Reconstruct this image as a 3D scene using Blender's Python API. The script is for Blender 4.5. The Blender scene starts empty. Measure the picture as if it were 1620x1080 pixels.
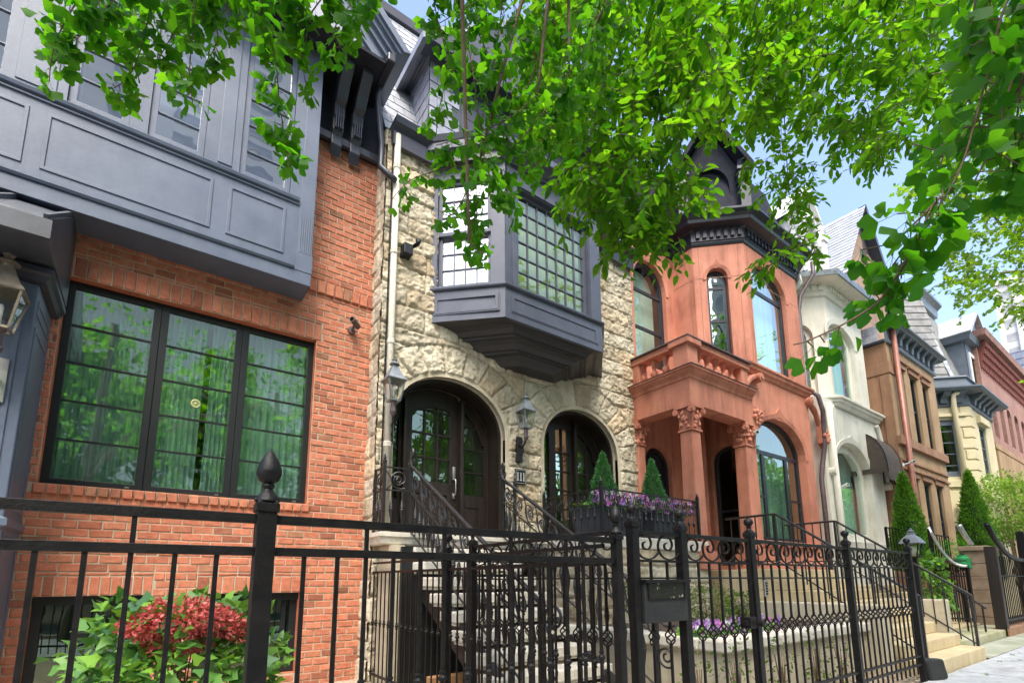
import bpy, math, random
import numpy as np
from mathutils import Vector, Matrix
from mathutils.geometry import tessellate_polygon
PI = math.pi
rnd = random.Random(7)
nr = np.random.default_rng(11)
scene = bpy.context.scene
COL = scene.collection
EYE = 1.26
# ------------------------------------------------------------ camera (level eye height, rising front like an architectural lens)
yaw, pitch, roll = (math.radians(a) for a in (35.76, 9.077, -0.239))
FPX, CX, CY = 792.53, 804.4, 789.95
fw = Vector((math.sin(yaw)*math.cos(pitch), math.cos(yaw)*math.cos(pitch), math.sin(pitch)))
rt = Vector((math.cos(yaw), -math.sin(yaw), 0)); up = rt.cross(fw)
RX = math.cos(roll)*rt + math.sin(roll)*up
UX = -math.sin(roll)*rt + math.cos(roll)*up
def ray(px, py): return RX*((px-CX)/FPX) - UX*((py-CY)/FPX) + fw
def aY(px, py, Y):                      # sight line met with a wall plane at depth Y -> (X, Z)
    d = ray(px, py); t = Y/d.y; return d.x*t, d.z*t + EYE
def aX(px, py, X):
    d = ray(px, py); t = X/d.x; return d.y*t, d.z*t + EYE
def aD(px, py, D):                      # point at depth D from the eye
    d = ray(px, py)*D; return Vector((d.x, d.y, d.z + EYE))
cam = bpy.data.cameras.new('camera'); co = bpy.data.objects.new('camera', cam); COL.objects.link(co)
m = Matrix((RX, UX, -fw)).transposed().to_4x4(); m.translation = (0, 0, EYE); co.matrix_world = m
cam.sensor_fit = 'HORIZONTAL'; cam.sensor_width = 36; cam.lens = FPX/1620*36
cam.shift_x = (810-CX)/1620; cam.shift_y = (CY-540)/1620
cam.clip_start = 0.05; cam.clip_end = 3000
scene.camera = co
# ------------------------------------------------------------ objects
def wloc(o):
    v = Vector((0, 0, 0))
    while o: v += o.location; o = o.parent
    return v
def tag(o, label=None, cat=None, group=None, kind=None):
    if label: o['label'] = label
    if cat: o['category'] = cat
    if group: o['group'] = group
    if kind: o['kind'] = kind
    return o
def thing(name, label, cat, loc=(0, 0, 0), group=None):
    o = bpy.data.objects.new(name, None); COL.objects.link(o); o.location = loc
    o.empty_display_size = .2
    return tag(o, label, cat, group)
VCSET = set()
class MB:
    def __init__(s): s.v = []; s.f = []
    def add(s, vs, fs):
        n = len(s.v); s.v += [tuple(p) for p in vs]; s.f += [tuple(i+n for i in f) for f in fs]; return s
    def box(s, x0, x1, y0, y1, z0, z1):
        return s.add([(x0,y0,z0),(x1,y0,z0),(x1,y1,z0),(x0,y1,z0),(x0,y0,z1),(x1,y0,z1),(x1,y1,z1),(x0,y1,z1)],
            [(3,2,1,0),(4,5,6,7),(0,1,5,4),(1,2,6,5),(2,3,7,6),(3,0,4,7)])
    def bar(s, a, b, w, h=None, upv=(0,0,1)):      # square bar between two points
        a = Vector(a); b = Vector(b); h = h or w; d = (b-a).normalized(); u = Vector(upv)
        if abs(d.dot(u)) > .95: u = Vector((0,1,0))
        sd = d.cross(u).normalized()*w/2; un = sd.cross(d).normalized()*h/2
        return s.add([a-sd-un,a+sd-un,a+sd+un,a-sd+un,b-sd-un,b+sd-un,b+sd+un,b-sd+un],
            [(0,1,2,3),(7,6,5,4),(1,0,4,5),(2,1,5,6),(3,2,6,7),(0,3,7,4)])
    def tube(s, pts, r, n=6, cap=True):
        pts = [Vector(p) for p in pts]; m = len(pts)
        rs = r if isinstance(r, (list, tuple)) else [r]*m
        vs = []; ref = None
        for i, p in enumerate(pts):
            d = (pts[min(i+1, m-1)]-pts[max(i-1, 0)])
            d = d.normalized() if d.length > 1e-9 else Vector((0,0,1))
            if ref is None:
                ref = Vector((0,0,1)) if abs(d.z) < .9 else Vector((1,0,0))
            sd = d.cross(ref)
            if sd.length < 1e-4: sd = d.cross(Vector((.3,.8,.5)))
            sd.normalize(); un = sd.cross(d).normalized(); ref = un
            for k in range(n):
                a = 2*PI*(k+.5)/n; vs.append(p + sd*math.cos(a)*rs[i] + un*math.sin(a)*rs[i])
        fs = [(i*n+k, i*n+(k+1) % n, (i+1)*n+(k+1) % n, (i+1)*n+k) for i in range(m-1) for k in range(n)]
        if cap: fs += [tuple(range(n))[::-1], tuple(range((m-1)*n, m*n))]
        return s.add(vs, fs)
    def lathe(s, o, prof, n=16, sq=False):          # prof: (radius, z)
        vs = []; o = Vector(o)
        for r, z in prof:
            for k in range(n):
                a = 2*PI*(k+.5)/n; q = 1
                if sq: q = 1/max(abs(math.cos(a)), abs(math.sin(a)))
                vs.append(o+Vector((r*q*math.cos(a), r*q*math.sin(a), z)))
        m = len(prof)
        fs = [(i*n+k, i*n+(k+1) % n, (i+1)*n+(k+1) % n, (i+1)*n+k) for i in range(m-1) for k in range(n)]
        fs += [tuple(range(n))[::-1], tuple(range((m-1)*n, m*n))]
        return s.add(vs, fs)
    def poly(s, pts): return s.add(pts, [tuple(range(len(pts)))])
    def prism(s, pts, dv):                         # planar polygon pushed along a vector
        n = len(pts); dv = Vector(dv); p = [Vector(q) for q in pts]
        tri = tessellate_polygon([p])
        s.add(p+[q+dv for q in p], [tuple(t) for t in tri]+[tuple(i+n for i in t[::-1]) for t in tri]
              + [(i, (i+1) % n, (i+1) % n+n, i+n) for i in range(n)])
        return s
    def sweep(s, prof, path, ends=True, closed=False):   # prof: (out, z); path: plan points; outward = right of travel
        n = len(path); P = [Vector((p[0], p[1])) for p in path]; ns = []
        for i in range(n):
            dirs = []
            if i > 0: dirs.append((P[i]-P[i-1]).normalized())
            if i < n-1: dirs.append((P[i+1]-P[i]).normalized())
            nn = [Vector((d.y, -d.x)) for d in dirs]
            if len(nn) == 2:
                b = (nn[0]+nn[1]).normalized(); ns.append(b/max(.3, b.dot(nn[0])))
            else: ns.append(nn[0])
        vs = []
        for i in range(n):
            for o, z in prof: q = P[i]+ns[i]*o; vs.append((q.x, q.y, z))
        k = len(prof)
        fs = [(i*k+j, (i+1)*k+j, (i+1)*k+j+1, i*k+j+1) for i in range(n-1) for j in range(k-1)]
        s.add(vs, fs)
        if ends: s.add([vs[j] for j in range(k)], [tuple(range(k))]); s.add([vs[(n-1)*k+j] for j in range(k)], [tuple(range(k))[::-1]])
        return s
    def build(s, name, mt, parent=None, smooth=False, bevel=0, loc=None):
        me = bpy.data.meshes.new(name)
        off = wloc(parent) if parent else Vector((0, 0, 0))
        if loc is not None: off = off + Vector(loc)
        me.from_pydata([(v[0]-off.x, v[1]-off.y, v[2]-off.z) for v in s.v], [], s.f)
        me.update()
        import bmesh as _b
        bm = _b.new(); bm.from_mesh(me); _b.ops.recalc_face_normals(bm, faces=bm.faces); bm.to_mesh(me); bm.free()
        o = bpy.data.objects.new(name, me); COL.objects.link(o)
        if parent: o.parent = parent
        if loc is not None: o.location = loc
        if mt: me.materials.append(mt)
        if mt and mt.name in VCSET:
            a = me.attributes.new('vc', 'FLOAT_COLOR', 'POINT'); a.data.foreach_set('color', [1.0]*4*len(me.vertices))
        if smooth:
            me.polygons.foreach_set('use_smooth', [True]*len(me.polygons))
            if smooth is not True: 
                try: me.set_sharp_from_angle(angle=smooth)
                except Exception: pass
        if bevel:
            md = o.modifiers.new('bevel', 'BEVEL'); md.width = bevel; md.segments = 2; md.limit_method = 'ANGLE'; md.angle_limit = .6
        return o
def build_each(mb, name, mt, parent=None, **kw):      # one object per connected piece
    par = list(range(len(mb.v)))
    def find(i):
        while par[i] != i: par[i] = par[par[i]]; i = par[i]
        return i
    for f in mb.f:
        for j in f[1:]: par[find(j)] = find(f[0])
    grp = {}
    for f in mb.f: grp.setdefault(find(f[0]), []).append(f)
    out = []
    for fs in grp.values():
        ids = sorted({i for f in fs for i in f}); mp = {i: k for k, i in enumerate(ids)}; q = MB(); q.v = [mb.v[i] for i in ids]; q.f = [tuple(mp[i] for i in f) for f in fs]; out.append(q.build(name, mt, parent, **kw))
    return out
def inst(name, me, parent, loc, rz=0):
    o = bpy.data.objects.new(name, me); COL.objects.link(o); o.parent = parent; o.location = loc; o.rotation_euler.z = rz; return o
def children(o): return [c for c in COL.objects if c.parent == o]
def copy_tree(o, loc=None, parent=None):
    c = o.copy(); COL.objects.link(c)
    if parent: c.parent = parent
    if loc is not None: c.location = loc
    for ch in list(o.children): copy_tree(ch, None, c)
    return c
def mesh_np(name, verts, faces, mt, parent=None, col=None, smooth=False):   # numpy mesh, all faces with the same corner count
    me = bpy.data.meshes.new(name)
    off = wloc(parent) if parent else Vector((0, 0, 0))
    V = np.asarray(verts, np.float32)-np.array(off, np.float32); Fc = np.asarray(faces, np.int32); n, k = Fc.shape
    me.vertices.add(len(V)); me.vertices.foreach_set('co', V.ravel())
    me.loops.add(n*k); me.loops.foreach_set('vertex_index', Fc.ravel())
    me.polygons.add(n); me.polygons.foreach_set('loop_start', np.arange(n, dtype=np.int32)*k)
    me.polygons.foreach_set('loop_total', np.full(n, k, np.int32))
    me.polygons.foreach_set('use_smooth', np.full(n, bool(smooth)))
    if col is not None:
        a = me.attributes.new('vc', 'FLOAT_COLOR', 'POINT'); a.data.foreach_set('color', np.asarray(col, np.float32).ravel())
    me.update(calc_edges=True); me.validate()
    o = bpy.data.objects.new(name, me); COL.objects.link(o)
    if parent: o.parent = parent
    me.materials.append(mt); return o
# ------------------------------------------------------------ plan-plane of a wall face: u runs right as seen from outside, v is height, d goes into the wall
class PL:
    def __init__(s, o, u=(1, 0)):
        s.o = Vector((o[0], o[1], 0)); s.u = Vector((u[0], u[1], 0)).normalized(); s.n = Vector((s.u.y, -s.u.x, 0))
    def P(s, u, v, d=0): q = s.o+s.u*u-s.n*d; return Vector((q.x, q.y, v))
def street(Y): return PL((0, Y))
def rect(u0, u1, v0, v1): return [(u0,v0),(u1,v0),(u1,v1),(u0,v1)]
def arch(u0, u1, v0, vs, rise, n=18, ogee=0):
    p = [(u0, v0), (u1, v0)]; c = (u0+u1)/2; a = (u1-u0)/2
    for i in range(n+1):
        t = PI*i/n; y = math.sin(t)
        p.append((c+a*math.cos(t), vs+rise*(y**.9) + ogee*max(0, 1-abs(math.cos(t))*4)**2))
    return p
def plate(mb, pl, outer, holes=(), d=0, reveal=.2, thick=0):
    lp = [[Vector((a, b, 0)) for a, b in q] for q in [outer]+list(holes)]
    flat = [q for l in lp for q in l]
    tri = tessellate_polygon(lp)
    mb.add([pl.P(q.x, q.y, d) for q in flat], [tuple(t) for t in tri])
    for l in lp[1:]:
        n = len(l); vs = [pl.P(q.x, q.y, d) for q in l]+[pl.P(q.x, q.y, d+reveal) for q in l]
        mb.add(vs, [(i, (i+1) % n, (i+1) % n+n, i+n) for i in range(n)])
    if thick:
        l = lp[0]; n = len(l); vs = [pl.P(q.x, q.y, d) for q in l]+[pl.P(q.x, q.y, d+thick) for q in l]
        mb.add(vs, [(i, (i+1) % n, (i+1) % n+n, i+n) for i in range(n)])
    return mb
def ring(mb, pl, outer, inner, d, depth):
    n = len(outer)
    o = [pl.P(a, b, d) for a, b in outer]; i_ = [pl.P(a, b, d) for a, b in inner]
    o2 = [pl.P(a, b, d+depth) for a, b in outer]; i2 = [pl.P(a, b, d+depth) for a, b in inner]
    vs = o+i_+o2+i2; fs = []
    for k in range(n):
        j = (k+1) % n
        fs += [(k, j, n+j, n+k), (n+k, n+j, 3*n+j, 3*n+k), (j, k, 2*n+k, 2*n+j), (2*n+k, 3*n+k, 3*n+j, 2*n+j)]
    return mb.add(vs, fs)
def fill(mb, pl, pts, d): return mb.poly([pl.P(a, b, d) for a, b in pts])
def pbox(mb, pl, u0, u1, v0, v1, d0, d1):
    c = [pl.P(u, v, d) for d in (d0, d1) for u, v in rect(u0, u1, v0, v1)]
    return mb.add(c, [(0,1,2,3),(7,6,5,4),(1,0,4,5),(2,1,5,6),(3,2,6,7),(0,3,7,4)])
# ------------------------------------------------------------ materials
def nodes(name):
    mt = bpy.data.materials.new(name); mt.use_nodes = True; t = mt.node_tree
    return mt, t, t.nodes['Principled BSDF'], t.nodes['Material Output']
def N(t, typ, **kw):
    n = t.nodes.new(typ)
    for k, v in kw.items():
        if k in n.inputs: n.inputs[k].default_value = v
        else: setattr(n, k, v)
    return n
def rgba(c): return (c[0], c[1], c[2], 1)
def pm(name, c1, c2=None, scale=4, rough=.7, bump=0, bscale=None, metal=0, vc=False, streak=None, spec=.5, detail=6, contrast=(.35,.65), rvar=0, dirt=0, dcol=(.30,.26,.22), dscale=1.0):
    mt, t, b, out = nodes(name); L = t.links.new
    b.inputs['Roughness'].default_value = rough; b.inputs['Metallic'].default_value = metal
    b.inputs['Specular IOR Level'].default_value = spec
    tc = N(t, 'ShaderNodeTexCoord')
    mp = N(t, 'ShaderNodeMapping'); L(tc.outputs['Object'], mp.inputs[0])
    if streak: mp.inputs['Scale'].default_value = streak
    nz = N(t, 'ShaderNodeTexNoise', Scale=scale, Detail=detail, Roughness=.62); L(mp.outputs[0], nz.inputs['Vector'])
    rp = N(t, 'ShaderNodeValToRGB'); rp.color_ramp.elements[0].position = contrast[0]; rp.color_ramp.elements[1].position = contrast[1]
    rp.color_ramp.elements[0].color = rgba(c1); rp.color_ramp.elements[1].color = rgba(c2 or c1)
    L(nz.outputs[0], rp.inputs[0]); col = rp.outputs[0]
    if vc:
        VCSET.add(mt.name)
        at = N(t, 'ShaderNodeAttribute', attribute_name='vc'); mx = N(t, 'ShaderNodeMix', data_type='RGBA', blend_type='MULTIPLY')
        mx.inputs[0].default_value = 1; L(col, mx.inputs[6]); L(at.outputs['Color'], mx.inputs[7]); col = mx.outputs[2]
    if dirt:                                   # rain streaks and grime with their own shapes
        mp2 = N(t, 'ShaderNodeMapping'); mp2.inputs['Scale'].default_value = (3.2*dscale, 3.2*dscale, .32*dscale); L(tc.outputs['Object'], mp2.inputs[0])
        s1 = N(t, 'ShaderNodeTexNoise', Scale=1.6, Detail=7, Roughness=.7); L(mp2.outputs[0], s1.inputs['Vector'])
        s2 = N(t, 'ShaderNodeTexNoise', Scale=.9*dscale, Detail=6, Roughness=.65); L(tc.outputs['Object'], s2.inputs['Vector'])
        ad = N(t, 'ShaderNodeMath', operation='MULTIPLY'); L(s1.outputs[0], ad.inputs[0]); L(s2.outputs[0], ad.inputs[1])
        r2 = N(t, 'ShaderNodeMapRange'); r2.inputs[1].default_value = .22; r2.inputs[2].default_value = .42; r2.inputs[4].default_value = dirt; L(ad.outputs[0], r2.inputs[0])
        m2 = N(t, 'ShaderNodeMix', data_type='RGBA', blend_type='MULTIPLY'); L(r2.outputs[0], m2.inputs[0]); L(col, m2.inputs[6]); m2.inputs[7].default_value = rgba(dcol); col = m2.outputs[2]
    L(col, b.inputs['Base Color'])
    if rvar:
        mr = N(t, 'ShaderNodeMapRange'); mr.inputs[3].default_value = rough-rvar; mr.inputs[4].default_value = rough+rvar
        L(nz.outputs[0], mr.inputs[0]); L(mr.outputs[0], b.inputs['Roughness'])
    if bump:
        n2 = N(t, 'ShaderNodeTexNoise', Scale=bscale or scale*6, Detail=5, Roughness=.65); L(tc.outputs['Object'], n2.inputs['Vector'])
        bp = N(t, 'ShaderNodeBump', Strength=bump, Distance=.02); L(n2.outputs[0], bp.inputs['Height']); L(bp.outputs[0], b.inputs['Normal'])
    return mt
def glass(name, tint=(.75,.85,.8), fac=.3, gl=(1,1,1), warp=.02):
    mt, t, b, out = nodes(name); L = t.links.new; t.nodes.remove(b)
    tr = N(t, 'ShaderNodeBsdfTransparent'); tr.inputs[0].default_value = rgba(tint)
    g = N(t, 'ShaderNodeBsdfGlossy'); g.inputs['Color'].default_value = rgba(gl); g.inputs['Roughness'].default_value = .015
    lw = N(t, 'ShaderNodeLayerWeight', Blend=.35)
    mr = N(t, 'ShaderNodeMapRange'); mr.inputs[3].default_value = fac; mr.inputs[4].default_value = min(1, fac+.4)
    L(lw.outputs['Fresnel'], mr.inputs[0])
    tc = N(t, 'ShaderNodeTexCoord'); nz = N(t, 'ShaderNodeTexNoise', Scale=1.6, Detail=1.5); L(tc.outputs['Object'], nz.inputs['Vector'])
    bp = N(t, 'ShaderNodeBump', Strength=warp, Distance=.25); L(nz.outputs[0], bp.inputs['Height']); L(bp.outputs[0], g.inputs['Normal'])
    mx = N(t, 'ShaderNodeMixShader'); L(mr.outputs[0], mx.inputs[0]); L(tr.outputs[0], mx.inputs[1]); L(g.outputs[0], mx.inputs[2])
    L(mx.outputs[0], out.inputs[0]); return mt
def leafmat(name, c1, c2, tr1, tr2, mixf=.5, rough=.45):
    mt, t, b, out = nodes(name); L = t.links.new
    at = N(t, 'ShaderNodeAttribute', attribute_name='vc')
    sp = N(t, 'ShaderNodeSeparateColor'); L(at.outputs['Color'], sp.inputs[0])
    a = N(t, 'ShaderNodeMix', data_type='RGBA'); a.inputs[6].default_value = rgba(c1); a.inputs[7].default_value = rgba(c2); L(sp.outputs[0], a.inputs[0])
    c = N(t, 'ShaderNodeMix', data_type='RGBA'); c.inputs[6].default_value = rgba(tr1); c.inputs[7].default_value = rgba(tr2); L(sp.outputs[0], c.inputs[0])
    L(a.outputs[2], b.inputs['Base Color']); b.inputs['Roughness'].default_value = rough; b.inputs['Specular IOR Level'].default_value = .35
    tl = N(t, 'ShaderNodeBsdfTranslucent'); L(c.outputs[2], tl.inputs[0])
    mx = N(t, 'ShaderNodeMixShader'); mx.inputs[0].default_value = mixf; L(b.outputs[0], mx.inputs[1]); L(tl.outputs[0], mx.inputs[2])
    L(mx.outputs[0], out.inputs[0]); return mt
M = {}
M['brick'] = pm('brick_face', (.43,.140,.072), (.54,.205,.118), 14, .88, .5, 70, vc=True, dirt=.35, dcol=(.55,.5,.45))
M['mortar'] = pm('mortar', (.36,.30,.21), (.46,.40,.30), 6, .95, .5, 60)
M['rock'] = pm('limestone_rockface', (.455,.405,.30), (.585,.535,.415), 2.6, .95, 1.0, 26, vc=True, dirt=.6, dcol=(.6,.55,.48), dscale=1.6)
M['dress'] = pm('limestone_dressed', (.46,.405,.29), (.56,.505,.38), 5, .85, .4, 40, dirt=.6, dcol=(.5,.45,.38))
M['step'] = pm('limestone_step', (.54,.51,.43), (.65,.62,.54), 5, .85, .25, 50, dirt=.7, dcol=(.5,.48,.42))
M['ystep'] = pm('yellow_sandstone', (.47,.38,.22), (.57,.48,.30), 3.5, .85, .3, 50, dirt=.75, dcol=(.5,.46,.38))
M['navy'] = pm('slate_blue_paint', (.082,.108,.155), (.104,.130,.180), 3, .40, .08, 30, rvar=.08, dirt=.5, dcol=(.62,.62,.62))
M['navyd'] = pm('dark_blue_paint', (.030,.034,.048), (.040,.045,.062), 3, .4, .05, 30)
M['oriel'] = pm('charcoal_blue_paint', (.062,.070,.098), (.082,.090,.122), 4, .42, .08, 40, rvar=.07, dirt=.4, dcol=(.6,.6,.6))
M['blackpaint'] = pm('black_blue_paint', (.012,.014,.022), (.02,.022,.032), 5, .35, .08, 30)
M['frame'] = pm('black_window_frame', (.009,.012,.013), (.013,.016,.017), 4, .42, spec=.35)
M['wood'] = pm('dark_stained_wood', (.010,.007,.005), (.022,.014,.010), 5, .45, .1, 30, streak=(3,3,.4))
M['iron'] = pm('black_iron', (.0035,.0035,.0038), (.010,.0085,.0075), 14, .42, .25, 60, spec=.28, rvar=.12)
M['brickplain'] = pm('brick_reveal', (.36,.10,.045), (.46,.15,.07), 12, .9, .4, 50)
M['tarnish'] = pm('tarnished_bronze', (.20,.17,.13), (.30,.26,.21), 12, .4, metal=.6)
M['ironr'] = pm('weathered_iron', (.016,.015,.016), (.030,.028,.028), 25, .38, .2, 70, metal=.2)
M['red'] = pm('red_painted_stone', (.48,.178,.108), (.565,.232,.148), 1.7, .75, .25, 35, dirt=.95, dcol=(.5,.42,.40))
M['white'] = pm('cream_painted_stone', (.63,.61,.52), (.71,.69,.60), 1.6, .7, .15, 35, dirt=.7, dcol=(.66,.64,.60))
M['whitetrim'] = pm('white_trim', (.66,.66,.64), (.74,.74,.72), 3, .6)
M['brown'] = pm('brownstone', (.24,.125,.07), (.36,.20,.115), 1.4, .85, .3, 35, streak=(1,1,.5), dirt=.7, dcol=(.5,.48,.46))
M['tanstone'] = pm('tan_brownstone', (.31,.20,.10), (.40,.27,.15), 1.4, .85, .3, 35, streak=(1,1,.5), dirt=.7, dcol=(.5,.48,.46))
M['yellow'] = pm('pale_yellow_stone', (.54,.47,.28), (.62,.55,.35), 1.2, .8, .15, 30)
M['bluegrey'] = pm('blue_grey_paint', (.10,.125,.15), (.13,.155,.18), 3, .5)
M['pink'] = pm('pink_brick', (.29,.15,.115), (.38,.21,.165), 9, .85, .3, 60, dirt=.6)
M['copper'] = pm('copper_pipe', (.25,.10,.07), (.34,.15,.10), 6, .45, metal=.3)
M['pipe'] = pm('brown_drainpipe', (.075,.055,.06), (.12,.09,.09), 9, .45)
M['oldpaint'] = pm('peeling_cream_paint', (.50,.47,.38), (.60,.57,.48), 18, .8, .3, 40)
M['slate'] = pm('slate_tiles', (.21,.22,.26), (.33,.34,.39), 5, .38, .15, 40, vc=True)
M['slatel'] = pm('pale_slate_tiles', (.32,.33,.35), (.44,.45,.47), 5, .4, .15, 40, vc=True)
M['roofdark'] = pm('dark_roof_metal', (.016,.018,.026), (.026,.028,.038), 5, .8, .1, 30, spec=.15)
M['paleteal'] = pm('pale_teal_curtain', (.36,.60,.53), (.50,.72,.65), 1.6, .9, streak=(9,9,.3))
M['slateold'] = pm('mossy_slate_tiles', (.12,.12,.105), (.23,.23,.215), 3, .6, .2, 30, vc=True)
M['dark'] = pm('unlit_room', (.012,.012,.012), (.016,.016,.015), 3, .9)  # near-black colour stands in for the gloom of unlit rooms
M['curtain'] = pm('teal_curtain', (.42,.58,.53), (.58,.73,.68), 1.6, .9, streak=(10,10,.3))
M['blind_or_dark_room'] = pm('pale_blind', (.62,.68,.60), (.70,.76,.68), 2, .9, streak=(1,1,20))
M['olive'] = pm('olive_fabric_blind', (.40,.46,.20), (.54,.60,.30), 3, .9, streak=(14,14,.6))
M['glass'] = glass('window_glass', (.82,.95,.90), .36, (.88,1,.9))
M['glassO'] = glass('oriel_glass', (.85,.95,.75), .16, (.9,1,.85))
M['glassT'] = glass('curtained_glass', (.86,.97,.92), .13, (.9,1,.95))
M['glassS'] = glass('mirror_like_glass', (.55,.62,.66), .64, (.97,.99,1), .025)
M['glassD'] = glass('dark_door_glass', (.30,.40,.32), .13, (.8,1,.8))
M['lampglass'] = glass('lantern_glass', (.92,.94,.92), .12, (1,1,1), .01)
M['steel'] = pm('brushed_metal', (.45,.44,.42), (.58,.57,.55), 12, .3, metal=.9)
M['zinc'] = pm('weathered_zinc', (.13,.15,.165), (.25,.28,.30), 9, .4, metal=.4)
M['planter'] = pm('grey_blue_planter', (.035,.040,.055), (.05,.056,.072), 5, .5, .1, 40)
M['concrete'] = pm('pavement_slabs', (.36,.38,.40), (.46,.48,.50), 2.2, .88, .4, 60, dirt=.8, dcol=(.5,.49,.47))
M['gravel'] = pm('gravel', (.20,.15,.10), (.62,.52,.40), 38, .9, .9, 50, contrast=(.3,.7))
M['soil'] = pm('soil', (.05,.035,.022), (.10,.07,.045), 12, .95, .8, 40)
M['asphalt'] = pm('asphalt', (.045,.045,.047), (.06,.06,.062), 20, .9, .3, 80)
M['timber'] = pm('bare_timber', (.38,.20,.08), (.48,.27,.12), 3, .8, .1, streak=(1,1,8))
M['bark'] = pm('bark', (.075,.055,.040), (.15,.115,.085), 12, .9, .7, 30, streak=(1,1,.25))
M['twig'] = pm('twig', (.11,.065,.04), (.18,.12,.075), 14, .8)
M['whitepl'] = pm('white_plastic', (.7,.7,.7), (.75,.75,.75), 4, .4)
M['hood'] = pm('dark_metal_hood', (.050,.058,.070), (.070,.080,.095), 5, .42, .08, 30, dirt=.5)
M['digit'] = pm('faded_numerals', (.42,.41,.38), (.5,.49,.46), 4, .6)
M['awning'] = pm('brown_canvas', (.055,.042,.032), (.085,.065,.05), 6, .8)
M['tower'] = pm('white_concrete', (.62,.62,.60), (.70,.70,.68), .3, .8)
M['terracotta'] = pm('orange_flashing', (.55,.20,.06), (.60,.25,.09), 3, .7)
M['green'] = pm('green_plastic', (.01,.22,.06), (.02,.28,.08), 3, .5)
M['blacksheet'] = pm('black_sheet', (.01,.01,.01), (.02,.02,.02), 8, .6, .3)
# ------------------------------------------------------------ reusable windows, bars, tiles
def window(parent, pl, fn, fw_, rec, glassm, frame, bars=(), back=None, backd=.16, bw=.02, name='window', label=None, sill=None):
    """fn(inset) -> outline; bars: (u0,v0,u1,v1) centre lines in the plane"""
    o_, i_ = fn(0), fn(fw_)
    mb = MB(); ring(mb, pl, o_, i_, rec, .07)
    w = mb.build(name, frame, parent, bevel=.004)
    if label: w['label'] = label
    MB().add([pl.P(a, b, rec+.035) for a, b in i_], [tuple(range(len(i_)))]).build('pane', glassm, w)
    if bars:
        mb = MB()
        for b in bars:
            wd = b[4] if len(b) > 4 else bw
            if abs(b[0]-b[2]) < 1e-6: pbox(mb, pl, b[0]-wd/2, b[0]+wd/2, min(b[1], b[3]), max(b[1], b[3]), rec+.012, rec+.055)
            else: pbox(mb, pl, min(b[0], b[2]), max(b[0], b[2]), b[1]-wd/2, b[1]+wd/2, rec+.015, rec+.058)
        build_each(mb, 'muntin', frame, w)
    if back: MB().add([pl.P(a, b, rec+backd) for a, b in i_], [tuple(range(len(i_)))]).build('blind_or_dark_room', back, w)
    return w
def grid(u0, u1, v0, v1, nu, nv):
    return [(u0+(u1-u0)*i/nu, v0, u0+(u1-u0)*i/nu, v1) for i in range(1, nu)]+[(u0, v0+(v1-v0)*j/nv, u1, v0+(v1-v0)*j/nv) for j in range(1, nv)]
def rectf(u0, u1, v0, v1): return lambda i: rect(u0+i, u1-i, v0+i, v1-i)
def archf(u0, u1, v0, vs, rise, n=18): return lambda i: arch(u0+i, u1-i, v0+i, vs, rise-i, n)
def curtain(name, label, pl, u0, u1, v0, v1, d, mt=None, folds=9):
    n = folds*8; vs = []; ph = rnd.random()*6
    for j in range(2):
        for i in range(n+1):
            u = u0+(u1-u0)*i/n; a = i/8*2*PI+ph
            vs.append(pl.P(u, v1 if j else v0, d+.03*math.sin(a)+.015*math.sin(a*.37+1)))
    mb = MB().add(vs, [(i, i+1, n+2+i, n+1+i) for i in range(n)])
    return tag(mb.build(name, mt or M['curtain'], None, smooth=True), label, 'curtain')
def tiles(name, mt, parent, o, ud, vd, nrm, U, V, tw, th, outline=None, jitter=.12, lift=.012):
    """overlapping slates over a sloped rectangle: o corner, ud along eaves, vd up the slope"""
    o, ud, vd, nrm = Vector(o), Vector(ud).normalized(), Vector(vd).normalized(), Vector(nrm).normalized()
    vs, fs, cs = [], [], []
    for r in range(int(V/th)+1):
        off = (r % 2)*tw/2
        for c in range(-1, int(U/tw)+2):
            a, b = c*tw+off+.005, (c+1)*tw+off-.005
            a, b = max(a, 0), min(b, U)
            if b-a < .02: continue
            v0, v1 = r*th, min((r+1)*th+.02, V)
            if v1-v0 < .02: continue
            if outline and not outline((a+b)/2, (v0+v1)/2): continue
            l = lift+rnd.uniform(-.003, .004); k = len(vs); t = rnd.uniform(1-jitter, 1+jitter)
            for (p, q, h) in ((a, v0, l), (b, v0, l+rnd.uniform(-.002, .002)), (b, v1, .001), (a, v1, .001), (a, v0, 0), (b, v0, 0)):
                vs.append(o+ud*p+vd*q+nrm*h); cs.append((t, t, t*1.02, 1))
            fs += [(k, k+1, k+2, k+3), (k+4, k+5, k+1, k)]
    return mesh_np(name, [tuple(v) for v in vs], fs, mt, parent, cs)
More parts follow.
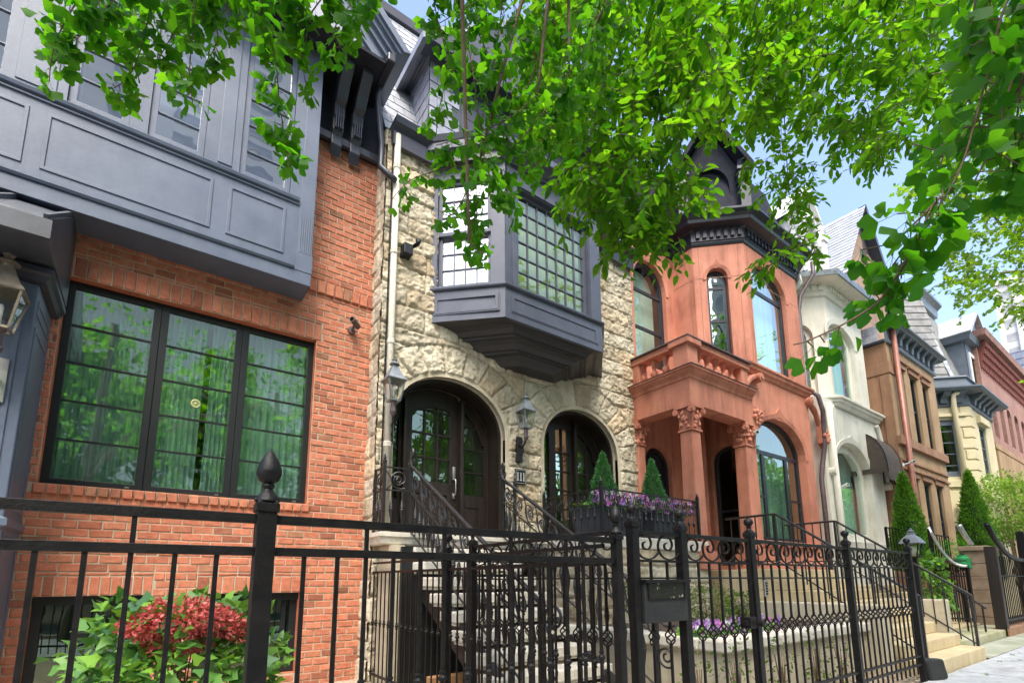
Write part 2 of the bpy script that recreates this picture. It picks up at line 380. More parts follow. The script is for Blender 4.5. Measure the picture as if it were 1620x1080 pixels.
def bricks(parent, x0, x1, z0, z1, Y, holes, extra=()):
    """every brick its own worn face in one wall mesh; holes are (x0,x1,z0,z1)"""
    vs, fs, cs = [], [], []
    BL, CH, J = .203, .0885, .011
    def one(a, b, c, d, pr=0):
        if b-a < .025 or d-c < .02: return
        k = len(vs); r = rnd.uniform(.004, .013)+pr; e = .008
        j = lambda s=.003: rnd.uniform(-s, s)
        t = rnd.choice([1, 1, 1.05, .96, .92, 1.07, .86, .64, .98])*rnd.uniform(.93, 1.07); g = rnd.uniform(.92, 1.08)
        if rnd.random() < .05: t *= .75; g = 1.25
        for (p, q) in ((a, c), (b, c), (b, d), (a, d)): vs.append((p+j(), Y-pr*.6, q+j()))
        for (p, q) in ((a+e, c+e), (b-e, c+e), (b-e, d-e), (a+e, d-e)): vs.append((p+j(), Y-r+j(.003), q+j()))
        cs.extend([(t, t*g, t*g, 1)]*8)
        fs.extend([(k+4, k+5, k+6, k+7), (k, k+1, k+5, k+4), (k+1, k+2, k+6, k+5), (k+2, k+3, k+7, k+6), (k+3, k, k+4, k+7)])
    row = 0; z = z0
    while z < z1-.02:
        zt = min(z+CH, z1); segs = [(x0, x1)]
        for h in holes:
            if h[2] < zt-.03 and h[3] > z+.03:
                ns = []
                if h[2] > z+.025: one(max(h[0], x0)+J/2, min(h[1], x1)-J/2, z+J/2, h[2]-J/2) if h[1]-h[0] < .4 else [one(u_+J/2, min(u_+BL, h[1])-J/2, z+J/2, h[2]-J/2) for u_ in np.arange(max(h[0], x0), h[1]-.04, BL)]
                if h[3] < zt-.025: [one(u_+J/2, min(u_+BL, h[1], x1)-J/2, h[3]+J/2, zt-J/2) for u_ in np.arange(max(h[0], x0), min(h[1], x1)-.04, BL)]
                for a, b in segs:
                    if h[1] <= a or h[0] >= b: ns.append((a, b)); continue
                    if h[0] > a: ns.append((a, h[0]))
                    if h[1] < b: ns.append((h[1], b))
                segs = ns
        off = (row % 2)*BL/2+rnd.uniform(-.012, .012)
        for a, b in segs:
            c = math.floor((a-off)/BL)*BL+off
            while c < b: one(max(a, c)+J/2, min(b, c+BL)-J/2, z+J/2, zt-J/2); c += BL
        z += CH; row += 1
    for (a, b, c, d, n, pr) in extra:            # soldier and rowlock courses
        w = (b-a)/n
        for i in range(n): one(a+i*w+J/2, a+(i+1)*w-J/2, c+J/2, d-J/2, pr)
    return mesh_np('brickwork', vs, fs, M['brick'], parent, cs)
# ============================================================ BRICK HOUSE
YB = 6.8
bh = thing('brick_house', 'orange brick house with black casement window and projecting slate blue upper bay', 'house', (1, YB, 0))
PB = street(YB)
wx0 = aY(84, 605, YB+.1)[0]; wx1 = aY(490, 671, YB+.1)[0]
wz0 = aY(272, 782, YB+.1)[1]; wz1 = aY(304, 492, YB+.1)[1]
bz = aY(476.7, 476.7, YB)[1]                     # underside of the bay
bx1 = 1.41; YBF = 6.38
b1 = (aY(40, 1000, YB)[0], aY(236, 950, YB)[0]); b2 = (aY(312, 950, YB)[0], aY(471, 1000, YB)[0])
bt = aY(300, 939, YB)[1]; bb = aY(440, 1066, YB)[1]
WX1 = aY(575, 840, YB)[0]+.03
TOPB = aY(540, 235, YB)[1]
holes = [(wx0, wx1, wz0, wz1), (b1[0], b1[1], bb, bt), (b2[0], b2[1], bb, bt)]
sh = .235; nz = aY(530, 480, YB)[1]; nzt = aY(530, 452, YB)[1]
ext = [(wx0-.06, wx1+.06, wz1, wz1+sh, 25, .004), (wx0-.03, wx1+.03, wz0-.11, wz0, 26, .03),
       (b1[0]-.02, b1[1]+.02, bt, bt+.2, 11, 0), (b2[0]-.02, b2[1]+.02, bt, bt+.2, 9, 0),
       (bx1-.05, WX1, nzt-.2, nzt, 9, .03)]
mb = MB(); plate(mb, PB, rect(-6, WX1, -.6, TOPB+.6), [rect(h[0], h[1], h[2], h[3]) for h in holes], 0, .26)
wall = mb.build('wall', M['mortar'], bh)
bricks(wall, -1.7, WX1, -.5, TOPB+.02, YB, [(h[0], h[1], h[2], h[3]) for h in holes]+[(e[0], e[1], e[2], e[3]) for e in ext]
       + [(-4, bx1-.02, bz+.03, 12)], ext)
mb = MB()
for h in holes: ring(mb, PB, rect(h[0]-.002, h[1]+.002, h[2]-.002, h[3]+.002), rect(h[0]+.004, h[1]-.004, h[2]+.004, h[3]-.004), .004, .12)
mb.build('reveal', M['brickplain'], wall)
MB().box(-6, WX1, YB+1.2, YB+1.3, -.5, TOPB).build('dark_room_back', M['dark'], bh)
MB().box(-6.0, WX1-.02, YB+1.3, YB+10, -.5, TOPB-.1).build('body', M['mortar'], bh)
# casement window: three lights
px = [(112, 217), (262, 372), (393, 487)]
zm = (wz0+wz1)/2
cas = [wx0]+[aY(x, 640, YB+.1)[0] for x in (228, 252, 366, 384)]+[wx1]
lights = [(wx0, (cas[1]+cas[2])/2), ((cas[1]+cas[2])/2, (cas[3]+cas[4])/2), ((cas[3]+cas[4])/2, wx1)]
for i, (a, b) in enumerate(lights):
    nr_ = 5; fr = .075
    bars = [(a+fr, wz0+fr+(wz1-wz0-2*fr)*j/nr_, b-fr, wz0+fr+(wz1-wz0-2*fr)*j/nr_) for j in range(1, nr_)]
    w = window(bh, PB, rectf(a+.002, b-.002, wz0+.002, wz1-.002), fr, .10, M['glass'], M['frame'], bars, bw=.018)
    pbox(MB(), PB, b-.16, b-.12, wz0+.03, wz0+.045, .08, .1).build('latch', M['steel'], w)
curtain('curtain', 'teal curtain behind the left light of the wide black casement window', PB, wx0, lights[0][1]-.02, wz0, wz1, .30, folds=13)
c0, c1 = lights[1]
curtain('curtain', 'teal curtain left of the dark gap behind the middle casement light', PB, c0+.02, c0+(c1-c0)*.56, wz0, wz1, .24, folds=8)
curtain('curtain', 'narrow teal curtain right of the dark gap behind the middle casement light', PB, c0+(c1-c0)*.64, c1-.02, wz0, wz1, .24, folds=6)
curtain('curtain', 'teal curtain behind the right light of the wide black casement window', PB, c1+.02, wx1, wz0, wz1, .26, folds=10)
ox, oz = aY(310, 636, YB+.06)
mb = MB(); mb.tube([(ox+.045*math.cos(a*PI/8), YB+.115, oz+.045*math.sin(a*PI/8)) for a in range(17)], .007, 5)
mb.tube([(ox+.028*math.cos(a*PI/8), YB+.115, oz+.028*math.sin(a*PI/8)) for a in range(17)], .003, 4)
mb.box(ox-.012, ox+.012, YB+.112, YB+.118, oz-.012, oz+.012)
tag(mb.build('window_ornament', pm('pale_gold', (.5, .5, .2), (.55, .55, .25), 5, .4), None, smooth=True), 'small round gold ornament hanging in the middle light of the black casement window', 'ornament')
# basement windows
for a, b in (b1, b2):
    w = window(bh, PB, rectf(a+.002, b-.002, bb+.002, bt-.002), .085, .12, M['glassD'], M['frame'], [(a+(b-a)*.86, bb+.08, a+(b-a)*.86, bt-.08, .05)], back=None)
    pbox(MB(), PB, a, b, bt-.09, bt-.004, .07, .12).build('head', M['frame'], w)
    MB().box(a, b, YB+.6, YB+.62, bb, bt).build('blind_or_dark_room', pm('green_shutter', (.02, .075, .045), (.03, .09, .055), 3, .7, streak=(1, 1, 30)), w)
# ---- projecting bay
def face_panel(mb, pl, u0, u1, v0, v1, d, w=.035, dep=.03):     # moulded recessed panel
    ring(mb, pl, rect(u0, u1, v0, v1), rect(u0+w, u1-w, v0+w, v1-w), d-.012, .02)
BX0 = -4.5; PF = street(YBF)
fz1 = aY(340, 380, YBF)[1]                                       # top of the bottom fascia
sillz = aY(231, 220, YBF)[1]; TOPF = 9.9
pz = lambda x, y: aY(x, y, YBF)
bay = MB(); wins = []
f = lambda x, y: aY(x, y, YBF)[0]
W = [(-2.2, f(25, 60)), (f(110, 130), f(208, 170)), (f(237, 180), f(326, 215)), (f(380, 250), f(460, 290))]
W[0] = (-2.0, W[0][1])
wz = sillz+.07
mb = MB(); plate(mb, PF, rect(BX0, bx1, bz+.16, TOPF), [rect(a, b, wz, TOPF-.45) for a, b in W], 0, .12)
mb.add([(bx1, YBF, bz+.16), (bx1, YB+.02, bz+.16), (bx1, YB+.02, TOPF), (bx1, YBF, TOPF)], [(0, 1, 2, 3)])
bay = mb.build('bay', M['navy'], bh)
mb = MB().sweep([(0, bz), (.012, bz), (.012, bz+.17), (0, bz+.17)], [(BX0, YBF), (bx1, YBF), (bx1, YB)])
mb.box(BX0, bx1-.002, YBF+.002, YB+.1, bz+.002, bz+.05)
mb.build('bay_fascia', M['navy'], bay, bevel=.004)
mb = MB().sweep([(0, bz+.17), (.03, bz+.175), (.045, bz+.2), (.02, bz+.215), (.02, bz+.23), (0, bz+.235)], [(BX0, YBF), (bx1-.2, YBF)])
mb.build('bay_moulding', M['navy'], bay)
mb = MB().sweep([(0, sillz-.03), (.045, sillz-.015), (.055, sillz+.02), (.01, sillz+.035), (0, sillz+.035)], [(BX0, YBF), (bx1-.19, YBF)])
mb.sweep([(0, sillz-.06), (.02, sillz-.055), (.02, sillz-.035), (0, sillz-.03)], [(BX0, YBF), (bx1-.19, YBF)])
mb.build('bay_sill', M['navy'], bay)
pv0 = bz+.34; pv1 = sillz-.16
for a, b in ((-2.6, f(38, 225)), (f(66, 240), f(335, 320)), (f(360, 330), f(450, 370))):
    mb = MB(); face_panel(mb, PF, a, b, pv0, pv1, 0)
    mb.build('panel', M['navy'], bay, bevel=.004)
mb = MB()
for a, b in ((f(22, 90), f(100, 120)), (f(345, 200), f(375, 220))): pbox(mb, PF, a+.03, b-.03, wz+.02, TOPF-.5, -.012, .005)
build_each(mb, 'pilaster', M['navy'], bay, bevel=.005)
mb = MB(); pbox(mb, PF, bx1-.185, bx1+.018, bz+.17, bz+.42, -.018, .02)
pbox(mb, PF, bx1-.17, bx1+.008, bz+.42, TOPF, -.010, .02)
for k in range(6): pbox(mb, PF, bx1-.155+k*.026, bx1-.155+k*.026+.012, bz+.43, bz+.95, -.018, .0)
mb.build('corner_pilaster', M['navy'], bay, bevel=.003)
for a, b in W:
    zt = TOPF-.45
    w = window(bay, PF, rectf(a+.002, b-.002, wz+.002, zt-.002), .07, .03, M['glassS'], M['navy'],
        [(a+.07, wz+.38*k, b-.07, wz+.38*k) for k in range(1, 7)], back=M['dark'], backd=.25, bw=.012)
# dark frieze above the brick, paired brackets and a raking gable eave
eY = 5.95; eX, eZ = aY(613, 100, eY); gX, gZ = aY(550, 0, eY); rk = (gZ-eZ)/(eX-gX); fz = (eZ-TOPB)/1.5
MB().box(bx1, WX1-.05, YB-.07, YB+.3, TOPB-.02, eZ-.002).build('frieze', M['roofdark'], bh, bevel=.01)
hd = bh
MB().sweep([(0, TOPB-.05), (.05, TOPB-.04), (.06, TOPB+.06), (.02, TOPB+.1), (0, TOPB+.1)], [(bx1, YB-.07), (WX1-.05, YB-.07)]).build('moulding', M['navyd'], hd)
for q in (533, 563):
    xq = aY(q+6, 190, YB-.3)[0]; w2 = .075
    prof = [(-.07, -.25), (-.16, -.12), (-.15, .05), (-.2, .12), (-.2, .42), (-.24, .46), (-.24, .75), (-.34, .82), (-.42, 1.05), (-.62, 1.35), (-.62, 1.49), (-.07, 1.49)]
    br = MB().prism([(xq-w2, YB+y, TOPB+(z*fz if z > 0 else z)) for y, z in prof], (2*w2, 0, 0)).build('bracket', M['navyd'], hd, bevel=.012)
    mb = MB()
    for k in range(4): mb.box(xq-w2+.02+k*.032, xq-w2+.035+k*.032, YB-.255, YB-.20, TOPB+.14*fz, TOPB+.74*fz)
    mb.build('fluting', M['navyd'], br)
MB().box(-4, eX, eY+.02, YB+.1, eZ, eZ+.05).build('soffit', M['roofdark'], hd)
MB().prism([(-4, YB-.3, eZ+.05), (eX-.15, YB-.3, eZ+.05), (eX-3.5, YB-.3, eZ+.05+3.35*rk)], (0, .1, 0)).build('gable_panel', M['navy'], hd)
up_ = Vector((-1, 0, rk)).normalized(); nn_ = Vector((rk, 0, 1)).normalized()
for d0, d1, y0 in ((0, .16, eY+.05), (.16, .24, eY), (.24, .31, eY-.05), (.31, .36, eY-.10), (.36, .46, eY-.14)):
    c0 = Vector((eX-.18, 0, eZ+.05)); A0, B0 = c0+nn_*d0-up_*(d0*.45), c0+nn_*d1-up_*(d1*.45); L0 = up_*4
    MB().prism([(A0.x, y0, A0.z), (B0.x, y0, B0.z), (B0.x+L0.x, y0, B0.z+L0.z), (A0.x+L0.x, y0, A0.z+L0.z)], (0, YB+.8-y0, 0)).build('raking_moulding', M['navy'], hd)
MB().box(eX-.02, eX+.10, eY-.08, YB+1.4, eZ-.02, eZ+.12).build('gutter', M['blackpaint'], hd, bevel=.02)
MB().prism([(eX, eY+.1, eZ+.1), (eX-4, eY+.1, eZ+.1+4*rk), (eX-4, eY+.1, eZ+.1)], (0, 5, 0)).build('roof', M['slate'], bh)
# entry porch at the left edge
pxr = aX(62, 455, -1.03); PYF = pxr[0]
pX1 = -1.03; pz1 = aX(62, 448, pX1)[1]
mb = MB(); mb.box(-4, pX1, PYF, YB+.02, -.3, pz1); porch = mb.build('entry_porch', M['navy'], bh, bevel=.01)
PPs = PL((pX1, YB), (0, -1)); PPf = street(PYF)
mb = MB()
for v0, v1 in ((pz1-.28, pz1-.14), (1.9, pz1-.4), (.2, 1.7)):
    face_panel(mb, PPf, pX1-.36, pX1-.08, v0, v1, 0); 
    if YB-PYF > .3: face_panel(mb, PPs, .08, YB-PYF-.06, v0, v1, 0)
face_panel(mb, PPf, pX1-1.4, pX1-.5, .2, pz1-.3, 0)
mb.build('panel', M['navy'], porch, bevel=.003)
MB().sweep([(0, pz1), (.05, pz1+.01), (.07, pz1+.06), (.1, pz1+.08), (.1, pz1+.13), (0, pz1+.13)], [(-4, PYF), (pX1, PYF), (pX1, YB)]).build('cornice', M['navyd'], porch)
MB().sweep([(0, 1.72), (.03, 1.74), (.03, 1.8), (0, 1.82)], [(-4, PYF), (pX1, PYF), (pX1, YB)]).build('moulding', M['navy'], porch)
# porch roof: sloped standing seam metal hood with a side cheek
rx1 = pX1+.1; ry0 = PYF-.62
rz0 = aY(62, 370, ry0)[1]; rzt = aY(80, 325, ry0+.25)[1]+.1
pts = [(rx1, ry0, rz0), (rx1, YB, rz0-.05), (rx1, YB, rzt+.9), (rx1, ry0+.22, rz0+.28), (rx1, ry0+.02, rz0+.16)]
MB().prism([(rx1, ry0, rz0), (rx1, YB-.002, rz0), (rx1, YB-.002, rzt+.55), (rx1, ry0, rz0+.16)], (-3, 0, 0)).build('hood', M['hood'], porch, bevel=.008)
mb = MB()
for k in range(3): mb.bar((rx1-.02-k*.42, ry0-.01, rz0+.17), (rx1-.02-k*.42, YB-.03, rzt+.57), .03, .04)
mb.box(rx1-3, rx1+.03, ry0-.03, ry0+.02, rz0-.03, rz0+.14)
mb.build('seam', M['hood'], porch)
# ============================================================ STONE HOUSE
YS = 6.5
SX0, SX1 = 2.42, 7.9
st = thing('stone_house', 'rock faced limestone house with two dark arched openings and a charcoal oriel window', 'house', (5, YS, 0))
def vnoise(x, y, seed):
    xi, yi = np.floor(x).astype(int), np.floor(y).astype(int); fx, fy = x-xi, y-yi
    def hsh(a, b): 
        h = (a*374761393+b*668265263+seed*1442695041) & 0x7fffffff; h = ((h ^ (h >> 13))*1274126177) & 0x7fffffff
        return ((h ^ (h >> 16)) & 0xffff)/65535.
    fx = fx*fx*(3-2*fx); fy = fy*fy*(3-2*fy)
    return (hsh(xi, yi)*(1-fx)+hsh(xi+1, yi)*fx)*(1-fy)+(hsh(xi, yi+1)*(1-fx)+hsh(xi+1, yi+1)*fx)*fy
def fbm(x, y, seed, o=4):
    s = 0; a = .5
    for i in range(o): s = s+a*vnoise(x, y, seed+i*17); x = x*2.03+3.1; y = y*2.03+1.7; a *= .55
    return s
def rockwall(name, parent, pfun, u0, u1, v0, v1, step, arches=(), seed=1, amp=1., cut=None, mt=None, courses=(.22, .38), widths=(.4, .95), rings=.58):
    nu, nv = int((u1-u0)/step)+1, int((v1-v0)/step)+1
    U, V = np.meshgrid(np.linspace(u0, u1, nu), np.linspace(v0, v1, nv))
    rr = random.Random(seed)
    bid = np.zeros(U.shape, int); ed = np.full(U.shape, 9.)
    wob = (fbm(U*3, V*3, 5)-.5)*.035; wob2 = (fbm(U*3, V*3, 9)-.5)*.035
    z = v0-rr.random()*.1; k = 1
    while z < v1:
        h = rr.uniform(*courses); u = u0-rr.random()*.4
        while u < u1:
            w = rr.uniform(*widths)
            m_ = (V+wob2 >= z) & (V+wob2 < z+h) & (U+wob >= u) & (U+wob < u+w)
            e = np.minimum(np.minimum(V+wob2-z, z+h-V-wob2), np.minimum(U+wob-u, u+w-U-wob))
            bid[m_] = k; ed[m_] = e[m_]; k += 1; u += w
        z += h
    keep = np.ones(U.shape, bool); smooth = np.zeros(U.shape)
    for (c, a, vs, b) in arches:
        dv = np.maximum(V-vs, 0); r = np.sqrt(((U-c)/a)**2+(dv/b)**2)
        w = rings/a; up_ = V > vs-.0
        t = np.arctan2(dv/b, (U-c)/a); nv_ = 11
        m_ = (r > 1) & (r < 1+w) & up_
        tt = t/PI*nv_; e = np.minimum((np.minimum(tt % 1, 1-tt % 1))*PI/nv_*a*r, np.minimum((1+w-r)*a, .2))
        better = m_ & (r < 1+w)
        bid[better] = 1000+int(c*10)*50+tt[better].astype(int); ed[better] = e[better]
        smooth = np.maximum(smooth, np.clip(1-((r-1)*a-.07)/.03, 0, 1)*(V > v0))
        keep &= ~((r < 1.0) & (V > -9))
    if cut is not None: keep &= ~cut(U, V)
    R = np.random.default_rng(seed).random((4, 60000))
    b0 = bid % 60000
    jt = np.clip(ed/.016, 0, 1); jt = jt*jt*(3-2*jt)
    fac = fbm(U*5+R[0][b0]*30, V*5+R[1][b0]*30, 3, 5); rid = np.abs(fbm(U*7+R[2][b0]*9, V*7, 23, 4)-.47)*2
    fine = fbm(U*19+R[2][b0]*9, V*19, 61, 3)-.45
    fine = fbm(U*22+R[2][b0]*9, V*22, 61, 3)-.45; chip = np.abs(fbm(U*11+R[1][b0]*7, V*11+R[0][b0]*5, 77, 4)-.46)*2
    facet = np.floor(fbm(U*6+R[0][b0]*11, V*6, 91, 3)*7)/7          # fractured steps
    h = .017*jt+np.clip(ed/.022, .4, 1)*(.010+.020*R[0][b0]+.72*amp*(.05*(fac-.36)+.065*(facet-.4)+.06*(.40-chip)+.04*fine))
    h = h*(1-smooth)+.012*smooth*jt
    P = [pfun(u, v, -d) for u, v, d in zip(U.ravel(), V.ravel(), h.ravel())]
    I = np.arange(nu*nv).reshape(nv, nu)
    kc = keep[:-1, :-1] & keep[1:, :-1] & keep[:-1, 1:] & keep[1:, 1:]
    F = np.stack([I[:-1, :-1], I[:-1, 1:], I[1:, 1:], I[1:, :-1]], -1)[kc]
    tone = .82+.36*R[3][b0]; warm = 1-.22*R[2][b0]*(R[0][b0] > .45); j2 = .80+.20*jt
    tone = tone*j2*(.9+.2*fac)
    C = np.stack([tone, tone*(.5+.5*warm)*1.0, tone*warm, np.ones_like(tone)], -1).reshape(-1, 4)
    return mesh_np(name, [tuple(p) for p in P], F, mt or M['rock'], parent, C, smooth=True)
# door arch and window arch
D = dict(c=3.64, a=.965, vs=3.52, b=.82, v0=1.86)
A2 = dict(c=6.36, a=.93, vs=3.55, b=.82, v0=1.92)
PS = street(YS)
TOPS = aY(640, 222, YS)[1]
sb = MB()
lw = rockwall('wall', st, PS.P, SX0, SX1, -.1, TOPS, .0175, [(D['c'], D['a'], D['vs'], D['b']), (A2['c'], A2['a'], A2['vs'], A2['b'])], seed=4,
    cut=lambda U, V: ((V > 5.2) & (U > 3.3) & (U < 6.8)) | (V < 1.75) & (U > 2.75) & (U < 7.8))
pr = PL((SX0+.02, YS+.45), (0, -1))
MB().box(SX0+.022, 2.64, YS-.012, YS+.6, -.1, TOPS).build('corner_core', M['dress'], lw)
rockwall('wall_return', lw, pr.P, 0, .50, -.1, TOPS, .021, seed=8, widths=(.5, .6), amp=.5)
MB().box(SX0+.03, SX1, YS+.75, YS+11, -.5, TOPS-.1).build('body', M['dress'], st)
for q in (D, A2):
    af = lambda i, q=q: arch(q['c']-q['a']+i, q['c']+q['a']-i, q['v0'], q['vs'], q['b']-i, 30)
    o_, i_ = af(-.075), af(0); o_[0] = (o_[0][0], q['v0']); o_[1] = (o_[1][0], q['v0'])
    mb = MB(); ring(mb, PS, o_, i_, -.022, .07)
    n = len(i_); vs = [PS.P(a, b, -.02) for a, b in i_]+[PS.P(a, b, .5) for a, b in i_]
    mb.add(vs, [(k, (k+1) % n, (k+1) % n+n, k+n) for k in range(n)])
    mb.build('arch_surround', M['dress'], lw, smooth=.6)
    i2 = af(.05); mb = MB(); ring(mb, PS, af(.002), i2, .1, .32); mb.build('arch_lining', M['wood'], lw, smooth=.6)
# door set
def archcut(q, inset, u):   # height of the arch above position u
    a = q['a']-inset; x = (u-q['c'])/a
    return q['vs']+(q['b']-inset)*max(0, 1-x*x)**.5
def frame_arch(q, ua, ub, v0, ins, n=12):
    p = [(ua, v0), (ub, v0)]
    for k in range(n+1): u = ub+(ua-ub)*k/n; p.append((u, archcut(q, ins, u)))
    return p
dl, dr = 3.02, 3.98; rec = .42
mb = MB()
ou = frame_arch(D, dl+.004, dr, 1.87, .045); inn = [(dl+.15, 2.78), (dr-.14, 2.78)]+[(u, archcut(D, .32, u)-.02) for u in np.linspace(dr-.14, dl+.15, 13)]
plate(mb, PS, ou, [inn], rec+.03, .06, .05); door = mb.build('door', M['wood'], st)
MB().add([PS.P(a, b, rec+.07) for a, b in inn], [tuple(range(len(inn)))]).build('pane', M['glassD'], door)
u0, u1 = dl+.15, dr-.14
mb = MB()
for k in (1, 2): pbox(mb, PS, u0+(u1-u0)*k/3-.012, u0+(u1-u0)*k/3+.012, 2.78, archcut(D, .34, u0+(u1-u0)*k/3), rec+.035, rec+.075)
for k in (1, 2, 3): pbox(mb, PS, u0, u1, 2.78+.385*k-.012, 2.78+.385*k+.012, rec+.037, rec+.073)
build_each(mb, 'muntin', M['wood'], door)
mb = MB(); ring(mb, PS, rect(dl+.17, dr-.15, 1.99, 2.62), rect(dl+.21, dr-.19, 2.03, 2.58), rec+.008, .03); fill(mb, PS, rect(dl+.23, dr-.21, 2.05, 2.56), rec+.015); mb.build('panel', M['wood'], door, bevel=.004)
mb = MB(); hx = dr-.07
mb.tube([PS.P(hx, 2.86, rec-.0), PS.P(hx, 2.84, rec-.05), PS.P(hx, 2.70, rec-.055), PS.P(hx, 2.60, rec-.045), PS.P(hx, 2.58, rec)], .012, 6)
pbox(mb, PS, hx-.025, hx+.025, 2.84, 3.06, rec+.0, rec+.03); pbox(mb, PS, hx-.02, hx+.02, 2.54, 2.63, rec+.0, rec+.03)
mb.build('handle', M['steel'], door, smooth=True, bevel=.004)
def sidelight(ua, ub, q, v0, vp, name='sidelight', nb=3, g='glassD', ins=.2):
    mb = MB(); ou = frame_arch(q, ua, ub, v0, .045); inn = [(ua+.06, vp), (ub-.06, vp)]+[(u, archcut(q, ins, u)-.03) for u in np.linspace(ub-.06, ua+.06, 9)]
    plate(mb, PS, ou, [inn], rec, .06, .06); o = mb.build(name, M['wood'], st)
    MB().add([PS.P(a, b, rec+.05) for a, b in inn], [tuple(range(len(inn)))]).build('pane', M[g], o)
    mb = MB(); tp = max(b for a, b in inn)
    for k in range(1, nb+1):
        v = vp+.385*k
        if v < tp-.1: pbox(mb, PS, ua+.06, ub-.06, v-.012, v+.012, rec+.02, rec+.06)
    build_each(mb, 'muntin', M['wood'], o); return o
sl = sidelight(2.70, 3.0, D, 1.87, 2.45); sr = sidelight(4.02, 4.545, D, 1.87, 2.62)
mb = MB(); face_panel(mb, PS, 4.08, 4.4, 1.98, 2.45, rec); mb.build('panel', M['wood'], sr)
mb = MB()
pbox(mb, PS, 2.985, 3.03, 1.87, archcut(D, .1, 2.99), rec-.1, rec+.08); pbox(mb, PS, 3.975, 4.03, 1.87, archcut(D, .1, 4.0), rec-.1, rec+.08)
pbox(mb, PS, 2.68, 4.6, 1.82, 1.87, .02, rec+.1)
build_each(mb, 'door_post', M['wood'], st, bevel=.006)
mb = MB(); mb.box(4.575-.012, 4.575, YS+.2, YS+.3, 2.86, 3.08); db = mb.build('doorbell_panel', M['steel'], st, bevel=.004)
mb = MB(); mb.box(4.575-.016, 4.575-.012, YS+.215, YS+.285, 3.0, 3.04); mb.build('button', M['frame'], db)
# arched french window
fu = [5.48, 5.76, 6.12, 6.46, 6.55, 6.98]
ws = []
for a, b, nbx in ((5.49, 6.0, 2), (6.0, 6.52, 2), (6.56, 7.23, 2)):
    mb = MB(); ou = frame_arch(A2, a, b, 1.93, .045)
    inn = [(a+.08, 2.2), (b-.08, 2.2)]+[(u, archcut(A2, .2, u)-.05) for u in np.linspace(b-.08, a+.08, 9)]
    plate(mb, PS, ou, [inn], rec, .06, .06); o = mb.build('french_window', M['wood'], st)
    MB().add([PS.P(p, q, rec+.05) for p, q in inn], [tuple(range(len(inn)))]).build('pane', M['glassD'], o)
    mb = MB(); tp = min(inn[2][1], inn[-1][1])
    pbox(mb, PS, (a+b)/2-.013, (a+b)/2+.013, 2.2, archcut(A2, .2, (a+b)/2)-.05, rec+.018, rec+.06)
    for k in range(1, 5):
        v = 2.2+.36*k
        if v < tp+.1: pbox(mb, PS, a+.08, b-.08, v-.012, v+.012, rec+.02, rec+.058)
    build_each(mb, 'muntin', M['wood'], o)
mb = MB(); pbox(mb, PS, 6.505, 6.57, 1.93, archcut(A2, .06, 6.54), rec-.08, rec+.08); pbox(mb, PS, 5.44, 7.28, 1.88, 1.93, .02, rec+.1); build_each(mb, 'window_post', M['wood'], st)
for q in (D, A2): MB().box(q['c']-q['a']-.1, q['c']+q['a']+.1, YS+1.3, YS+1.32, 1.8, 4.6).build('dark_room_back', M['dark'], st)
# ---- oriel
OX0, OX1, OX2, OX3 = 3.18, 4.04, 6.11, 6.95; OY = 5.67; OZ = 5.14
OZs = aY(800, 450, OY)[1]; OZt = 8.05
path = [(OX0, YS), (OX1, OY), (OX2, OY), (OX3, YS)]
L45 = PL((OX0, YS), (1, -1)); LF = PL((OX1, OY), (1, 0)); LR = PL((OX2, OY), (1, 1))
ll = (Vector(path[0])-Vector(path[1])).length; lf = OX2-OX1
ori = MB().sweep([(0, OZ), (0, OZs-.03), (.035, OZs-.02), (.045, OZs), (.045, OZs+.02), (-.1, OZs+.03)], path)
ori = ori.build('oriel', M['oriel'], st)
mb = MB(); face_panel(mb, L45, .1, ll-.1, OZ+.12, OZs-.13, 0, .05); face_panel(mb, LF, .12, lf-.12, OZ+.12, OZs-.13, 0, .05)
ring(mb, L45, rect(.08, ll-.08, OZ+.10, OZs-.11), rect(.1, ll-.1, OZ+.12, OZs-.13), -.006, .01); ring(mb, LF, rect(.1, lf-.1, OZ+.1, OZs-.11), rect(.12, lf-.12, OZ+.12, OZs-.13), -.006, .01)
face_panel(mb, LR, .1, ll-.1, OZ+.12, OZs-.13, 0, .05); mb.build('panel', M['oriel'], ori, bevel=.004)
# stepped underside, loft of shrinking outlines
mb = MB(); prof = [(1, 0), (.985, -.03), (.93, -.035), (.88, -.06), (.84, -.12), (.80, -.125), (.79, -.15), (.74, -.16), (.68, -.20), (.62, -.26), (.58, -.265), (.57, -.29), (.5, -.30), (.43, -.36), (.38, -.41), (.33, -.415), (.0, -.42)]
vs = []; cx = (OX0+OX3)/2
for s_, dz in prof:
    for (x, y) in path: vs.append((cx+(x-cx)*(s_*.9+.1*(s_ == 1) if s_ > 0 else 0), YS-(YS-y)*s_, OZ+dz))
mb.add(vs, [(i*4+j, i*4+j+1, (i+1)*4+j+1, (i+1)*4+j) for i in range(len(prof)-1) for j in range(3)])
mb.build('corbel_base', pm('near_black_paint', (.028, .027, .030), (.036, .034, .038), 4, .45), ori)
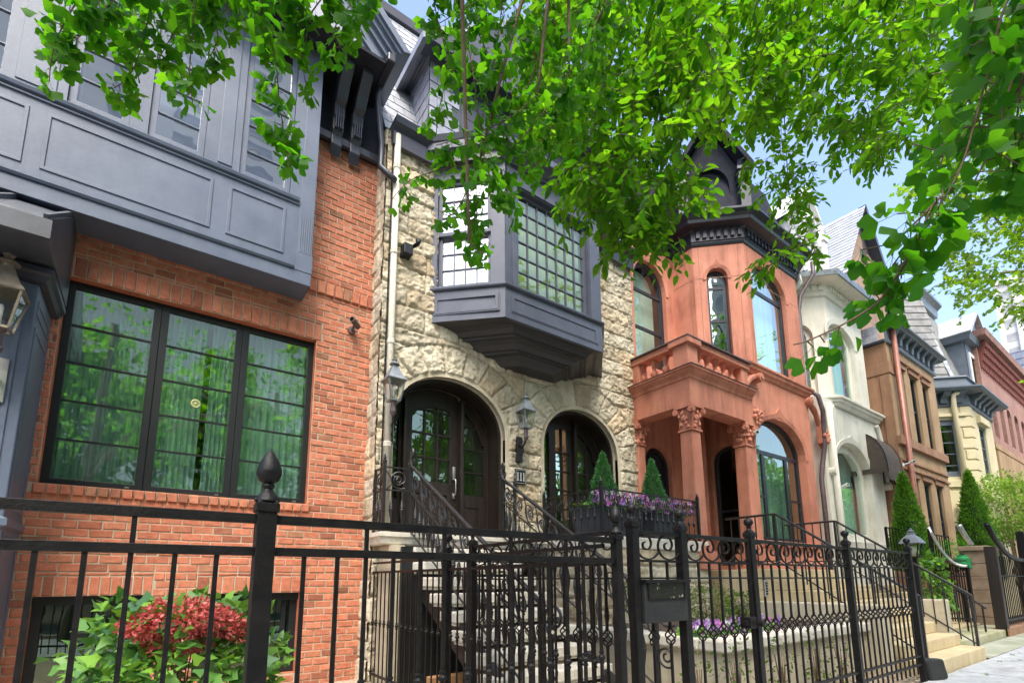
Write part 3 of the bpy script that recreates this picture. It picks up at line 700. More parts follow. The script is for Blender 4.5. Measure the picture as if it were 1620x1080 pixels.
# windows of the oriel
wv0 = OZs+.06; uL0, uL1 = .12, ll-.22
u = lambda x, y: (aY(x, y, OY)[0]-OX1)
fu0, fu1 = u(820, 440), u(933, 480)+.0
mb = MB(); plate(mb, L45, rect(0, ll, OZs+.02, OZt), [rect(uL0, uL1, wv0, OZt-.5)], 0, .14)
plate(mb, LF, rect(0, lf, OZs+.02, OZt), [rect(fu0, fu1, wv0, OZt-.62)], 0, .14)
plate(mb, LR, rect(0, ll, OZs+.02, OZt), [rect(.2, ll-.12, wv0, OZt-.5)], 0, .14)
mb.build('oriel_wall', M['oriel'], ori)
zt = OZt-.5; zm = wv0+(zt-wv0)*.5
for pl, a, b in ((L45, uL0, uL1), (LR, .2, ll-.12)):
    w = window(ori, pl, rectf(a+.002, b-.002, zm-.03, zt), .06, .05, M['glassS'], M['oriel'], grid(a+.06, b-.06, zm+.03, zt-.06, 4, 3), back=M['blind_or_dark_room'], backd=.3, bw=.015)
    w = window(ori, pl, rectf(a+.002, b-.002, wv0, zm+.02), .06, .10, M['glassS'], M['oriel'], grid(a+.06, b-.06, wv0+.06, zm-.04, 4, 3), back=M['blind_or_dark_room'], backd=.3, bw=.015)
ztf = OZt-.62
w = window(ori, LF, rectf(fu0+.002, fu1-.002, wv0, ztf), .06, .07, M['glassO'], M['oriel'], grid(fu0+.06, fu1-.06, wv0+.06, ztf-.06, 7, 6), back=M['olive'], backd=.12, bw=.016)
mb = MB(); ring(mb, LF, rect(fu0-.12, fu1+.1, wv0-.02, ztf+.1), rect(fu0-.03, fu1+.02, wv0-.02, ztf+.02), -.02, .03); mb.build('casing', M['oriel'], w, bevel=.006)
MB().sweep([(0, OZt-.3), (.02, OZt-.3), (.04, OZt-.2), (.12, OZt-.12), (.2, OZt-.1), (.2, OZt+.02), (0, OZt+.1)], path).build('oriel_cornice', M['oriel'], ori)
# ---- gutter, mansard, slated dormer
gp = [(SX0+.05, YS-.12), (OX0-.05, YS-.12), (OX1-.1, OY-.02), (OX2+.1, OY-.02), (OX3, YS-.12), (SX1, YS-.12)]
gut = MB().sweep([(-.3, TOPS-.06), (0, TOPS-.05), (.04, TOPS), (.10, TOPS+.03), (.13, TOPS+.12), (.10, TOPS+.12), (-.3, TOPS+.1)], gp).build('gutter', M['navyd'], st)
MB().sweep([(-.02, TOPS-.3), (.02, TOPS-.29), (.02, TOPS-.06), (-.2, TOPS-.05)], gp).build('fascia', M['blackpaint'], gut)
ma = .42; MH = 5.2
tiles('mansard', M['slatel'], st, (SX0-.02, YS+.05, TOPS+.1), (1, 0, 0), (0, ma, 1), (0, -1, ma), 3.2, MH, .30, .26)
MB().add([(SX0-.02, YS+.06, TOPS+.1), (SX1, YS+.06, TOPS+.1), (SX1, YS+.06+MH*.39, TOPS+.1+MH*.93), (SX0-.02, YS+.06+MH*.39, TOPS+.1+MH*.93)], [(0, 1, 2, 3)]).build('roof_deck', M['navyd'], st)
MB().box(SX0, SX1, YS+.3, YS+9, TOPS, TOPS+.2).build('attic_floor', M['dark'], st)
rz = TOPS+.1+MH*.92; ry = YS+.06+MH*.385
MB().sweep([(0, rz-.1), (.12, rz-.08), (.14, rz+.1), (0, rz+.14)], [(SX0-.05, ry), (SX1, ry)]).build('roof_curb', M['navyd'], st)
dx0 = aY(679, 150, YS-.08)[0]; DY = YS-.08; dz1 = aY(679, 93, DY)[1]
dorm = MB().box(dx0, OX3, DY, YS+2.6, TOPS+.1, dz1+.2).build('dormer', M['navyd'], st)
tiles('slate_cladding', M['slate'], dorm, (dx0-.002, YS+1.8, TOPS+.1), (0, -1, 0), (0, 0, 1), (-1, 0, 0), 1.8+.08, dz1-TOPS+.05, .28, .235)
tiles('slate_cladding', M['slate'], dorm, (dx0, DY-.002, TOPS+.1), (1, 0, 0), (0, 0, 1), (0, -1, 0), OX3-dx0, dz1-TOPS+.05, .28, .235,
      outline=lambda a, b: not (.55 < a < OX3-dx0-.55 and b > .5))
window(dorm, street(DY), rectf(dx0+.6, OX3-.6, TOPS+.65, dz1-.1), .08, -.02, M['glassS'], M['navyd'], grid(dx0+.68, OX3-.68, TOPS+.73, dz1-.18, 4, 3), bw=.02)
cxd = (dx0+OX3)/2; ov = .28
mb = MB()
for s_ in (1, -1):
    e = dx0-ov if s_ > 0 else OX3+ov
    z0 = dz1-.05
    mb.prism([(e, DY-.32, z0-.05), (cxd, DY-.32, z0+1.9), (cxd, DY-.32, z0+2.05), (e, DY-.32, z0+.10)], (0, 3.2, 0))
mb.build('dormer_roof', M['slate'], dorm)
MB().prism([(dx0-ov, DY-.3, dz1), (OX3+ov, DY-.3, dz1), (cxd, DY-.3, dz1+1.9)], (0, .32, 0)).build('dormer_gable', M['navyd'], dorm)
MB().sweep([(0, dz1-.02), (.05, dz1), (.05, dz1+.03), (.08, dz1+.05), (.08, dz1+.1), (0, dz1+.1)], [(dx0, DY+2), (dx0, DY), (OX3, DY)]).build('dormer_cornice', M['navyd'], dorm)
# downpipes at the party line
def pipe(parent, pts, r, mt, name='drainpipe', n=8): return MB().tube(pts, r, n).build(name, mt, parent, smooth=True)
x_ = SX0+.13
dp = pipe(st, [(x_, YS-.12, TOPS-.1), (x_, YS-.12, 1.9)], .048, M['oldpaint'])
mb = MB()
for z in (3.1, 4.6, 6.0, 7.4): mb.lathe((x_, YS-.12, z), [(.05, -.04), (.058, -.03), (.058, .03), (.05, .04)], 8)
mb.build('collar', M['oldpaint'], dp)
MB().tube([(x_-.055, YS-.08, TOPS-.2), (x_-.058, YS-.08, 1.9)], .012, 5).build('cable', M['frame'], dp)
pipe(bh, [(eX+.04, YB-.45, eZ), (eX+.03, YB-.4, eZ-.12), (WX1-.10, YB-.3, TOPB+.12), (WX1-.10, YB-.28, TOPB-.25), (x_-.06, YS-.2, TOPB-.55)], .045, M['navyd'])
# ---- stoop of thin limestone slabs
stp = thing('stoop', 'limestone stoop with open stone slab steps below the arched entrance door', 'steps', (3.5, 5, 0))
MB().box(2.42, 5.35, 6.08, YS+.45, 1.71, 1.865).build('landing', M['step'], stp, bevel=.018)
MB().sweep([(0, 1.70), (.03, 1.72), (.05, 1.80), (.07, 1.81), (.07, 1.868), (0, 1.868)], [(2.42, YS-.02), (2.42, 6.08), (5.35, 6.08)]).build('nosing', M['step'], stp, bevel=.004)
tr = [(6.08, 1.68)]; ny = 9
for k in range(ny):
    zt_ = 1.675-.19*k; yf = 5.86-.265*k
    mb = MB(); mb.box(2.75-.0*k, 4.3, yf, yf+.36, zt_-.115, zt_); mb.box(2.77, 4.28, yf+.03, yf+.34, zt_-.15, zt_-.115)
    t_ = mb.build('tread', M['step'], stp, bevel=.014)
mb = MB()
for x in (2.82, 4.16):
    mb.prism([(x, 6.05, 1.55), (x, 6.05, 1.2), (x, 3.8, -.25), (x, 3.55, -.05), (x, 3.6, .05)], (.07, 0, 0))
build_each(mb, 'stringer', M['ironr'], stp)
MB().box(2.6, 4.5, 5.9, 6.05, -.1, 1.68).build('dark_under_stoop', M['frame'], stp)  # darkness of the doorway under the landing, put into a black slab
MB().box(2.50, 2.66, 5.95, 6.4, -.1, 1.7).build('pier', M['dress'], stp)
tag(MB().box(2.66, 4.0, 5.15, 5.28, .0, .2).build('timber_beam', M['timber'], None, bevel=.006), 'bare orange timber beam lying on gravel under the stoop', 'beam')
# ---- terrace beside the stoop
ter = thing('terrace', 'rock faced limestone terrace with pale coping beside the stoop', 'terrace', (6.5, 5.5, 0))
TX0, TX1, TY = 5.2, 8.0, 5.16
rockwall('wall', ter, street(TY).P, TX0, TX1, -.1, 1.72, .025, seed=21, courses=(.25, .4), amp=.7)
rockwall('wall', ter, PL((TX0, YS), (0, -1)).P, 0, YS-TY, -.1, 1.72, .03, seed=22, amp=.6)
MB().box(TX0+.05, TX1, TY+.05, YS, -.1, 1.72).build('core', M['dress'], ter)
MB().box(TX0-.06, TX1, TY-.07, YS, 1.72, 1.90).build('coping', M['step'], ter, bevel=.02)
# house number
np_ = thing('house_number_plaque', 'small black plaque with the number 111 between the two stone arches', 'sign', (aY(819, 755, YS)[0], YS-.07, aY(819, 755, YS)[1]))
nx, nzz = np_.location.x, np_.location.z
MB().box(nx-.115, nx+.115, YS-.085, YS-.02, nzz-.125, nzz+.125).build('plate', M['frame'], np_, bevel=.008)
mb = MB(); ring(mb, street(YS-.085), rect(nx-.10, nx+.10, nzz-.11, nzz+.11), rect(nx-.095, nx+.095, nzz-.105, nzz+.105), -.003, .004); mb.build('border', M['digit'], np_)
mb = MB()
for k in (-1, 0, 1):
    c = nx+k*.06
    mb.box(c-.009, c+.009, YS-.091, YS-.083, nzz-.07, nzz+.07); mb.box(c-.019, c+.019, YS-.0905, YS-.083, nzz-.07, nzz-.058); mb.add([(c-.024, YS-.0905, nzz+.05), (c-.011, YS-.0905, nzz+.05), (c-.011, YS-.0905, nzz+.07)], [(0, 1, 2)])
mb.build('digits', M['digit'], np_)
# wall lanterns
def lantern(px, py, Y, label, sc=1, grp=None, bp=None, mt=None):
    x, z = aY(px, py, Y)
    t = thing('wall_lantern', label, 'lantern', (x, Y, z), grp)     # (px,py) = middle of the glass body
    o = Vector((x, Y, z))
    armdx = (aY(bp[0], bp[1], YS)[0]-x)/sc if bp else -.1; zm_ = mt or M['zinc']
    def sqf(r, z): return [o+Vector((a*r, b*r, z)) for a, b in ((-1,-1),(1,-1),(1,1),(-1,1))]
    h = .17*sc; rb, rtp = .078*sc, .135*sc
    mb = MB(); b_, t_ = sqf(rb, -h), sqf(rtp, h)
    for k in range(4): mb.bar(b_[k], t_[k], .018*sc)
    for k in range(4): mb.bar(b_[k], b_[(k+1) % 4], .02*sc); mb.bar(t_[k], t_[(k+1) % 4], .024*sc)
    mb.build('cage', zm_, t)
    mb = MB()
    for k in range(4): mb.poly([b_[k], b_[(k+1) % 4], t_[(k+1) % 4], t_[k]])
    mb.build('pane', M['lampglass'], t)
    mb = MB(); mb.lathe(o+Vector((0,0,h)), [(rtp*1.12, -.01), (rtp*1.15, .0), (rtp*.86, .06*sc), (.055*sc, .2*sc), (.05*sc, .22*sc)], 4, True)
    mb.lathe(o+Vector((0,0,h+.22*sc)), [(.04*sc, 0), (.04*sc, .03*sc), (.085*sc, .045*sc), (.06*sc, .07*sc), (.03*sc, .09*sc), (.03*sc, .11*sc), (.045*sc, .12*sc), (.01*sc, .14*sc)], 10)
    mb.build('cap', zm_, t, smooth=.5)
    MB().lathe(o+Vector((0,0,-h)), [(.012, .02), (.02*sc, .2*sc), (.012, .22*sc)], 8).build('burner', M['whitepl'], t, smooth=True)
    mb = MB(); mb.lathe(o+Vector((0,0,-h)), [(.06*sc, 0), (.04*sc, -.03*sc), (.045*sc, -.16*sc), (.055*sc, -.17*sc), (.04*sc, -.22*sc), (.02*sc, -.24*sc)], 10)
    mb.build('stem', M['pipe'], t, smooth=.5)
    mb = MB(); w = Vector((x+armdx*sc, YS-.06, z-.5*sc))
    mb.box(w.x-.05, w.x+.05, YS-.1, YS-.02, w.z-.2, w.z+.22)
    mb.tube([o+Vector((0,0,-h-.2*sc)), o+Vector((armdx*.3,(YS-Y)*.2,-h-.27*sc)), o+Vector((armdx*.8,(YS-Y)*.6,-h-.30*sc)), (w.x, YS-.08, w.z+.12)], .018, 6)
    sp = [(w.x+.0, YS-.12-.07*math.sin(a), w.z-.02-.07*math.cos(a)) for a in np.linspace(0, 5, 12)]
    mb.tube(sp, .014, 5)
    mb.build('bracket', M['ironr'], t, bevel=.004); return t
lantern(623, 618, 6.02, 'zinc wall lantern left of the arched entrance door beside the drainpipe', .84, 'zinc wall lanterns of the stone house', (613, 668))
lantern(832, 664, 6.1, 'zinc wall lantern on the stone pier between the two arches', .82, 'zinc wall lanterns of the stone house', (817, 697))
# big lantern by the entry porch at the left edge
lt = lantern(1, 490, PYF-.25, 'large tarnished lantern on the slate blue entry porch at the left edge', 1.0, None, None, M['tarnish'])
for c in lt.children:
    if c.name.startswith('bracket'): bpy.data.objects.remove(c); break
o = lt.location; mb = MB(); mb.bar((o.x, o.y, o.z-.5), (o.x, PYF, o.z-.55), .03); mb.box(o.x-.06, o.x+.06, PYF-.03, PYF, o.z-.75, o.z-.35); mb.build('bracket', M['steel'], lt)
# security cameras
def cctv(px, py, Y, label, mt, d=(.1, -.12, -.05), wallY=YS, white=False):
    x, z = aY(px, py, Y); t = thing('security_camera', label, 'camera', (x, wallY, z)); o = Vector((x, Y, z)); dv = Vector(d)
    MB().tube([(x+.0, wallY-.01, z-.05), (x, wallY-.05, z-.05)], .055, 12).build('mount', mt, t)
    MB().tube([(x, wallY-.04, z-.05), o], .018, 6).build('arm', mt, t)
    dn = dv.normalized(); mb = MB().tube([o-dn*.09, o+dn*.10], .042, 12); b = mb.build('housing', mt, t, smooth=.6)
    MB().tube([o+dn*.10, o+dn*.104], .03, 10).build('lens', M['glassD'], b); return t
cctv(562, 511, YB-.17, 'dark bullet security camera on the brick wall beneath the soldier course', M['pipe'], (-.12, -.12, .02), YB)
cc = thing('security_camera', 'small black box camera with spotlight on the rough stone beside the drainpipe', 'camera', (aY(640, 404, YS)[0], YS, aY(640, 404, YS)[1]))
o = cc.location; MB().box(o.x-.09, o.x+.05, YS-.2, YS-.02, o.z-.09, o.z+.08).build('housing', M['frame'], cc, bevel=.01)
MB().tube([(o.x+.02, YS-.1, o.z+.05), (o.x+.12, YS-.2, o.z+.12), (o.x+.10, YS-.26, o.z+.13)], [.02, .035, .045], 8).build('spotlight', M['frame'], cc, smooth=True)
# ============================================================ RED HOUSE
YR, YF = 6.6, 5.26
rh = thing('red_house', 'terracotta red painted house with balustraded portico and black cornice', 'house', (10.5, YF, 0))
XR0, XR1 = 7.9, 12.86
XS_, Y1 = 9.6, 6.04; X2 = 10.40
FL = 1.42                                     # entrance floor
c45 = PL((XS_, Y1), (X2-XS_, YF-Y1)); L4 = (Vector((X2-XS_, YF-Y1))).length
RF = street(YF); RW = street(YR); RS = PL((XS_, YR), (0, -1)); RE = PL((XR1, YF), (0, 1)); RR = PL((XR1, YF), (1, 1))
ZC = aY(1176, 384, YF)[1]                     # underside of the cornice
ZST = aY(1230, 592, YF-.1)[1]                 # string course under the upper windows
RFr = 12.62
# upper storey walls
uw0, uw1 = aY(1194, 520, YF)[0], aY(1251, 560, YF)[0]
uws = aY(1240, 479, YF)[1]; uwb = ZST+.12
rw0, rw1 = aY(1004, 500, YR)[0], aY(1056, 520, YR)[0]; rws = aY(1053, 470, YR)[1]; rwt = aY(1022, 412, YR)[1]; rwb = aY(1030, 560, YR)[1]-.3
n0, n1 = .42*L4-.2, .42*L4+.26; nt = aY(1140, 421, 5.6)[1]; nb = ZST+.2
mb = MB()
plate(mb, RW, rect(XR0, XS_, FL, ZC+.3), [arch(rw0, rw1, rwb, rws, rwt-rws), arch(8.25, 9.15, FL+.02, 3.6, .45)], 0, .22)
plate(mb, RS, rect(0, YR-Y1, FL, ZC+.3))
plate(mb, c45, rect(0, L4, ZST-.2, ZC+.3), [arch(n0, n1, nb, nt-.28, .28)], 0, .2)
plate(mb, RF, rect(X2, XR1, ZST-.1, ZC+.3), [arch(uw0, uw1, uwb, uws, .62)], 0, .22)
plate(mb, RR, rect(0, 1.2, 1.2, ZC+.3))
# lower storey of the bay is square
lw0, lw1 = aY(1202, 780, YF)[0], aY(1287, 850, YF)[0]
lws = aY(1276, 730, YF)[1]; lwt = aY(1225, 657, YF)[1]; lwb = aY(1290, 860, YF)[1]
LX0 = 9.95
plate(mb, RF, rect(LX0, XR1, -.2, ZST-.1), [arch(lw0, lw1, lwb, lws, .80)], 0, .25)
PLs = PL((LX0, YR), (0, -1))
plate(mb, PLs, rect(0, YR-YF, -.2, ZST-.1), [arch(.45, 1.15, FL+.12, 3.75, .35)], 0, .2)
mb.add([(LX0, YF, ZST-.1), (XR1, YF, ZST-.1), (XR1, YR, ZST-.1), (LX0, YR, ZST-.1)], [(0, 1, 2, 3)])
rwall = mb.build('wall', M['red'], rh)
MB().box(XR0+.02, XR1+.9, YR+.6, YR+11, -.5, ZC).build('body', M['red'], rh)
MB().box(LX0+.3, XR1-.1, YF+.9, YF+1.0, 0, ZC).build('dark_room_back', M['dark'], rh)
MB().box(XR0+.1, LX0+.3, YR+.35, YR+.4, 0, ZC).build('dark_room_back', M['dark'], rh)
# incised joints and hood moulds
mb = MB()
zj = uws+.1
for pl, a, b in ((RF, X2, XR1), (c45, 0, L4), (RS, 0, YR-Y1)):
    for z in (zj, ):
        pbox(mb, pl, a+.02, b-.02, z-.008, z+.004, -.004, .004)
pbox(mb, RF, X2+.12, X2+.13, ZST+.1, ZC, -.004, .004); pbox(mb, c45, L4-.14, L4-.13, ZST+.1, ZC, -.004, .004); pbox(mb, c45, .12, .13, ZST, ZC, -.004, .004); pbox(mb, RS, YR-Y1-.1, YR-Y1-.09, ZST, ZC, -.004, .004)
mb.build('joint', M['brown'], rwall)
def hood(pl, u0, u1, v0, vs, rise, w=.09, og=.16, name='hood_mould', d=-.03, mt=None):
    mb = MB(); o = [(a, b) for a, b in arch(u0-w, u1+w, v0, vs, rise+w, 24, og)][1:]; o = o[1:]+o[:1] if False else o
    i_ = arch(u0-.005, u1+.005, v0, vs, rise+.005, 24, og*.35)[1:]
    o, i_ = o[:], i_[:]
    o2, in2 = o[1:], i_[1:]; n = len(o2); vs_ = []
    for k in range(n):
        (a, b), (c, e) = o2[k], in2[k]; m1 = (a*.45+c*.55, b*.45+e*.55)
        vs_ += [pl.P(a, b, 0), pl.P(a, b, d), pl.P(m1[0], m1[1], d*.6), pl.P(c, e, d*.3), pl.P(c, e, .02)]
    mb.add(vs_, [(k*5+j, k*5+j+1, (k+1)*5+j+1, (k+1)*5+j) for k in range(n-1) for j in range(4)])
    return mb.build(name, mt or M['red'], rwall if mt is None else None, smooth=.5)
hood(RF, uw0, uw1, uwb, uws, .62); hood(c45, n0, n1, nb, nt-.28, .28, .07); hood(RW, rw0, rw1, rwb, rws, rwt-rws, .08); hood(RF, lw0, lw1, lwb, lws, .8, .1, .18)
# sills and string courses
strp = [(0, -.20), (.03, -.19), (.05, -.12), (.09, -.10), (.10, -.03), (.13, -.02), (.13, .03), (0, .07)]
MB().sweep([(o, ZST+z) for o, z in strp], [(LX0-.0, YF), (XR1+.02, YF), (XR1+.02, YF+.7)]).build('string_course', M['red'], rwall, bevel=.006)
MB().sweep([(0, lwb-.14), (.06, lwb-.12), (.08, lwb-.02), (0, lwb)], [(lw0-.1, YF), (lw1+.15, YF)]).build('sill', M['red'], rwall)
MB().sweep([(0, FL-.1), (.05, FL-.08), (.05, FL+.14), (.02, FL+.2), (0, FL+.2)], [(LX0, YF+.1), (LX0, YF), (XR1, YF)]).build('plinth', M['red'], rwall)
# windows
bp = M['blackpaint']
wu = window(rh, RF, lambda i: arch(uw0+i, uw1-i, uwb+i, uws, .62-i, 18), .09, .10, M['glassT'], bp, [(uw0+.05, uws-.03, uw1-.05, uws-.03, .09)], back=M['paleteal'], backd=.22)
zmn = nb+(nt-nb)*.45
window(rh, c45, lambda i: arch(n0+i, n1-i, nb+i, nt-.28, .28-i, 18), .075, .14, M['glass'], bp, [(n0+.05, nt-.42, n1-.05, nt-.42, .06), (n0+.05, zmn, n1-.05, zmn, .06)], back=M['dark'], backd=.4)
window(rh, RW, lambda i: arch(rw0+i, rw1-i, rwb+i, rws, rwt-rws-i, 18), .085, .10, M['glassT'], bp, [(rw0+.05, rws-.05, rw1-.05, rws-.05, .07), (rw0+.05, rws-.95, rw1-.05, rws-.95, .07)], back=M['blind_or_dark_room'], backd=.22)
um = lambda t: lw0+(lw1-lw0)*t
wl = window(rh, RF, lambda i: arch(lw0+i, lw1-i, lwb+i, lws, .8-i, 22), .09, .17, M['glass'], bp,
    [(lw0+.05, lws+.02, lw1-.05, lws+.02, .09), (um(.27), lwb, um(.27), lws, .11), (um(.73), lwb, um(.73), lws, .11), (lw0, (lwb+lws)/2, um(.27), (lwb+lws)/2, .05), (um(.73), (lwb+lws)/2, lw1, (lwb+lws)/2, .05)])
curtain('curtain', 'teal curtain behind the wide arched lower window of the red house', RF, um(.04), um(.97), lwb, lws+.1, .5, folds=16)
window(rh, PLs, lambda i: arch(.45+i, 1.15-i, FL+.12+i, 3.75, .35-i, 14), .07, .12, M['glassD'], bp, [(.5, 2.7, 1.1, 2.7, .05)], back=M['dark'], backd=.5)
dq = MB(); ring(dq, RW, arch(8.25, 9.15, FL+.02, 3.6, .45), arch(8.33, 9.07, FL+.02, 3.6, .37), .1, .1); rd = dq.build('door_frame', bp, rh)
mb = MB(); fill(mb, RW, arch(8.33, 9.07, FL+.02, 3.6, .37), .16); ring(mb, RW, rect(8.42, 8.98, FL+.2, FL+.9), rect(8.47, 8.93, FL+.25, FL+.85), .145, .02); ring(mb, RW, rect(8.42, 8.98, FL+1.1, 3.5), rect(8.47, 8.93, FL+1.15, 3.45), .145, .02)
mb.build('door', bp, rd)
# lower bay consoles: scroll brackets at both ends of the string course and carved corbels
def console(x, sgn, y=YF):
    pts = [(x, ZST-.2)]
    mb = MB(); q = [(x+sgn*.62*t, y-.05-.06*math.sin(PI*t), ZST-.28-1.0*(t**2.2)*.75) for t in np.linspace(0, 1, 14)]
    q = [(x+sgn*(.62*(1-(1-t)**2)), y-.045, ZST-.27-.85*t**1.6) for t in np.linspace(0, 1, 14)]
    mb.tube(q, [.07]*6+[.06]*8, 8)
    mb.tube([(x-.02, y-.18, ZST-.30), (x-.02, y+.02, ZST-.30)], .10, 12); mb.tube([(x-.02, y-.2, ZST-.30), (x-.02, y-.16, ZST-.3)], .05, 10)
    return mb.build('console', M['red'], rwall, smooth=.6)
console(LX0+.42, -1); console(XR1-.05, 1, YF+.05)
def carved(mb, x, y, z, r, n=26, s=(1, .5, 1)):
    for k in range(n):
        a, b = rnd.random()*2*PI, rnd.random()
        cx_, cz_ = x+math.cos(a)*r*b**.6*s[0], z+math.sin(a)*r*b**.6*s[2]
        mb.lathe((cx_, y-rnd.random()*.05, cz_), [(.004, -.05), (.035, -.035), (.048, 0), (.03, .04), (.004, .055)], 6)
for (px_, py_) in ((1191, 660), (1300, 690)):
    x, z = aY(px_, py_, YF-.05); mb = MB()
    mb.prism([(x-.17, YF, z+.22), (x+.17, YF, z+.22), (x+.15, YF, z-.2), (x, YF, z-.30), (x-.15, YF, z-.2)], (0, -.13, 0))
    carved(mb, x, YF-.13, z, .17); mb.build('carved_corbel', M['red'], rwall, bevel=.01)
# ---- portico
PX0, PX1, PY = 7.78, 9.92, 5.12
zc0 = aY(1089, 577, PY-.05)[1]; zb0 = aY(1113, 605+22, PY)[1]
zar = aY(1105, 641, PY)[1]
pth = [(PX0, YS), (PX0, PY), (PX1, PY)]
por = MB().box(PX0, PX1+.05, PY, PY+.34, zar, zc0-.16)
por.box(PX0, PX0+.34, PY+.34, YR, zar, zc0-.16)
por.box(PX0, PX1, PY+.3, YR, zc0-.2, zc0-.05)
por = por.build('portico', M['red'], rh, bevel=.008)
MB().sweep([(0, zc0-.20), (.02, zc0-.19), (.03, zc0-.14), (.09, zc0-.08), (.10, zc0-.04), (.13, zc0-.03), (.13, zc0+.01), (-.3, zc0+.03)], pth).build('cornice', M['red'], por)
MB().sweep([(.135, zc0-.005), (.145, zc0+.012), (-.3, zc0+.034)], pth).build('flashing', M['pipe'], por)
zr = aY(1081, 526, PY)[1]
mb = MB(); mb.box(PX0+.02, PX0+.34, PY+.02, PY+.34, zc0+.02, zr-.14); mb.box(PX0-.04, PX0+.40, PY-.04, PY+.40, zr-.15, zr-.02)
mb.box(PX1-.24, PX1, PY+.04, PY+.3, zc0+.02, zr-.16); mb.box(PX0+.03, PX0+.28, YS-.22, YS+.02, zc0+.02, zr-.16); build_each(mb, 'pier', M['red'], por, bevel=.008)
mb = MB(); mb.box(PX0+.4, PX1+.04, PY, PY+.28, zr-.16, zr-.04); mb.box(PX0, PX0+.28, PY+.4, YS, zr-.16, zr-.04)
mb.box(PX0+.34, PX1-.2, PY+.05, PY+.26, zc0+.03, zc0+.09); mb.box(PX0+.05, PX0+.26, PY+.34, YS-.2, zc0+.03, zc0+.09); mb.build('handrail', M['red'], por, bevel=.01)
mb = MB(); mb.box(PX0-.05, PX1+.06, PY-.05, PY+.3, zr-.035, zr-.02+.006); mb.box(PX0-.05, PX0+.3, PY+.3, YS, zr-.035, zr-.014); mb.build('flashing', M['pipe'], por)
hb = zr-.16-(zc0+.09); z0 = zc0+.09
balp = [(.075, 0), (.075, .06), (.05, .07), (.06, .10), (.085, .2), (.085, .26), (.05, .36), (.038, .44), (.045, .47), (.06, .48), (.06, .50), (.045, .51), (.06, .58), (.085, .66), (.085, .74)]
balp = [(r*.88, z/.74*hb) for r, z in balp]
bm0 = MB().lathe((0, 0, 0), balp, 10).build('baluster', M['red'], por, smooth=.7, loc=(0, 0, 0))
po = wloc(por)
bm0.location = Vector((PX0+.17, PY+.62, z0))-po
me = bm0.data
# rebuild mesh at its own origin
me.transform(Matrix.Translation(po))
for k in range(1, 3): inst('baluster', me, por, Vector((PX0+.17, PY+.62+k*.27, z0))-po)
for k in range(5): inst('baluster', me, por, Vector((PX0+.55+k*.285, PY+.15, z0))-po)
def capital(mb, x0, x1, y0, y1, z0, z1):
    mb.box(x0-.02, x1+.02, y0-.02, y1+.02, z0, z0+.035); mb.box(x0, x1, y0, y1, z0+.035, z1-.05); mb.box(x0-.06, x1+.06, y0-.06, y1+.06, z1-.05, z1)
    cx_, cy_ = (x0+x1)/2, (y0+y1)/2
    for (a, b, ax) in ((x0-.03, y0-.03, 0), (x1+.03, y0-.03, 1), (x0-.03, y1+.03, 2), (x1+.03, y1+.03, 3)):
        mb.tube([(a-.05, b-.01, z1-.11), (a+.05, b+.01, z1-.11)], .055, 9); mb.tube([(a-.01, b-.05, z1-.11), (a+.01, b+.05, z1-.11)], .05, 9)
    for k in range(10):
        t = rnd.random(); z = rnd.uniform(z0+.06, z1-.1)
        mb.lathe((x0+(x1-x0)*t, y0-.015, z), [(.005, -.05), (.035, -.02), (.03, .02), (.005, .05)], 6)
        mb.lathe((x0-.015, y0+(y1-y0)*t, z), [(.005, -.05), (.035, -.02), (.03, .02), (.005, .05)], 6)
cz = aY(1097, 678, PY)[1]
def column(x, y, w, name='column', half=False):
    mb = MB(); mb.prism([(x-w, y-w, FL+.55), (x+w, y-w, FL+.55), (x+w, y+w, FL+.55), (x-w, y+w, FL+.55)], (0, 0, 1)) if False else None
    zt_ = cz
    mb.add([(x-w, y-w, FL+.5), (x+w, y-w, FL+.5), (x+w, y+w, FL+.5), (x-w, y+w, FL+.5), (x-w*.9, y-w*.9, zt_), (x+w*.9, y-w*.9, zt_), (x+w*.9, y+w*.9, zt_), (x-w*.9, y+w*.9, zt_)],
        [(0,1,5,4),(1,2,6,5),(2,3,7,6),(3,0,4,7),(4,5,6,7),(3,2,1,0)])
    c = mb.build(name, M['red'], por, bevel=.02)
    mb = MB(); mb.box(x-w-.09, x+w+.09, y-w-.09, y+w+.09, FL, FL+.32); mb.box(x-w-.06, x+w+.06, y-w-.06, y+w+.06, FL+.32, FL+.42); mb.box(x-w-.02, x+w+.02, y-w-.02, y+w+.02, FL+.42, FL+.5)
    mb.build('base', M['red'], c, bevel=.012)
    mb = MB(); capital(mb, x-w*.92, x+w*.92, y-w*.92, y+w*.92, zt_, zar+.002); mb.build('capital', M['red'], c, smooth=.6); return c
column(PX0+.17, PY+.17, .145); column(PX1-.12, PY+.19, .14, 'pilaster'); column(PX0+.17, YS+.02, .12, 'pilaster')
# ---- cornice and attic
cp = [(XR0, YR), (XS_, YR), (XS_, Y1), (X2, YF), (XR1, YF), (XR1+.9, YF+.9)]
cpr = [(0, ZC-.02), (.03, ZC), (.05, ZC+.08), (.03, ZC+.12), (.05, ZC+.16), (.05, ZC+.52), (.10, ZC+.56), (.32, ZC+.62), (.34, ZC+.74), (.40, ZC+.80), (.46, ZC+.90), (.46, ZC+.98), (0, ZC+1.05)]
cor = MB().sweep([(o*.86, ZC+(z-ZC)*.66) for o, z in cpr], cp).build('cornice', M['blackpaint'], rh, bevel=.006)
mb = MB()
for pl, a, b in ((c45, .05, L4), (RF, X2+.05, XR1), (RW, XR0, XS_-.1)):
    n = int((b-a)/.15)
    for k in range(n):
        u_ = a+(k+.5)*(b-a)/n; pbox(mb, pl, u_-.04, u_+.04, ZC+.16, ZC+.33, -.09, -.03)
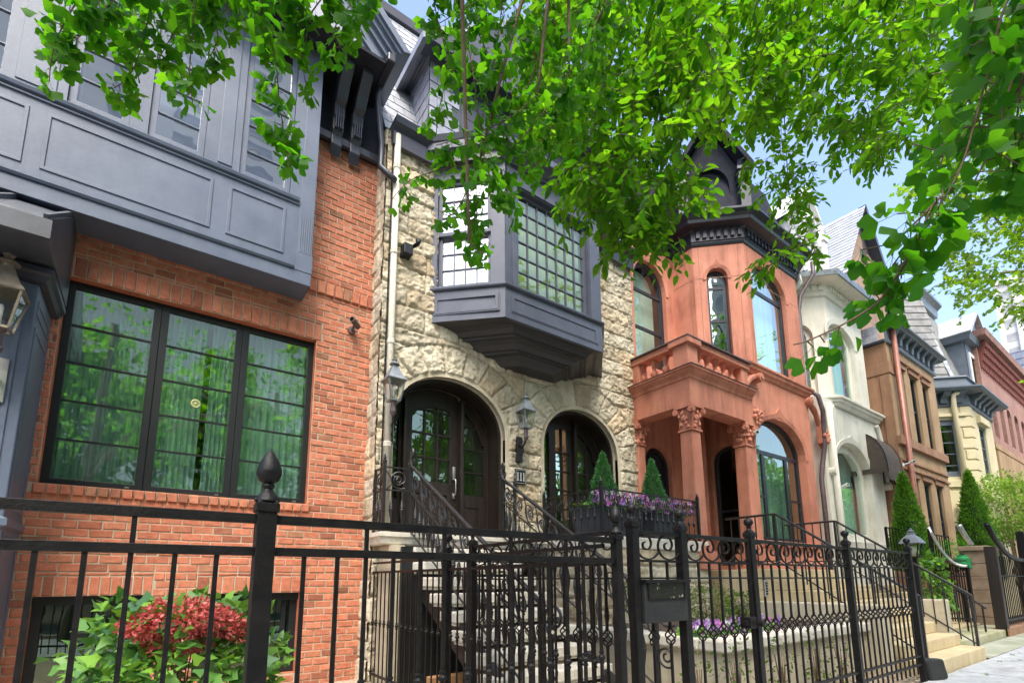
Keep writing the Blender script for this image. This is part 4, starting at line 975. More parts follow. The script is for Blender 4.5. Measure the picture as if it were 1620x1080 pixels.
build_each(mb, 'dentil', M['blackpaint'], cor)
ZT = ZC+.66
mb = MB().sweep([(.0, ZT-.04), (-.45, ZT+2.0), (-1.2, ZT+3.0)], cp); mb.build('mansard', M['roofdark'], rh)
# gabled dormer above the canted face of the bay
zD = ZT-.04
u0d, u1d = -.12, L4+.12; um_ = (u0d+u1d)/2; dD = .16
mb = MB(); plate(mb, c45, [(u0d, zD), (u1d, zD), (u1d, zD+1.35), (um_, zD+2.6), (u0d, zD+1.35)], [arch(u0d+.26, u1d-.26, zD+.14, zD+.95, .55)], dD, .3)
mb.add([c45.P(u0d, zD, dD), c45.P(u0d, zD, dD+2), c45.P(u0d, zD+1.35, dD+2), c45.P(u0d, zD+1.35, dD)], [(0, 1, 2, 3)]); mb.add([c45.P(u1d, zD, dD), c45.P(u1d, zD, dD+2), c45.P(u1d, zD+1.35, dD+2), c45.P(u1d, zD+1.35, dD)], [(0, 1, 2, 3)])
dm = mb.build('dormer', M['roofdark'], rh)
for u_ in (u0d-.02, u1d+.02):
    mb = MB(); pbox(mb, c45, u_-.11, u_+.11, zD, zD+.95, dD-.2, dD+.1); pbox(mb, c45, u_-.15, u_+.15, zD+.95, zD+1.03, dD-.25, dD+.12); pbox(mb, c45, u_-.12, u_+.12, zD+1.03, zD+1.2, dD-.22, dD+.1); pbox(mb, c45, u_-.16, u_+.16, zD+1.2, zD+1.28, dD-.26, dD+.12)
    q = c45.P(u_, 0, dD-.06); mb.lathe((q.x, q.y, zD+1.28), [(.14, 0), (.1, .1), (.12, .14), (.05, .42), (.08, .47), (.01, .65)], 8)
    mb.build('dormer_pier', M['navyd'], dm, bevel=.01)
for sg in (-1, 1):
    e = um_+sg*((u1d-u0d)/2+.22)
    MB().prism([c45.P(e, zD+1.15, dD-.3), c45.P(um_, zD+2.65, dD-.3), c45.P(um_, zD+2.83, dD-.3), c45.P(e, zD+1.32, dD-.3)], -c45.n*2.2).build('dormer_roof', M['roofdark'], dm)
q = c45.P(um_, 0, dD-.2); MB().lathe((q.x, q.y, zD+2.78), [(.07, 0), (.03, .1), (.07, .2), (.02, .35), (.05, .5), (.01, .8)], 8).build('finial', M['navyd'], dm)
window(dm, c45, lambda i: arch(u0d+.26+i, u1d-.26-i, zD+.14+i, zD+.95, .55-i, 16), .07, dD+.14, M['glassT'], M['navyd'], [(um_, zD+.14, um_, zD+1.4, .07), (u0d+.3, zD+.6, u1d-.3, zD+.6, .07)], back=M['curtain'], backd=.3)
# downpipe at the right corner
gx = XR1+.16
pipe(rh, [(XR1+.50, YF-.25, ZC+.55), (XR1+.48, YF-.25, ZC+.2), (gx+.1, YF+.02, ZC-.35), (gx, YF+.06, ZC-.8), (gx, YF+.06, ZST+.1), (gx-.04, YF-.2, ZST-.15), (gx+.14, YF-.20, ZST-.5), (gx+.22, YF-.12, ZST-1.4), (gx+.15, YF-.05, ZST-1.9), (gx+.05, YF-.05, ZST-2.2), (gx+.05, YF-.05, .3)], .055, M['pipe'])
cctv(1195, 684, YF-.16, 'white dome security camera beside the arched lower window of the red house', M['whitepl'], (-.1, -.12, -.02), YF)
# ---- stairs to the red house
rs = thing('front_steps', 'yellow sandstone steps rising from the pavement to the red house', 'steps', (9.7, 2.3, 0))
for k in range(8):
    y = 2.27+.29*k; z1_ = .178*(k+1)
    MB().box(8.48+.0*k, 10.98, y, 4.9, z1_-.178 if k else -.1, z1_).build('step', M['ystep'], rs, bevel=.015)
MB().box(8.35, 11.0, 4.59, 6.55, -.1, FL-.002).build('landing', M['ystep'], rs, bevel=.015)
mb = MB(); mb.box(8.2, 8.47, 2.7, 5.0, -.1, .9); mb.box(11.0, 11.25, 2.7, 5.0, -.1, .9); build_each(mb, 'cheek_wall', M['dress'], rs, bevel=.02)
def iron_rail(name, label, x, y0, y1, z1, y2, z2, group=None, dz=.88, sp=.15, flip=False):
    """level run y0..y1 at z1 then down to (y2,z2); balusters below"""
    t = thing(name, label, 'railing', (x, y1, z1-dz), group)
    mb = MB(); mb.tube([(x, y0, z1), (x, y1, z1), (x, y1-.04, z1-.015), (x, y2, z2)], .02, 6); mb.build('handrail', M['ironr'], t, smooth=.6)
    sl = (z2-z1)/(y2-y1)
    MB().tube([(x, y0, z1-dz+.1), (x, y1, z1-dz+.1), (x, y2, z2-dz+.1)], .012, 5).build('rail', M['ironr'], t)
    y = y0-.1; k = 0
    bm_ = MB().box(-.008, .008, -.008, .008, -dz+.02, 0); b0 = None
    while y > y2:
        zz = z1 if y > y1 else z1+(y-y1)*sl
        loc = Vector((x, y, zz))-wloc(t)
        if b0 is None:
            b0 = MB().box(-.008, .008, -.008, .008, -dz+.02, 0).build('baluster', M['ironr'], None); b0.parent = t; b0.location = loc
        else: inst('baluster', b0.data, t, loc)
        y -= sp
    mb = MB(); mb.box(x-.018, x+.018, y1-.018, y1+.018, z1-dz, z1); mb.box(x-.018, x+.018, y2-.018, y2+.018, z2-dz-.1, z2); build_each(mb, 'post', M['ironr'], t)
    return t
iron_rail('step_railing', 'plain iron railing on the near side of the red house steps', 8.5, 5.05, 4.17, 2.33, 2.35, 1.02)
iron_rail('step_railing', 'plain iron railing on the far side of the red house steps', 11.0, 5.2, 4.24, 2.38, 2.35, .98)
# ============================================================ WHITE HOUSE
YW = 5.2
wh = thing('white_house', 'cream painted stone house with tall arched window and dentilled cornice', 'house', (15.5, YW, 0))
WXc, WXr = 14.38, 16.75; WXl = 13.2
WF = street(YW); WL = PL((WXc-1.05, YW+1.05), (1, -1)); WRt = PL((WXr, YW), (0, 1)); LW = 1.05*2**.5
ZW = aY(1298.7, 463.5, YW)[1]; ZWS = aY(1322, 626, YW-.1)[1]
a0, a1 = aY(1316, 585, YW)[0], aY(1357, 600, YW)[0]; au = aY(1312, 508, YW)[1]
mb = MB()
plate(mb, WF, rect(WXc, WXr, ZWS-.1, ZW+.3), [arch(a0, a1, ZWS+.08, au-.45, .5)], 0, .3)
plate(mb, WL, rect(0, LW, ZWS-.1, ZW+.3), [arch(LW/2-.34, LW/2+.36, ZWS+.1, au-.5, .42)], 0, .25)
plate(mb, PL((WXr, YW), (1, 1)), rect(0, 1.0, ZWS-.1, ZW+.3))
b0_, b1_ = aY(1320, 740, YW)[0], aY(1383, 745, YW)[0]
l0, l1 = aY(1325, 735, YW)[0]-.15, 16.25; lt_ = aY(1337, 695, YW)[1]; lb = aY(1350, 855, YW)[1]
plate(mb, WF, rect(13.35, 17.1, -.2, ZWS-.1), [arch(l0, l1, lb, lt_-1.05, 1.0, 22)], 0, .38)
plate(mb, PL((13.35, 7), (0, -1)), rect(0, 7-YW, -.2, ZWS-.1)); plate(mb, PL((17.1, YW), (0, 1)), rect(0, 2, -.2, ZWS-.1))
mb.add([(13.35, YW, ZWS-.1), (17.1, YW, ZWS-.1), (17.1, 7, ZWS-.1), (13.35, 7, ZWS-.1)], [(0, 1, 2, 3)])
ww = mb.build('wall', M['white'], wh)
MB().box(13.3, 17.3, 7, 18, -.3, ZW).build('body', M['white'], wh)
MB().box(13.8, 16.9, YW+1.4, YW+1.45, 0, ZW).build('dark_room_back', M['dark'], wh)
rwall = ww
hood(WF, a0, a1, ZWS+.1, au-.45, .5, .16, .08, mt=M['white']).parent = None if False else None
for ob in [o for o in COL.objects if o.name.startswith('hood_mould') and o.parent is None]: ob.parent = ww; ob.location = -wloc(ww)
hd2 = hood(WF, l0, l1, lb, lt_-1.05, 1.0, .12, .1, mt=M['white']); hd2.parent = ww; hd2.location = -wloc(ww)
MB().sweep([(0, ZWS-.22), (.05, ZWS-.2), (.07, ZWS-.12), (.12, ZWS-.1), (.12, ZWS-.04), (.17, ZWS-.02), (.17, ZWS+.04), (0, ZWS+.08)], [(WXc-.9, YW+.7), (WXc, YW-.02), (WXr+.35, YW-.02), (WXr+.35, YW+.8)]).build('string_course', M['white'], ww, bevel=.008)
MB().sweep([(0, lb-.2), (.08, lb-.18), (.1, lb-.03), (0, lb)], [(l0-.2, YW), (l1+.3, YW)]).build('sill', M['white'], ww)
for sg, xx in ((-1, 13.95), (1, 16.9)):
    mb = MB(); q = [(xx+sg*(.34*(1-(1-t)**2)), YW-.05, ZWS-.3-1.75*t**1.5) for t in np.linspace(0, 1, 14)]; mb.tube(q, [.06]*14, 8)
    mb.tube([(q[-1][0], YW-.14, q[-1][2]), (q[-1][0], YW+.02, q[-1][2])], .11, 10); mb.build('console', M['white'], ww, smooth=.6)
gl = M['glassT']
window(wh, WF, lambda i: arch(a0+i, a1-i, ZWS+.08+i, au-.45, .5-i), .2, .12, gl, M['white'], (), back=M['paleteal'], backd=.2)
window(wh, WL, lambda i: arch(LW/2-.34+i, LW/2+.36-i, ZWS+.1+i, au-.5, .42-i), .12, .12, M['glassS'], M['white'], (), back=M['dark'], backd=.3)
window(wh, WF, lambda i: arch(l0+i, l1-i, lb+i, lt_-1.05, 1.0-i, 22), .22, .18, gl, M['white'], (), back=None)
curtain('curtain', 'pale teal curtain behind the tall arched window of the cream house', WF, l0+.9, l1-.15, lb, lt_, .5, folds=9)
# cornice with dentils, zinc gutter edge
cp = [(WXc-1.05, YW+1.05), (WXc, YW), (WXr, YW), (WXr+1, YW+1)]
cw = MB().sweep([(0, ZW-.05), (.05, ZW-.02), (.06, ZW+.06), (.09, ZW+.10), (.09, ZW+.26), (.14, ZW+.28), (.2, ZW+.30), (.42, ZW+.33), (.43, ZW+.42), (.45, ZW+.42), (.45, ZW+.45), (0, ZW+.48)], cp).build('cornice', M['white'], wh, bevel=.005)
mb = MB()
for pl, a, b, n in ((WL, .1, LW-.05, 8), (WF, WXc+.08, WXr-.05, 15)):
    for k in range(n):
        u_ = a+(k+.5)*(b-a)/n; w_ = (b-a)/n*.3; pbox(mb, pl, u_-w_, u_+w_, ZW+.11, ZW+.25, -.14, -.08)
build_each(mb, 'dentil', M['white'], cw)
mb = MB()
for pl, a, b, n in ((WL, .0, LW, 4), (WF, WXc, WXr, 9)):
    for k in range(n):
        u_ = a+(k+.5)*(b-a)/n; pbox(mb, pl, u_-.02, u_+.02, ZW+.43, ZW+.53, -.46, -.3)
mb.sweep([(.455, ZW+.33), (.465, ZW+.48), (.44, ZW+.48)], cp)
mb.build('gutter_edge', M['zinc'], cw)
x_w, z_w = aY(1270, 455, YW+.2)
pipe(wh, [(13.45, 5.45, ZW+.36), (13.45, 5.4, ZW+.15), (13.3, 5.6, ZW-.1)], .1, M['whitetrim'], 'downspout', 4)
pipe(wh, [(13.62, YW-.10, ZWS-.3), (13.64, YW-.10, 2.9), (13.66, YW-.1, .2)], .07, M['white'])
# steep roof, white ornate dormer
mb = MB(); tiles('roof', M['slatel'], wh, (13.0, YW+.35, ZW+.45), (1, 0, 0), (0, .35, 1), (0, -1, .35), 4.4, 3.6, .3, .17)
MB().add([(13.0, YW+.37, ZW+.45), (17.4, YW+.37, ZW+.45), (17.4, YW+1.63, ZW+3.85), (13.0, YW+1.63, ZW+3.85)], [(0, 1, 2, 3)]).build('roof_deck', M['slatel'], wh)
mb = MB(); q0, q1 = 13.75, 15.1; dzz = ZW+.5
plate(mb, street(YW+.3), [(q0, dzz), (q1, dzz), (q1, dzz+1.9), ((q0+q1)/2, dzz+2.9), (q0, dzz+1.9)], [arch(q0+.3, q1-.3, dzz+.2, dzz+1.2, .6)], 0, .3)
mb.box(q0, q0+.04, YW+.32, YW+1.6, dzz, dzz+1.9)
wd = mb.build('dormer', M['whitetrim'], wh)
mb = MB()
for x in (q0-.05, q1+.05): mb.box(x-.12, x+.12, YW+.1, YW+.35, dzz, dzz+1.5); mb.box(x-.16, x+.16, YW+.06, YW+.36, dzz+1.5, dzz+1.62); mb.lathe((x, YW+.2, dzz+1.62), [(.12, 0), (.1, .2), (.12, .25), (.03, .6), (.05, .65), (.01, .9)], 8)
hp = arch(q0+.18, q1-.18, dzz+.2, dzz+1.25, .75, 14)[2:]; mb.tube([(a, YW+.2, b) for a, b in hp], .09, 8)
mb.prism([(q0-.2, YW+.1, dzz+1.85), ((q0+q1)/2, YW+.1, dzz+3.0), (q1+.2, YW+.1, dzz+1.85), ((q0+q1)/2, YW+.1, dzz+2.75)], (0, 1.6, 0))
mb.build('dormer_trim', M['whitetrim'], wd, bevel=.01)
window(wd, street(YW+.3), lambda i: arch(q0+.3+i, q1-.3-i, dzz+.2+i, dzz+1.2, .6-i), .08, .1, M['glassS'], M['whitetrim'], (), back=M['dark'], backd=.3)
cctv(1337, 768, YW-.2, 'white security camera cluster beside the arched window of the cream house', M['whitepl'], (-.08, -.12, .02), YW)
# ============================================================ BROWNSTONE
YN = 4.8; NX0, NX1 = 17.32, 21.75
bn = thing('brownstone_house', 'brown sandstone house with three narrow windows per floor and steep stone gable', 'house', (19.5, YN, 0))
NF = street(YN); NS = PL((NX0, 7.3), (0, -1)); LN = 7.3-YN
nz1 = aY(1472, 560, YN)[1]-.85
nzc = aY(1476, 593, YN)[1]                       # underside of cornice at right end
up0 = aY(1440, 700, YN)[1]
def ux(px, py): return aY(px, py, YN)[0]
wn = [(17.98, 18.62), (19.12, 19.78), (20.32, 20.93)]
wt = aY(1449, 600, YN)[1]; wb = aY(1461, 706, YN)[1]; wt2 = aY(1464, 762, YN)[1]; wb2 = 1.9
mb = MB()
plate(mb, NF, rect(NX0, NX1, -.2, nzc), [rect(a, b, wb, wt) for a, b in wn]+[rect(a, b, wb2, wt2) for a, b in wn], 0, .35)
nwall = mb.build('wall', M['tanstone'], bn)
s0, s1 = .72, 1.45
mb = MB(); plate(mb, NS, rect(0, LN, -.2, nzc), [rect(s0, s1, 4.75, 7.35)], 0, .25); sidew = mb.build('side_wall', M['brown'], bn)
MB().box(NX0+.4, NX1, 7.3, 17, -.3, nzc).build('body', M['brown'], bn); MB().box(NX0+.05, NX1, YN+1, YN+1.1, 0, nzc).build('dark_room_back', M['dark'], bn)
mb = MB(); pbox(mb, NS, LN-.75, LN+.03, 7.25, 7.6, -.03, .02); pbox(mb, NF, NX0, NX0+.5, 7.25, 7.6, -.03, .02); pbox(mb, NS, LN-.8, LN+.04, 4.3, 4.6, -.05, .02); pbox(mb, NF, NX0-.04, NX1, wb-.28, wb-.02, -.10, .02); pbox(mb, NF, NX0-.04, NX1, wb-.75, wb-.68, -.05, .02); pbox(mb, NF, NX0-.04, NX1, wb-1.0, wb-.93, -.05, .02)
pbox(mb, NS, LN-.7, LN-.35, 4.7, 7.2, -.03, .02); pbox(mb, NS, LN-.25, LN, 4.7, 7.2, -.03, .02); pbox(mb, NS, LN-.55, LN+.05, 2.55, 2.85, -.05, .02)
for (a, b) in wn:
    for t_, lo in ((wt, wb), (wt2, wb2)):
        pbox(mb, NF, a-.12, b+.12, t_, t_+.16, -.05, .02); pbox(mb, NF, a-.16, b+.16, t_+.16, t_+.24, -.10, .02)
mb.build('stone_trim', M['brown'], nwall, bevel=.01)
for t_, lo in ((wt, wb), (wt2, wb2)):
    for a, b in wn:
        window(bn, NF, rectf(a+.003, b-.003, lo+.003, t_-.003), .08, .07, M['glassD'], bp, [(a+.05, (t_+lo)/2, b-.05, (t_+lo)/2, .06)], back=M['dark'], backd=.5)
        MB().box(a+.09, b-.3, YN+.18, YN+.185, (t_+lo)/2, t_-.1).build('blind_or_dark_room', M['curtain'], bn)
window(bn, NS, rectf(s0+.003, s1-.003, 4.753, 7.347), .09, .1, M['glass'], bp, [(s0, 5.7, s1, 5.7, .07)], back=M['blind_or_dark_room'], backd=.2)
pipe(bn, [(NX0+.35, YN-.12, nzc+.5), (NX0+.38, YN-.12, 2.5), (NX0+.40, YN-.12, .4)], .075, M['copper'], 'downspout')
ncp = [(NX0, 6.6), (NX0, YN), (NX1, YN), (NX1, 6.6)]
nc = MB().sweep([(0, nzc-.08), (.06, nzc-.06), (.08, nzc+.02), (.04, nzc+.04), (.04, nzc+.40), (.26, nzc+.43), (.28, nzc+.48), (.36, nzc+.51), (.36, nzc+.56), (0, nzc+.60)], ncp[1:]).build('cornice', M['bluegrey'], bn)
mb = MB()
for k in range(8):
    x = NX0+.5+k*.52; mb.prism([(x-.09, YN-.03, nzc+.05), (x-.09, YN-.11, nzc+.06), (x-.09, YN-.13, nzc+.25), (x-.09, YN-.26, nzc+.42), (x-.09, YN-.03, nzc+.42)], (.18, 0, 0))
build_each(mb, 'bracket', M['bluegrey'], nc, bevel=.01)
tiles('side_slates', M['slate'], bn, (NX0-.1, 6.7, nzc+.02), (0, -1, 0), (.2, 0, 1), (-1, 0, .2), 1.75, .55, .4, .28)
MB().sweep([(.0, nzc-.06), (.1, nzc-.04), (.1, nzc+.03), (-.3, nzc+.05)], [(NX0, 6.7), (NX0, YN)]).build('side_gutter', M['navyd'], bn)
YG = 5.75
gx0, gx1, gxa = 17.25, 21.6, 19.56; gza = aY(1354.8, 331, YG)[1]; slope = 1.45*YG/YG
gzb = gza-(gxa-gx0)*1.46
mb = MB(); plate(mb, street(YG), [(gx0+.25, nzc+.3), (gx1-.25, nzc+.3), (gx1-.25, gzb+.1), (gxa, gza-.35), (gx0+.25, gzb+.1)], [[(gxa+.12+.22*math.cos(a), gzb+1.3+.34*math.sin(a)) for a in np.linspace(0, 2*PI, 17)[:-1]]], 0, .2)
gab = mb.build('gable', M['pipe'], bn)
tiles('gable_slabs', pm('brown_stone_slabs', (.27, .175, .115), (.36, .245, .165), 3, .8, .2, 30, vc=True), gab, (gx0+.25, YG-.004, nzc+.6), (1, 0, 0), (0, 0, 1), (0, -1, 0), gx1-gx0-.5, gza-nzc-.8, .62, .55,
      outline=lambda a, b: abs(a+gx0+.25-gxa) < (gza-.75-(nzc+.6+b))/1.46 and math.hypot(a+gx0+.25-gxa-.12, b+nzc+.6-gzb-1.3) > .42, lift=.004)
MB().box(gxa-.3, gxa+.5, YG+.15, YG+.2, gzb+.8, gzb+1.8).build('oculus_dark_back', M['dark'], gab)  # dark sheet behind the round hole, gloom put into its colour
mb = MB(); mb.prism([(gxa, YG-.30, gza), (gx1+.25, YG-.30, gza-(gx1+.25-gxa)*1.46), (gx1+.05, YG-.30, gza-(gx1+.25-gxa)*1.46-.10), (gxa, YG-.30, gza-.30)], (0, 7, 0)); mb.build('roof_slope', M['navyd'], bn)
mb = MB(); mb.prism([(gxa, YG-.06, gza), (gx0-.1, YG-.06, gza-(gxa-gx0+.1)*1.46), (gx0+.0, YG-.06, gza-(gxa-gx0+.1)*1.46-.05), (gxa, YG-.06, gza-.2)], (0, 7, 0)); mb.build('roof_slope', M['slatel'], bn)
tiles('slates', M['slatel'], bn, (gx0-.12, YG+6.7, gza-(gxa-gx0+.12)*1.46+.01), (0, -1, 0), (1, 0, 1.46), (-1.46, 0, 1), 7.0, 4.2, .55, .21, lift=.02)
# brown canvas awning over the side door
aw = thing('awning', 'small dome shaped brown canvas awning beside the cream house', 'awning', (NX0, 5.5, 3.6))
zA, zB = aY(1392, 703, 5.5)[1], aY(1413, 748, 4.78)[1]
prof = [(5.55-.78*math.sin(t)**.9, zB+(zA-zB)*math.cos(t)**.8) for t in np.linspace(0, PI/2, 11)]; vs = []
for i, (y, z) in enumerate(prof):
    for j in range(5): vs.append((16.15+1.1*j/4, y, z))
mb = MB().add(vs, [(i*5+j, i*5+j+1, (i+1)*5+j+1, (i+1)*5+j) for i in range(10) for j in range(4)])
for x in (16.15, 17.25): mb.add([(x, y, z) for y, z in prof]+[(x, 5.55, zB)], [tuple(range(12))])
mb.build('canopy', M['awning'], aw, smooth=.8)
mb = MB()
for j in range(9): mb.box(16.15+j*.1225, 16.15+j*.1225+.10, 4.765, 4.775, zB-.20-.02*(j % 2), zB); 
for j in range(6): mb.box(17.245, 17.255, 4.78+j*.125, 4.78+j*.125+.10, zB-.20-.02*(j % 2), zB)
mb.build('valance', M['awning'], aw)
mb = MB()
for x in (16.15, 17.25): mb.tube([(x, y, z+.005) for y, z in prof], .014, 5)
mb.build('hoop', M['frame'], aw)
x, z = aY(1443, 730, YN-.25); cctv(1443, 730, YN-.25, 'white security camera under the string course of the brownstone house', M['whitepl'], (-.12, -.1, -.02), YN)
# ============================================================ YELLOW HOUSE WITH MANSARD
YY = 4.6; HX = 24.84
yh = thing('yellow_house', 'pale yellow stone house with mossy slate mansard and grey bracketed eaves', 'house', (26, YY, 0))
HF = street(YY); HL = PL((HX-1.7, YY+1.7), (1, -1)); HLn = 1.7*2**.5
hz = aY(1537, 640, YY)[1]; hz = aY(1530, 640, YY)[1]
hw0, hw1 = 1.02, 2.02
hwt = aY(1512, 664, 4.95)[1]; hwb = aY(1528, 740, 4.85)[1]-.3
mb = MB(); plate(mb, HL, rect(0, HLn, -.2, hz), [rect(hw0, hw1, hwb, hwt), rect(hw0, hw1, 1.2, 3.15)], 0, .25)
plate(mb, HF, rect(HX, 28.3, -.2, hz), [rect(26.0, 27.0, hwb, hwt), rect(26, 27, 1.2, 3.15)], 0, .3)
mb.add([(28.3, YY, -.2), (28.3, YY+3, -.2), (28.3, YY+3, hz), (28.3, YY, hz)], [(0, 1, 2, 3)])
hw = mb.build('wall', M['yellow'], yh)
MB().box(22.0, 28.3, 7, 17, -.3, hz).build('body', M['yellow'], yh)
MB().box(23.9, 28, YY+1.6, YY+1.7, 0, hz).build('dark_room_back', M['dark'], yh)
mb = MB()
for k in range(18): 
    z = .6+k*.42
    if z < hz-.4: pbox(mb, HF, HX-.02, HX+.35+.12*(k % 2), z, z+.36, -.04, .01); pbox(mb, HL, HLn-.3-.1*(k % 2), HLn+.02, z, z+.36, -.04, .01)
pbox(mb, HL, hw0-.25, hw1+.25, hwt+.1, hwt+.22, -.1, .02); pbox(mb, HF, 25.8, 27.2, hwt+.02, hwt+.3, -.14, .02); pbox(mb, HL, 0, HLn, hwb-.4, hwb-.15, -.08, .02)
pbox(mb, HL, hw0+.1, hw1+.2, 3.3, hwb-.55, -.05, .02); carved(mb, *HL.P(hw0+.6, 0, -.05)[:2], (3.3+hwb-.55)/2, .35, 40)
mb.build('quoin', M['yellow'], hw, bevel=.012)
for pl, a, b in ((HL, hw0, hw1), (HF, 26.0, 27.0)):
    for lo, hi in ((hwb, hwt), (1.2, 3.15)):
        window(yh, pl, rectf(a+.003, b-.003, lo+.003, hi-.003), .2 if pl is HL else .1, .05, M['glassD'], M['bluegrey'], [(a+.2, lo+(hi-lo)*k/5, b-.2, lo+(hi-lo)*k/5, .035) for k in range(1, 5)], back=M['dark'], backd=.5)
ycp = [(HX-1.7, YY+1.7), (HX, YY), (28.3, YY), (28.3, YY+2)]
yc = MB().sweep([(0, hz-.05), (.06, hz-.03), (.08, hz+.04), (.04, hz+.06), (.04, hz+.44), (.46, hz+.48), (.52, hz+.57), (.52, hz+.62), (0, hz+.66)], ycp).build('cornice', M['bluegrey'], yh)
mb = MB()
for pl, a, b, n in ((HL, .3, HLn-.1, 4), (HF, HX+.2, 28.2, 5)):
    for k in range(n):
        u_ = a+(k+.5)*(b-a)/n; pts = [pl.P(u_-.13, v, d) for d, v in ((-.03, hz+.07), (-.13, hz+.08), (-.16, hz+.24), (-.30, hz+.33), (-.42, hz+.47), (-.03, hz+.47))]
        mb.prism(pts, pl.u*.26)
build_each(mb, 'bracket', M['bluegrey'], yc, bevel=.01)
MB().sweep([(.1, hz+.62), (.05, hz+1.08), (.12, hz+1.10), (.1, hz+1.16), (-.3, hz+1.2)], ycp).build('parapet', M['bluegrey'], yh)
# mansard: canted face, hip, front
E0, E1, E2 = Vector((22.3, 7.05, hz+1.12)), Vector((HX+.28, YY+.35, hz+1.12)), Vector((28.5, YY+.35, hz+1.12))
tz = aY(1445, 478, 6.0)[1]; ins = .85
T0, T1, T2 = Vector((22.3+.4, 7.05+1.1, tz)), Vector((HX+.75, YY+1.35, tz)), Vector((28.5, YY+1.35, tz))
ud = (E1-E0); ud.z = 0; udn = ud.normalized(); nn = Vector((udn.y, -udn.x, 0))
vd = Vector((-nn.x*.22, -nn.y*.22, 1))
mb = MB(); mb.add([E0, E1, T1, T0], [(0, 1, 2, 3)]); mb.add([E1, E2, T2, T1], [(0, 1, 2, 3)]); md_ = mb.build('mansard', M['slateold'], yh)
tiles('slates', M['slateold'], md_, E0, udn, vd, nn+Vector((0, 0, .22)), ud.length-.02, (tz-E0.z)*1.02, .52, .34, lift=.03)
MB().tube([E1, T1], .11, 6).build('hip_flashing', M['zinc'], md_)
MB().sweep([(0, tz), (.12, tz+.02), (.15, tz+.35), (.32, tz+.5), (.32, tz+.62), (-.4, tz+.66)], [(T0.x, T0.y), (T1.x, T1.y), (T2.x, T2.y)]).build('roof_cornice', M['zinc'], md_)
cx_, cy_ = 24.2, 8.6; MB().box(cx_-.9, cx_+1.0, cy_-.2, cy_+.6, tz+.3, tz+1.5).build('chimney', M['terracotta'], yh); MB().box(cx_+1.05, cx_+1.9, cy_-.3, cy_+.7, tz, tz+1.2).build('chimney', M['whitetrim'], yh)
# white gabled dormer
q0, q1 = 27.3, 30.3; DYY = 4.85; dz0 = hz+.62; dz1_ = aY(1525, 540, DYY)[1]
mb = MB(); plate(mb, street(DYY), [(q0, dz0), (q1, dz0), (q1, dz1_), (q0, dz1_)], [rect(q0+.35, q1-.35, dz0+.5, dz1_-.35)], 0, .2)
mb.box(q0, q0+.1, DYY+.02, DYY+2.6, dz0, dz1_); dd = mb.build('dormer', M['bluegrey'], yh)
for k in range(2):
    a = q0+.35+k*(q1-q0-.7)/2; window(dd, street(DYY), rectf(a+.003, a+(q1-q0-.7)/2-.003, dz0+.5, dz1_-.35), .16, -.04, M['glassD'], M['whitetrim'], (), back=M['dark'], backd=.3)
mb = MB(); xa = (q0+q1)/2
mb.sweep([(0, dz1_-.02), (.2, dz1_+.05), (.28, dz1_+.3), (0, dz1_+.32)], [(q0, DYY+2.6), (q0, DYY), (q1, DYY), (q1, DYY+1)])
mb.prism([(q0-.2, DYY-.1, dz1_+.3), (q1+.2, DYY-.1, dz1_+.3), (xa, DYY-.1, dz1_+1.5)], (0, .1, 0)); mb.build('pediment', M['bluegrey'], dd)
mb = MB(); mb.prism([(q0-.35, DYY-.3, dz1_+.32), (xa, DYY-.3, dz1_+1.75), (xa, DYY-.3, dz1_+1.62), (q0-.2, DYY-.3, dz1_+.25)], (0, 3.4, 0)); mb.prism([(q1+.35, DYY-.3, dz1_+.32), (xa, DYY-.3, dz1_+1.75), (xa, DYY-.3, dz1_+1.62), (q1+.2, DYY-.3, dz1_+.25)], (0, 3.4, 0)); mb.build('dormer_roof', M['slatel'], dd)
pipe(yh, [(HX-.35, YY-.1, hz+.55), (HX-.6, YY+.25, hz+.35), (HX-.5, YY+.3, hz-.1), (HX-.42, YY+.28, 1)], .09, M['yellow'], 'downspout')
# ============================================================ PINK BRICK HOUSE AND BLUE SLATE HOUSE
PY_ = 4.7
pk = thing('pink_brick_house', 'pink brick row house with corbelled brick cornice and arched windows', 'house', (34, PY_, 0))
pz1_ = aY(1572, 560, PY_)[1]
holes = []; 
for fl, (z0, h) in enumerate(((1.3, 2.3), (4.6, 2.0), (7.3, 1.9))):
    for k in range(6): holes.append(arch(29.4+k*1.55, 30.25+k*1.55, z0, z0+h-.3, .3, 8))
mb = MB(); plate(mb, street(PY_), rect(28.4, 38.6, -.2, pz1_), holes, 0, .25); mb.add([(28.4, PY_, -.2), (28.4, PY_+3, -.2), (28.4, PY_+3, pz1_), (28.4, PY_, pz1_)], [(0, 1, 2, 3)]); pw = mb.build('wall', M['pink'], pk)
MB().box(28.4, 38.6, 6, 17, -.3, pz1_-.1).build('body', M['pink'], pk)
for h in holes:
    u0, u1, v0 = h[0][0], h[1][0], h[0][1]; vs_ = h[2][1]
    window(pk, street(PY_), lambda i, u0=u0, u1=u1, v0=v0, vs_=vs_: arch(u0+i, u1-i, v0+i, vs_, .3-i, 8), .08, .14, M['glassD'], bp, [(u0, (v0+vs_)/2, u1, (v0+vs_)/2, .06)], back=M['dark'], backd=.3)
mb = MB()
for k in range(34):
    x = 28.6+k*.3
    for j in range(4): mb.box(x, x+.15, PY_-.08-.07*j, PY_, pz1_-1.5+.3*j, pz1_-1.2+.3*j)
mb.build('corbel', pm('dark_red_brick', (.16, .05, .04), (.24, .08, .06), 8, .9), pw)
MB().sweep([(0, pz1_-.3), (.4, pz1_-.25), (.45, pz1_), (0, pz1_+.05)], [(28.4, PY_+2), (28.4, PY_), (38.6, PY_)]).build('coping', M['pink'], pw)
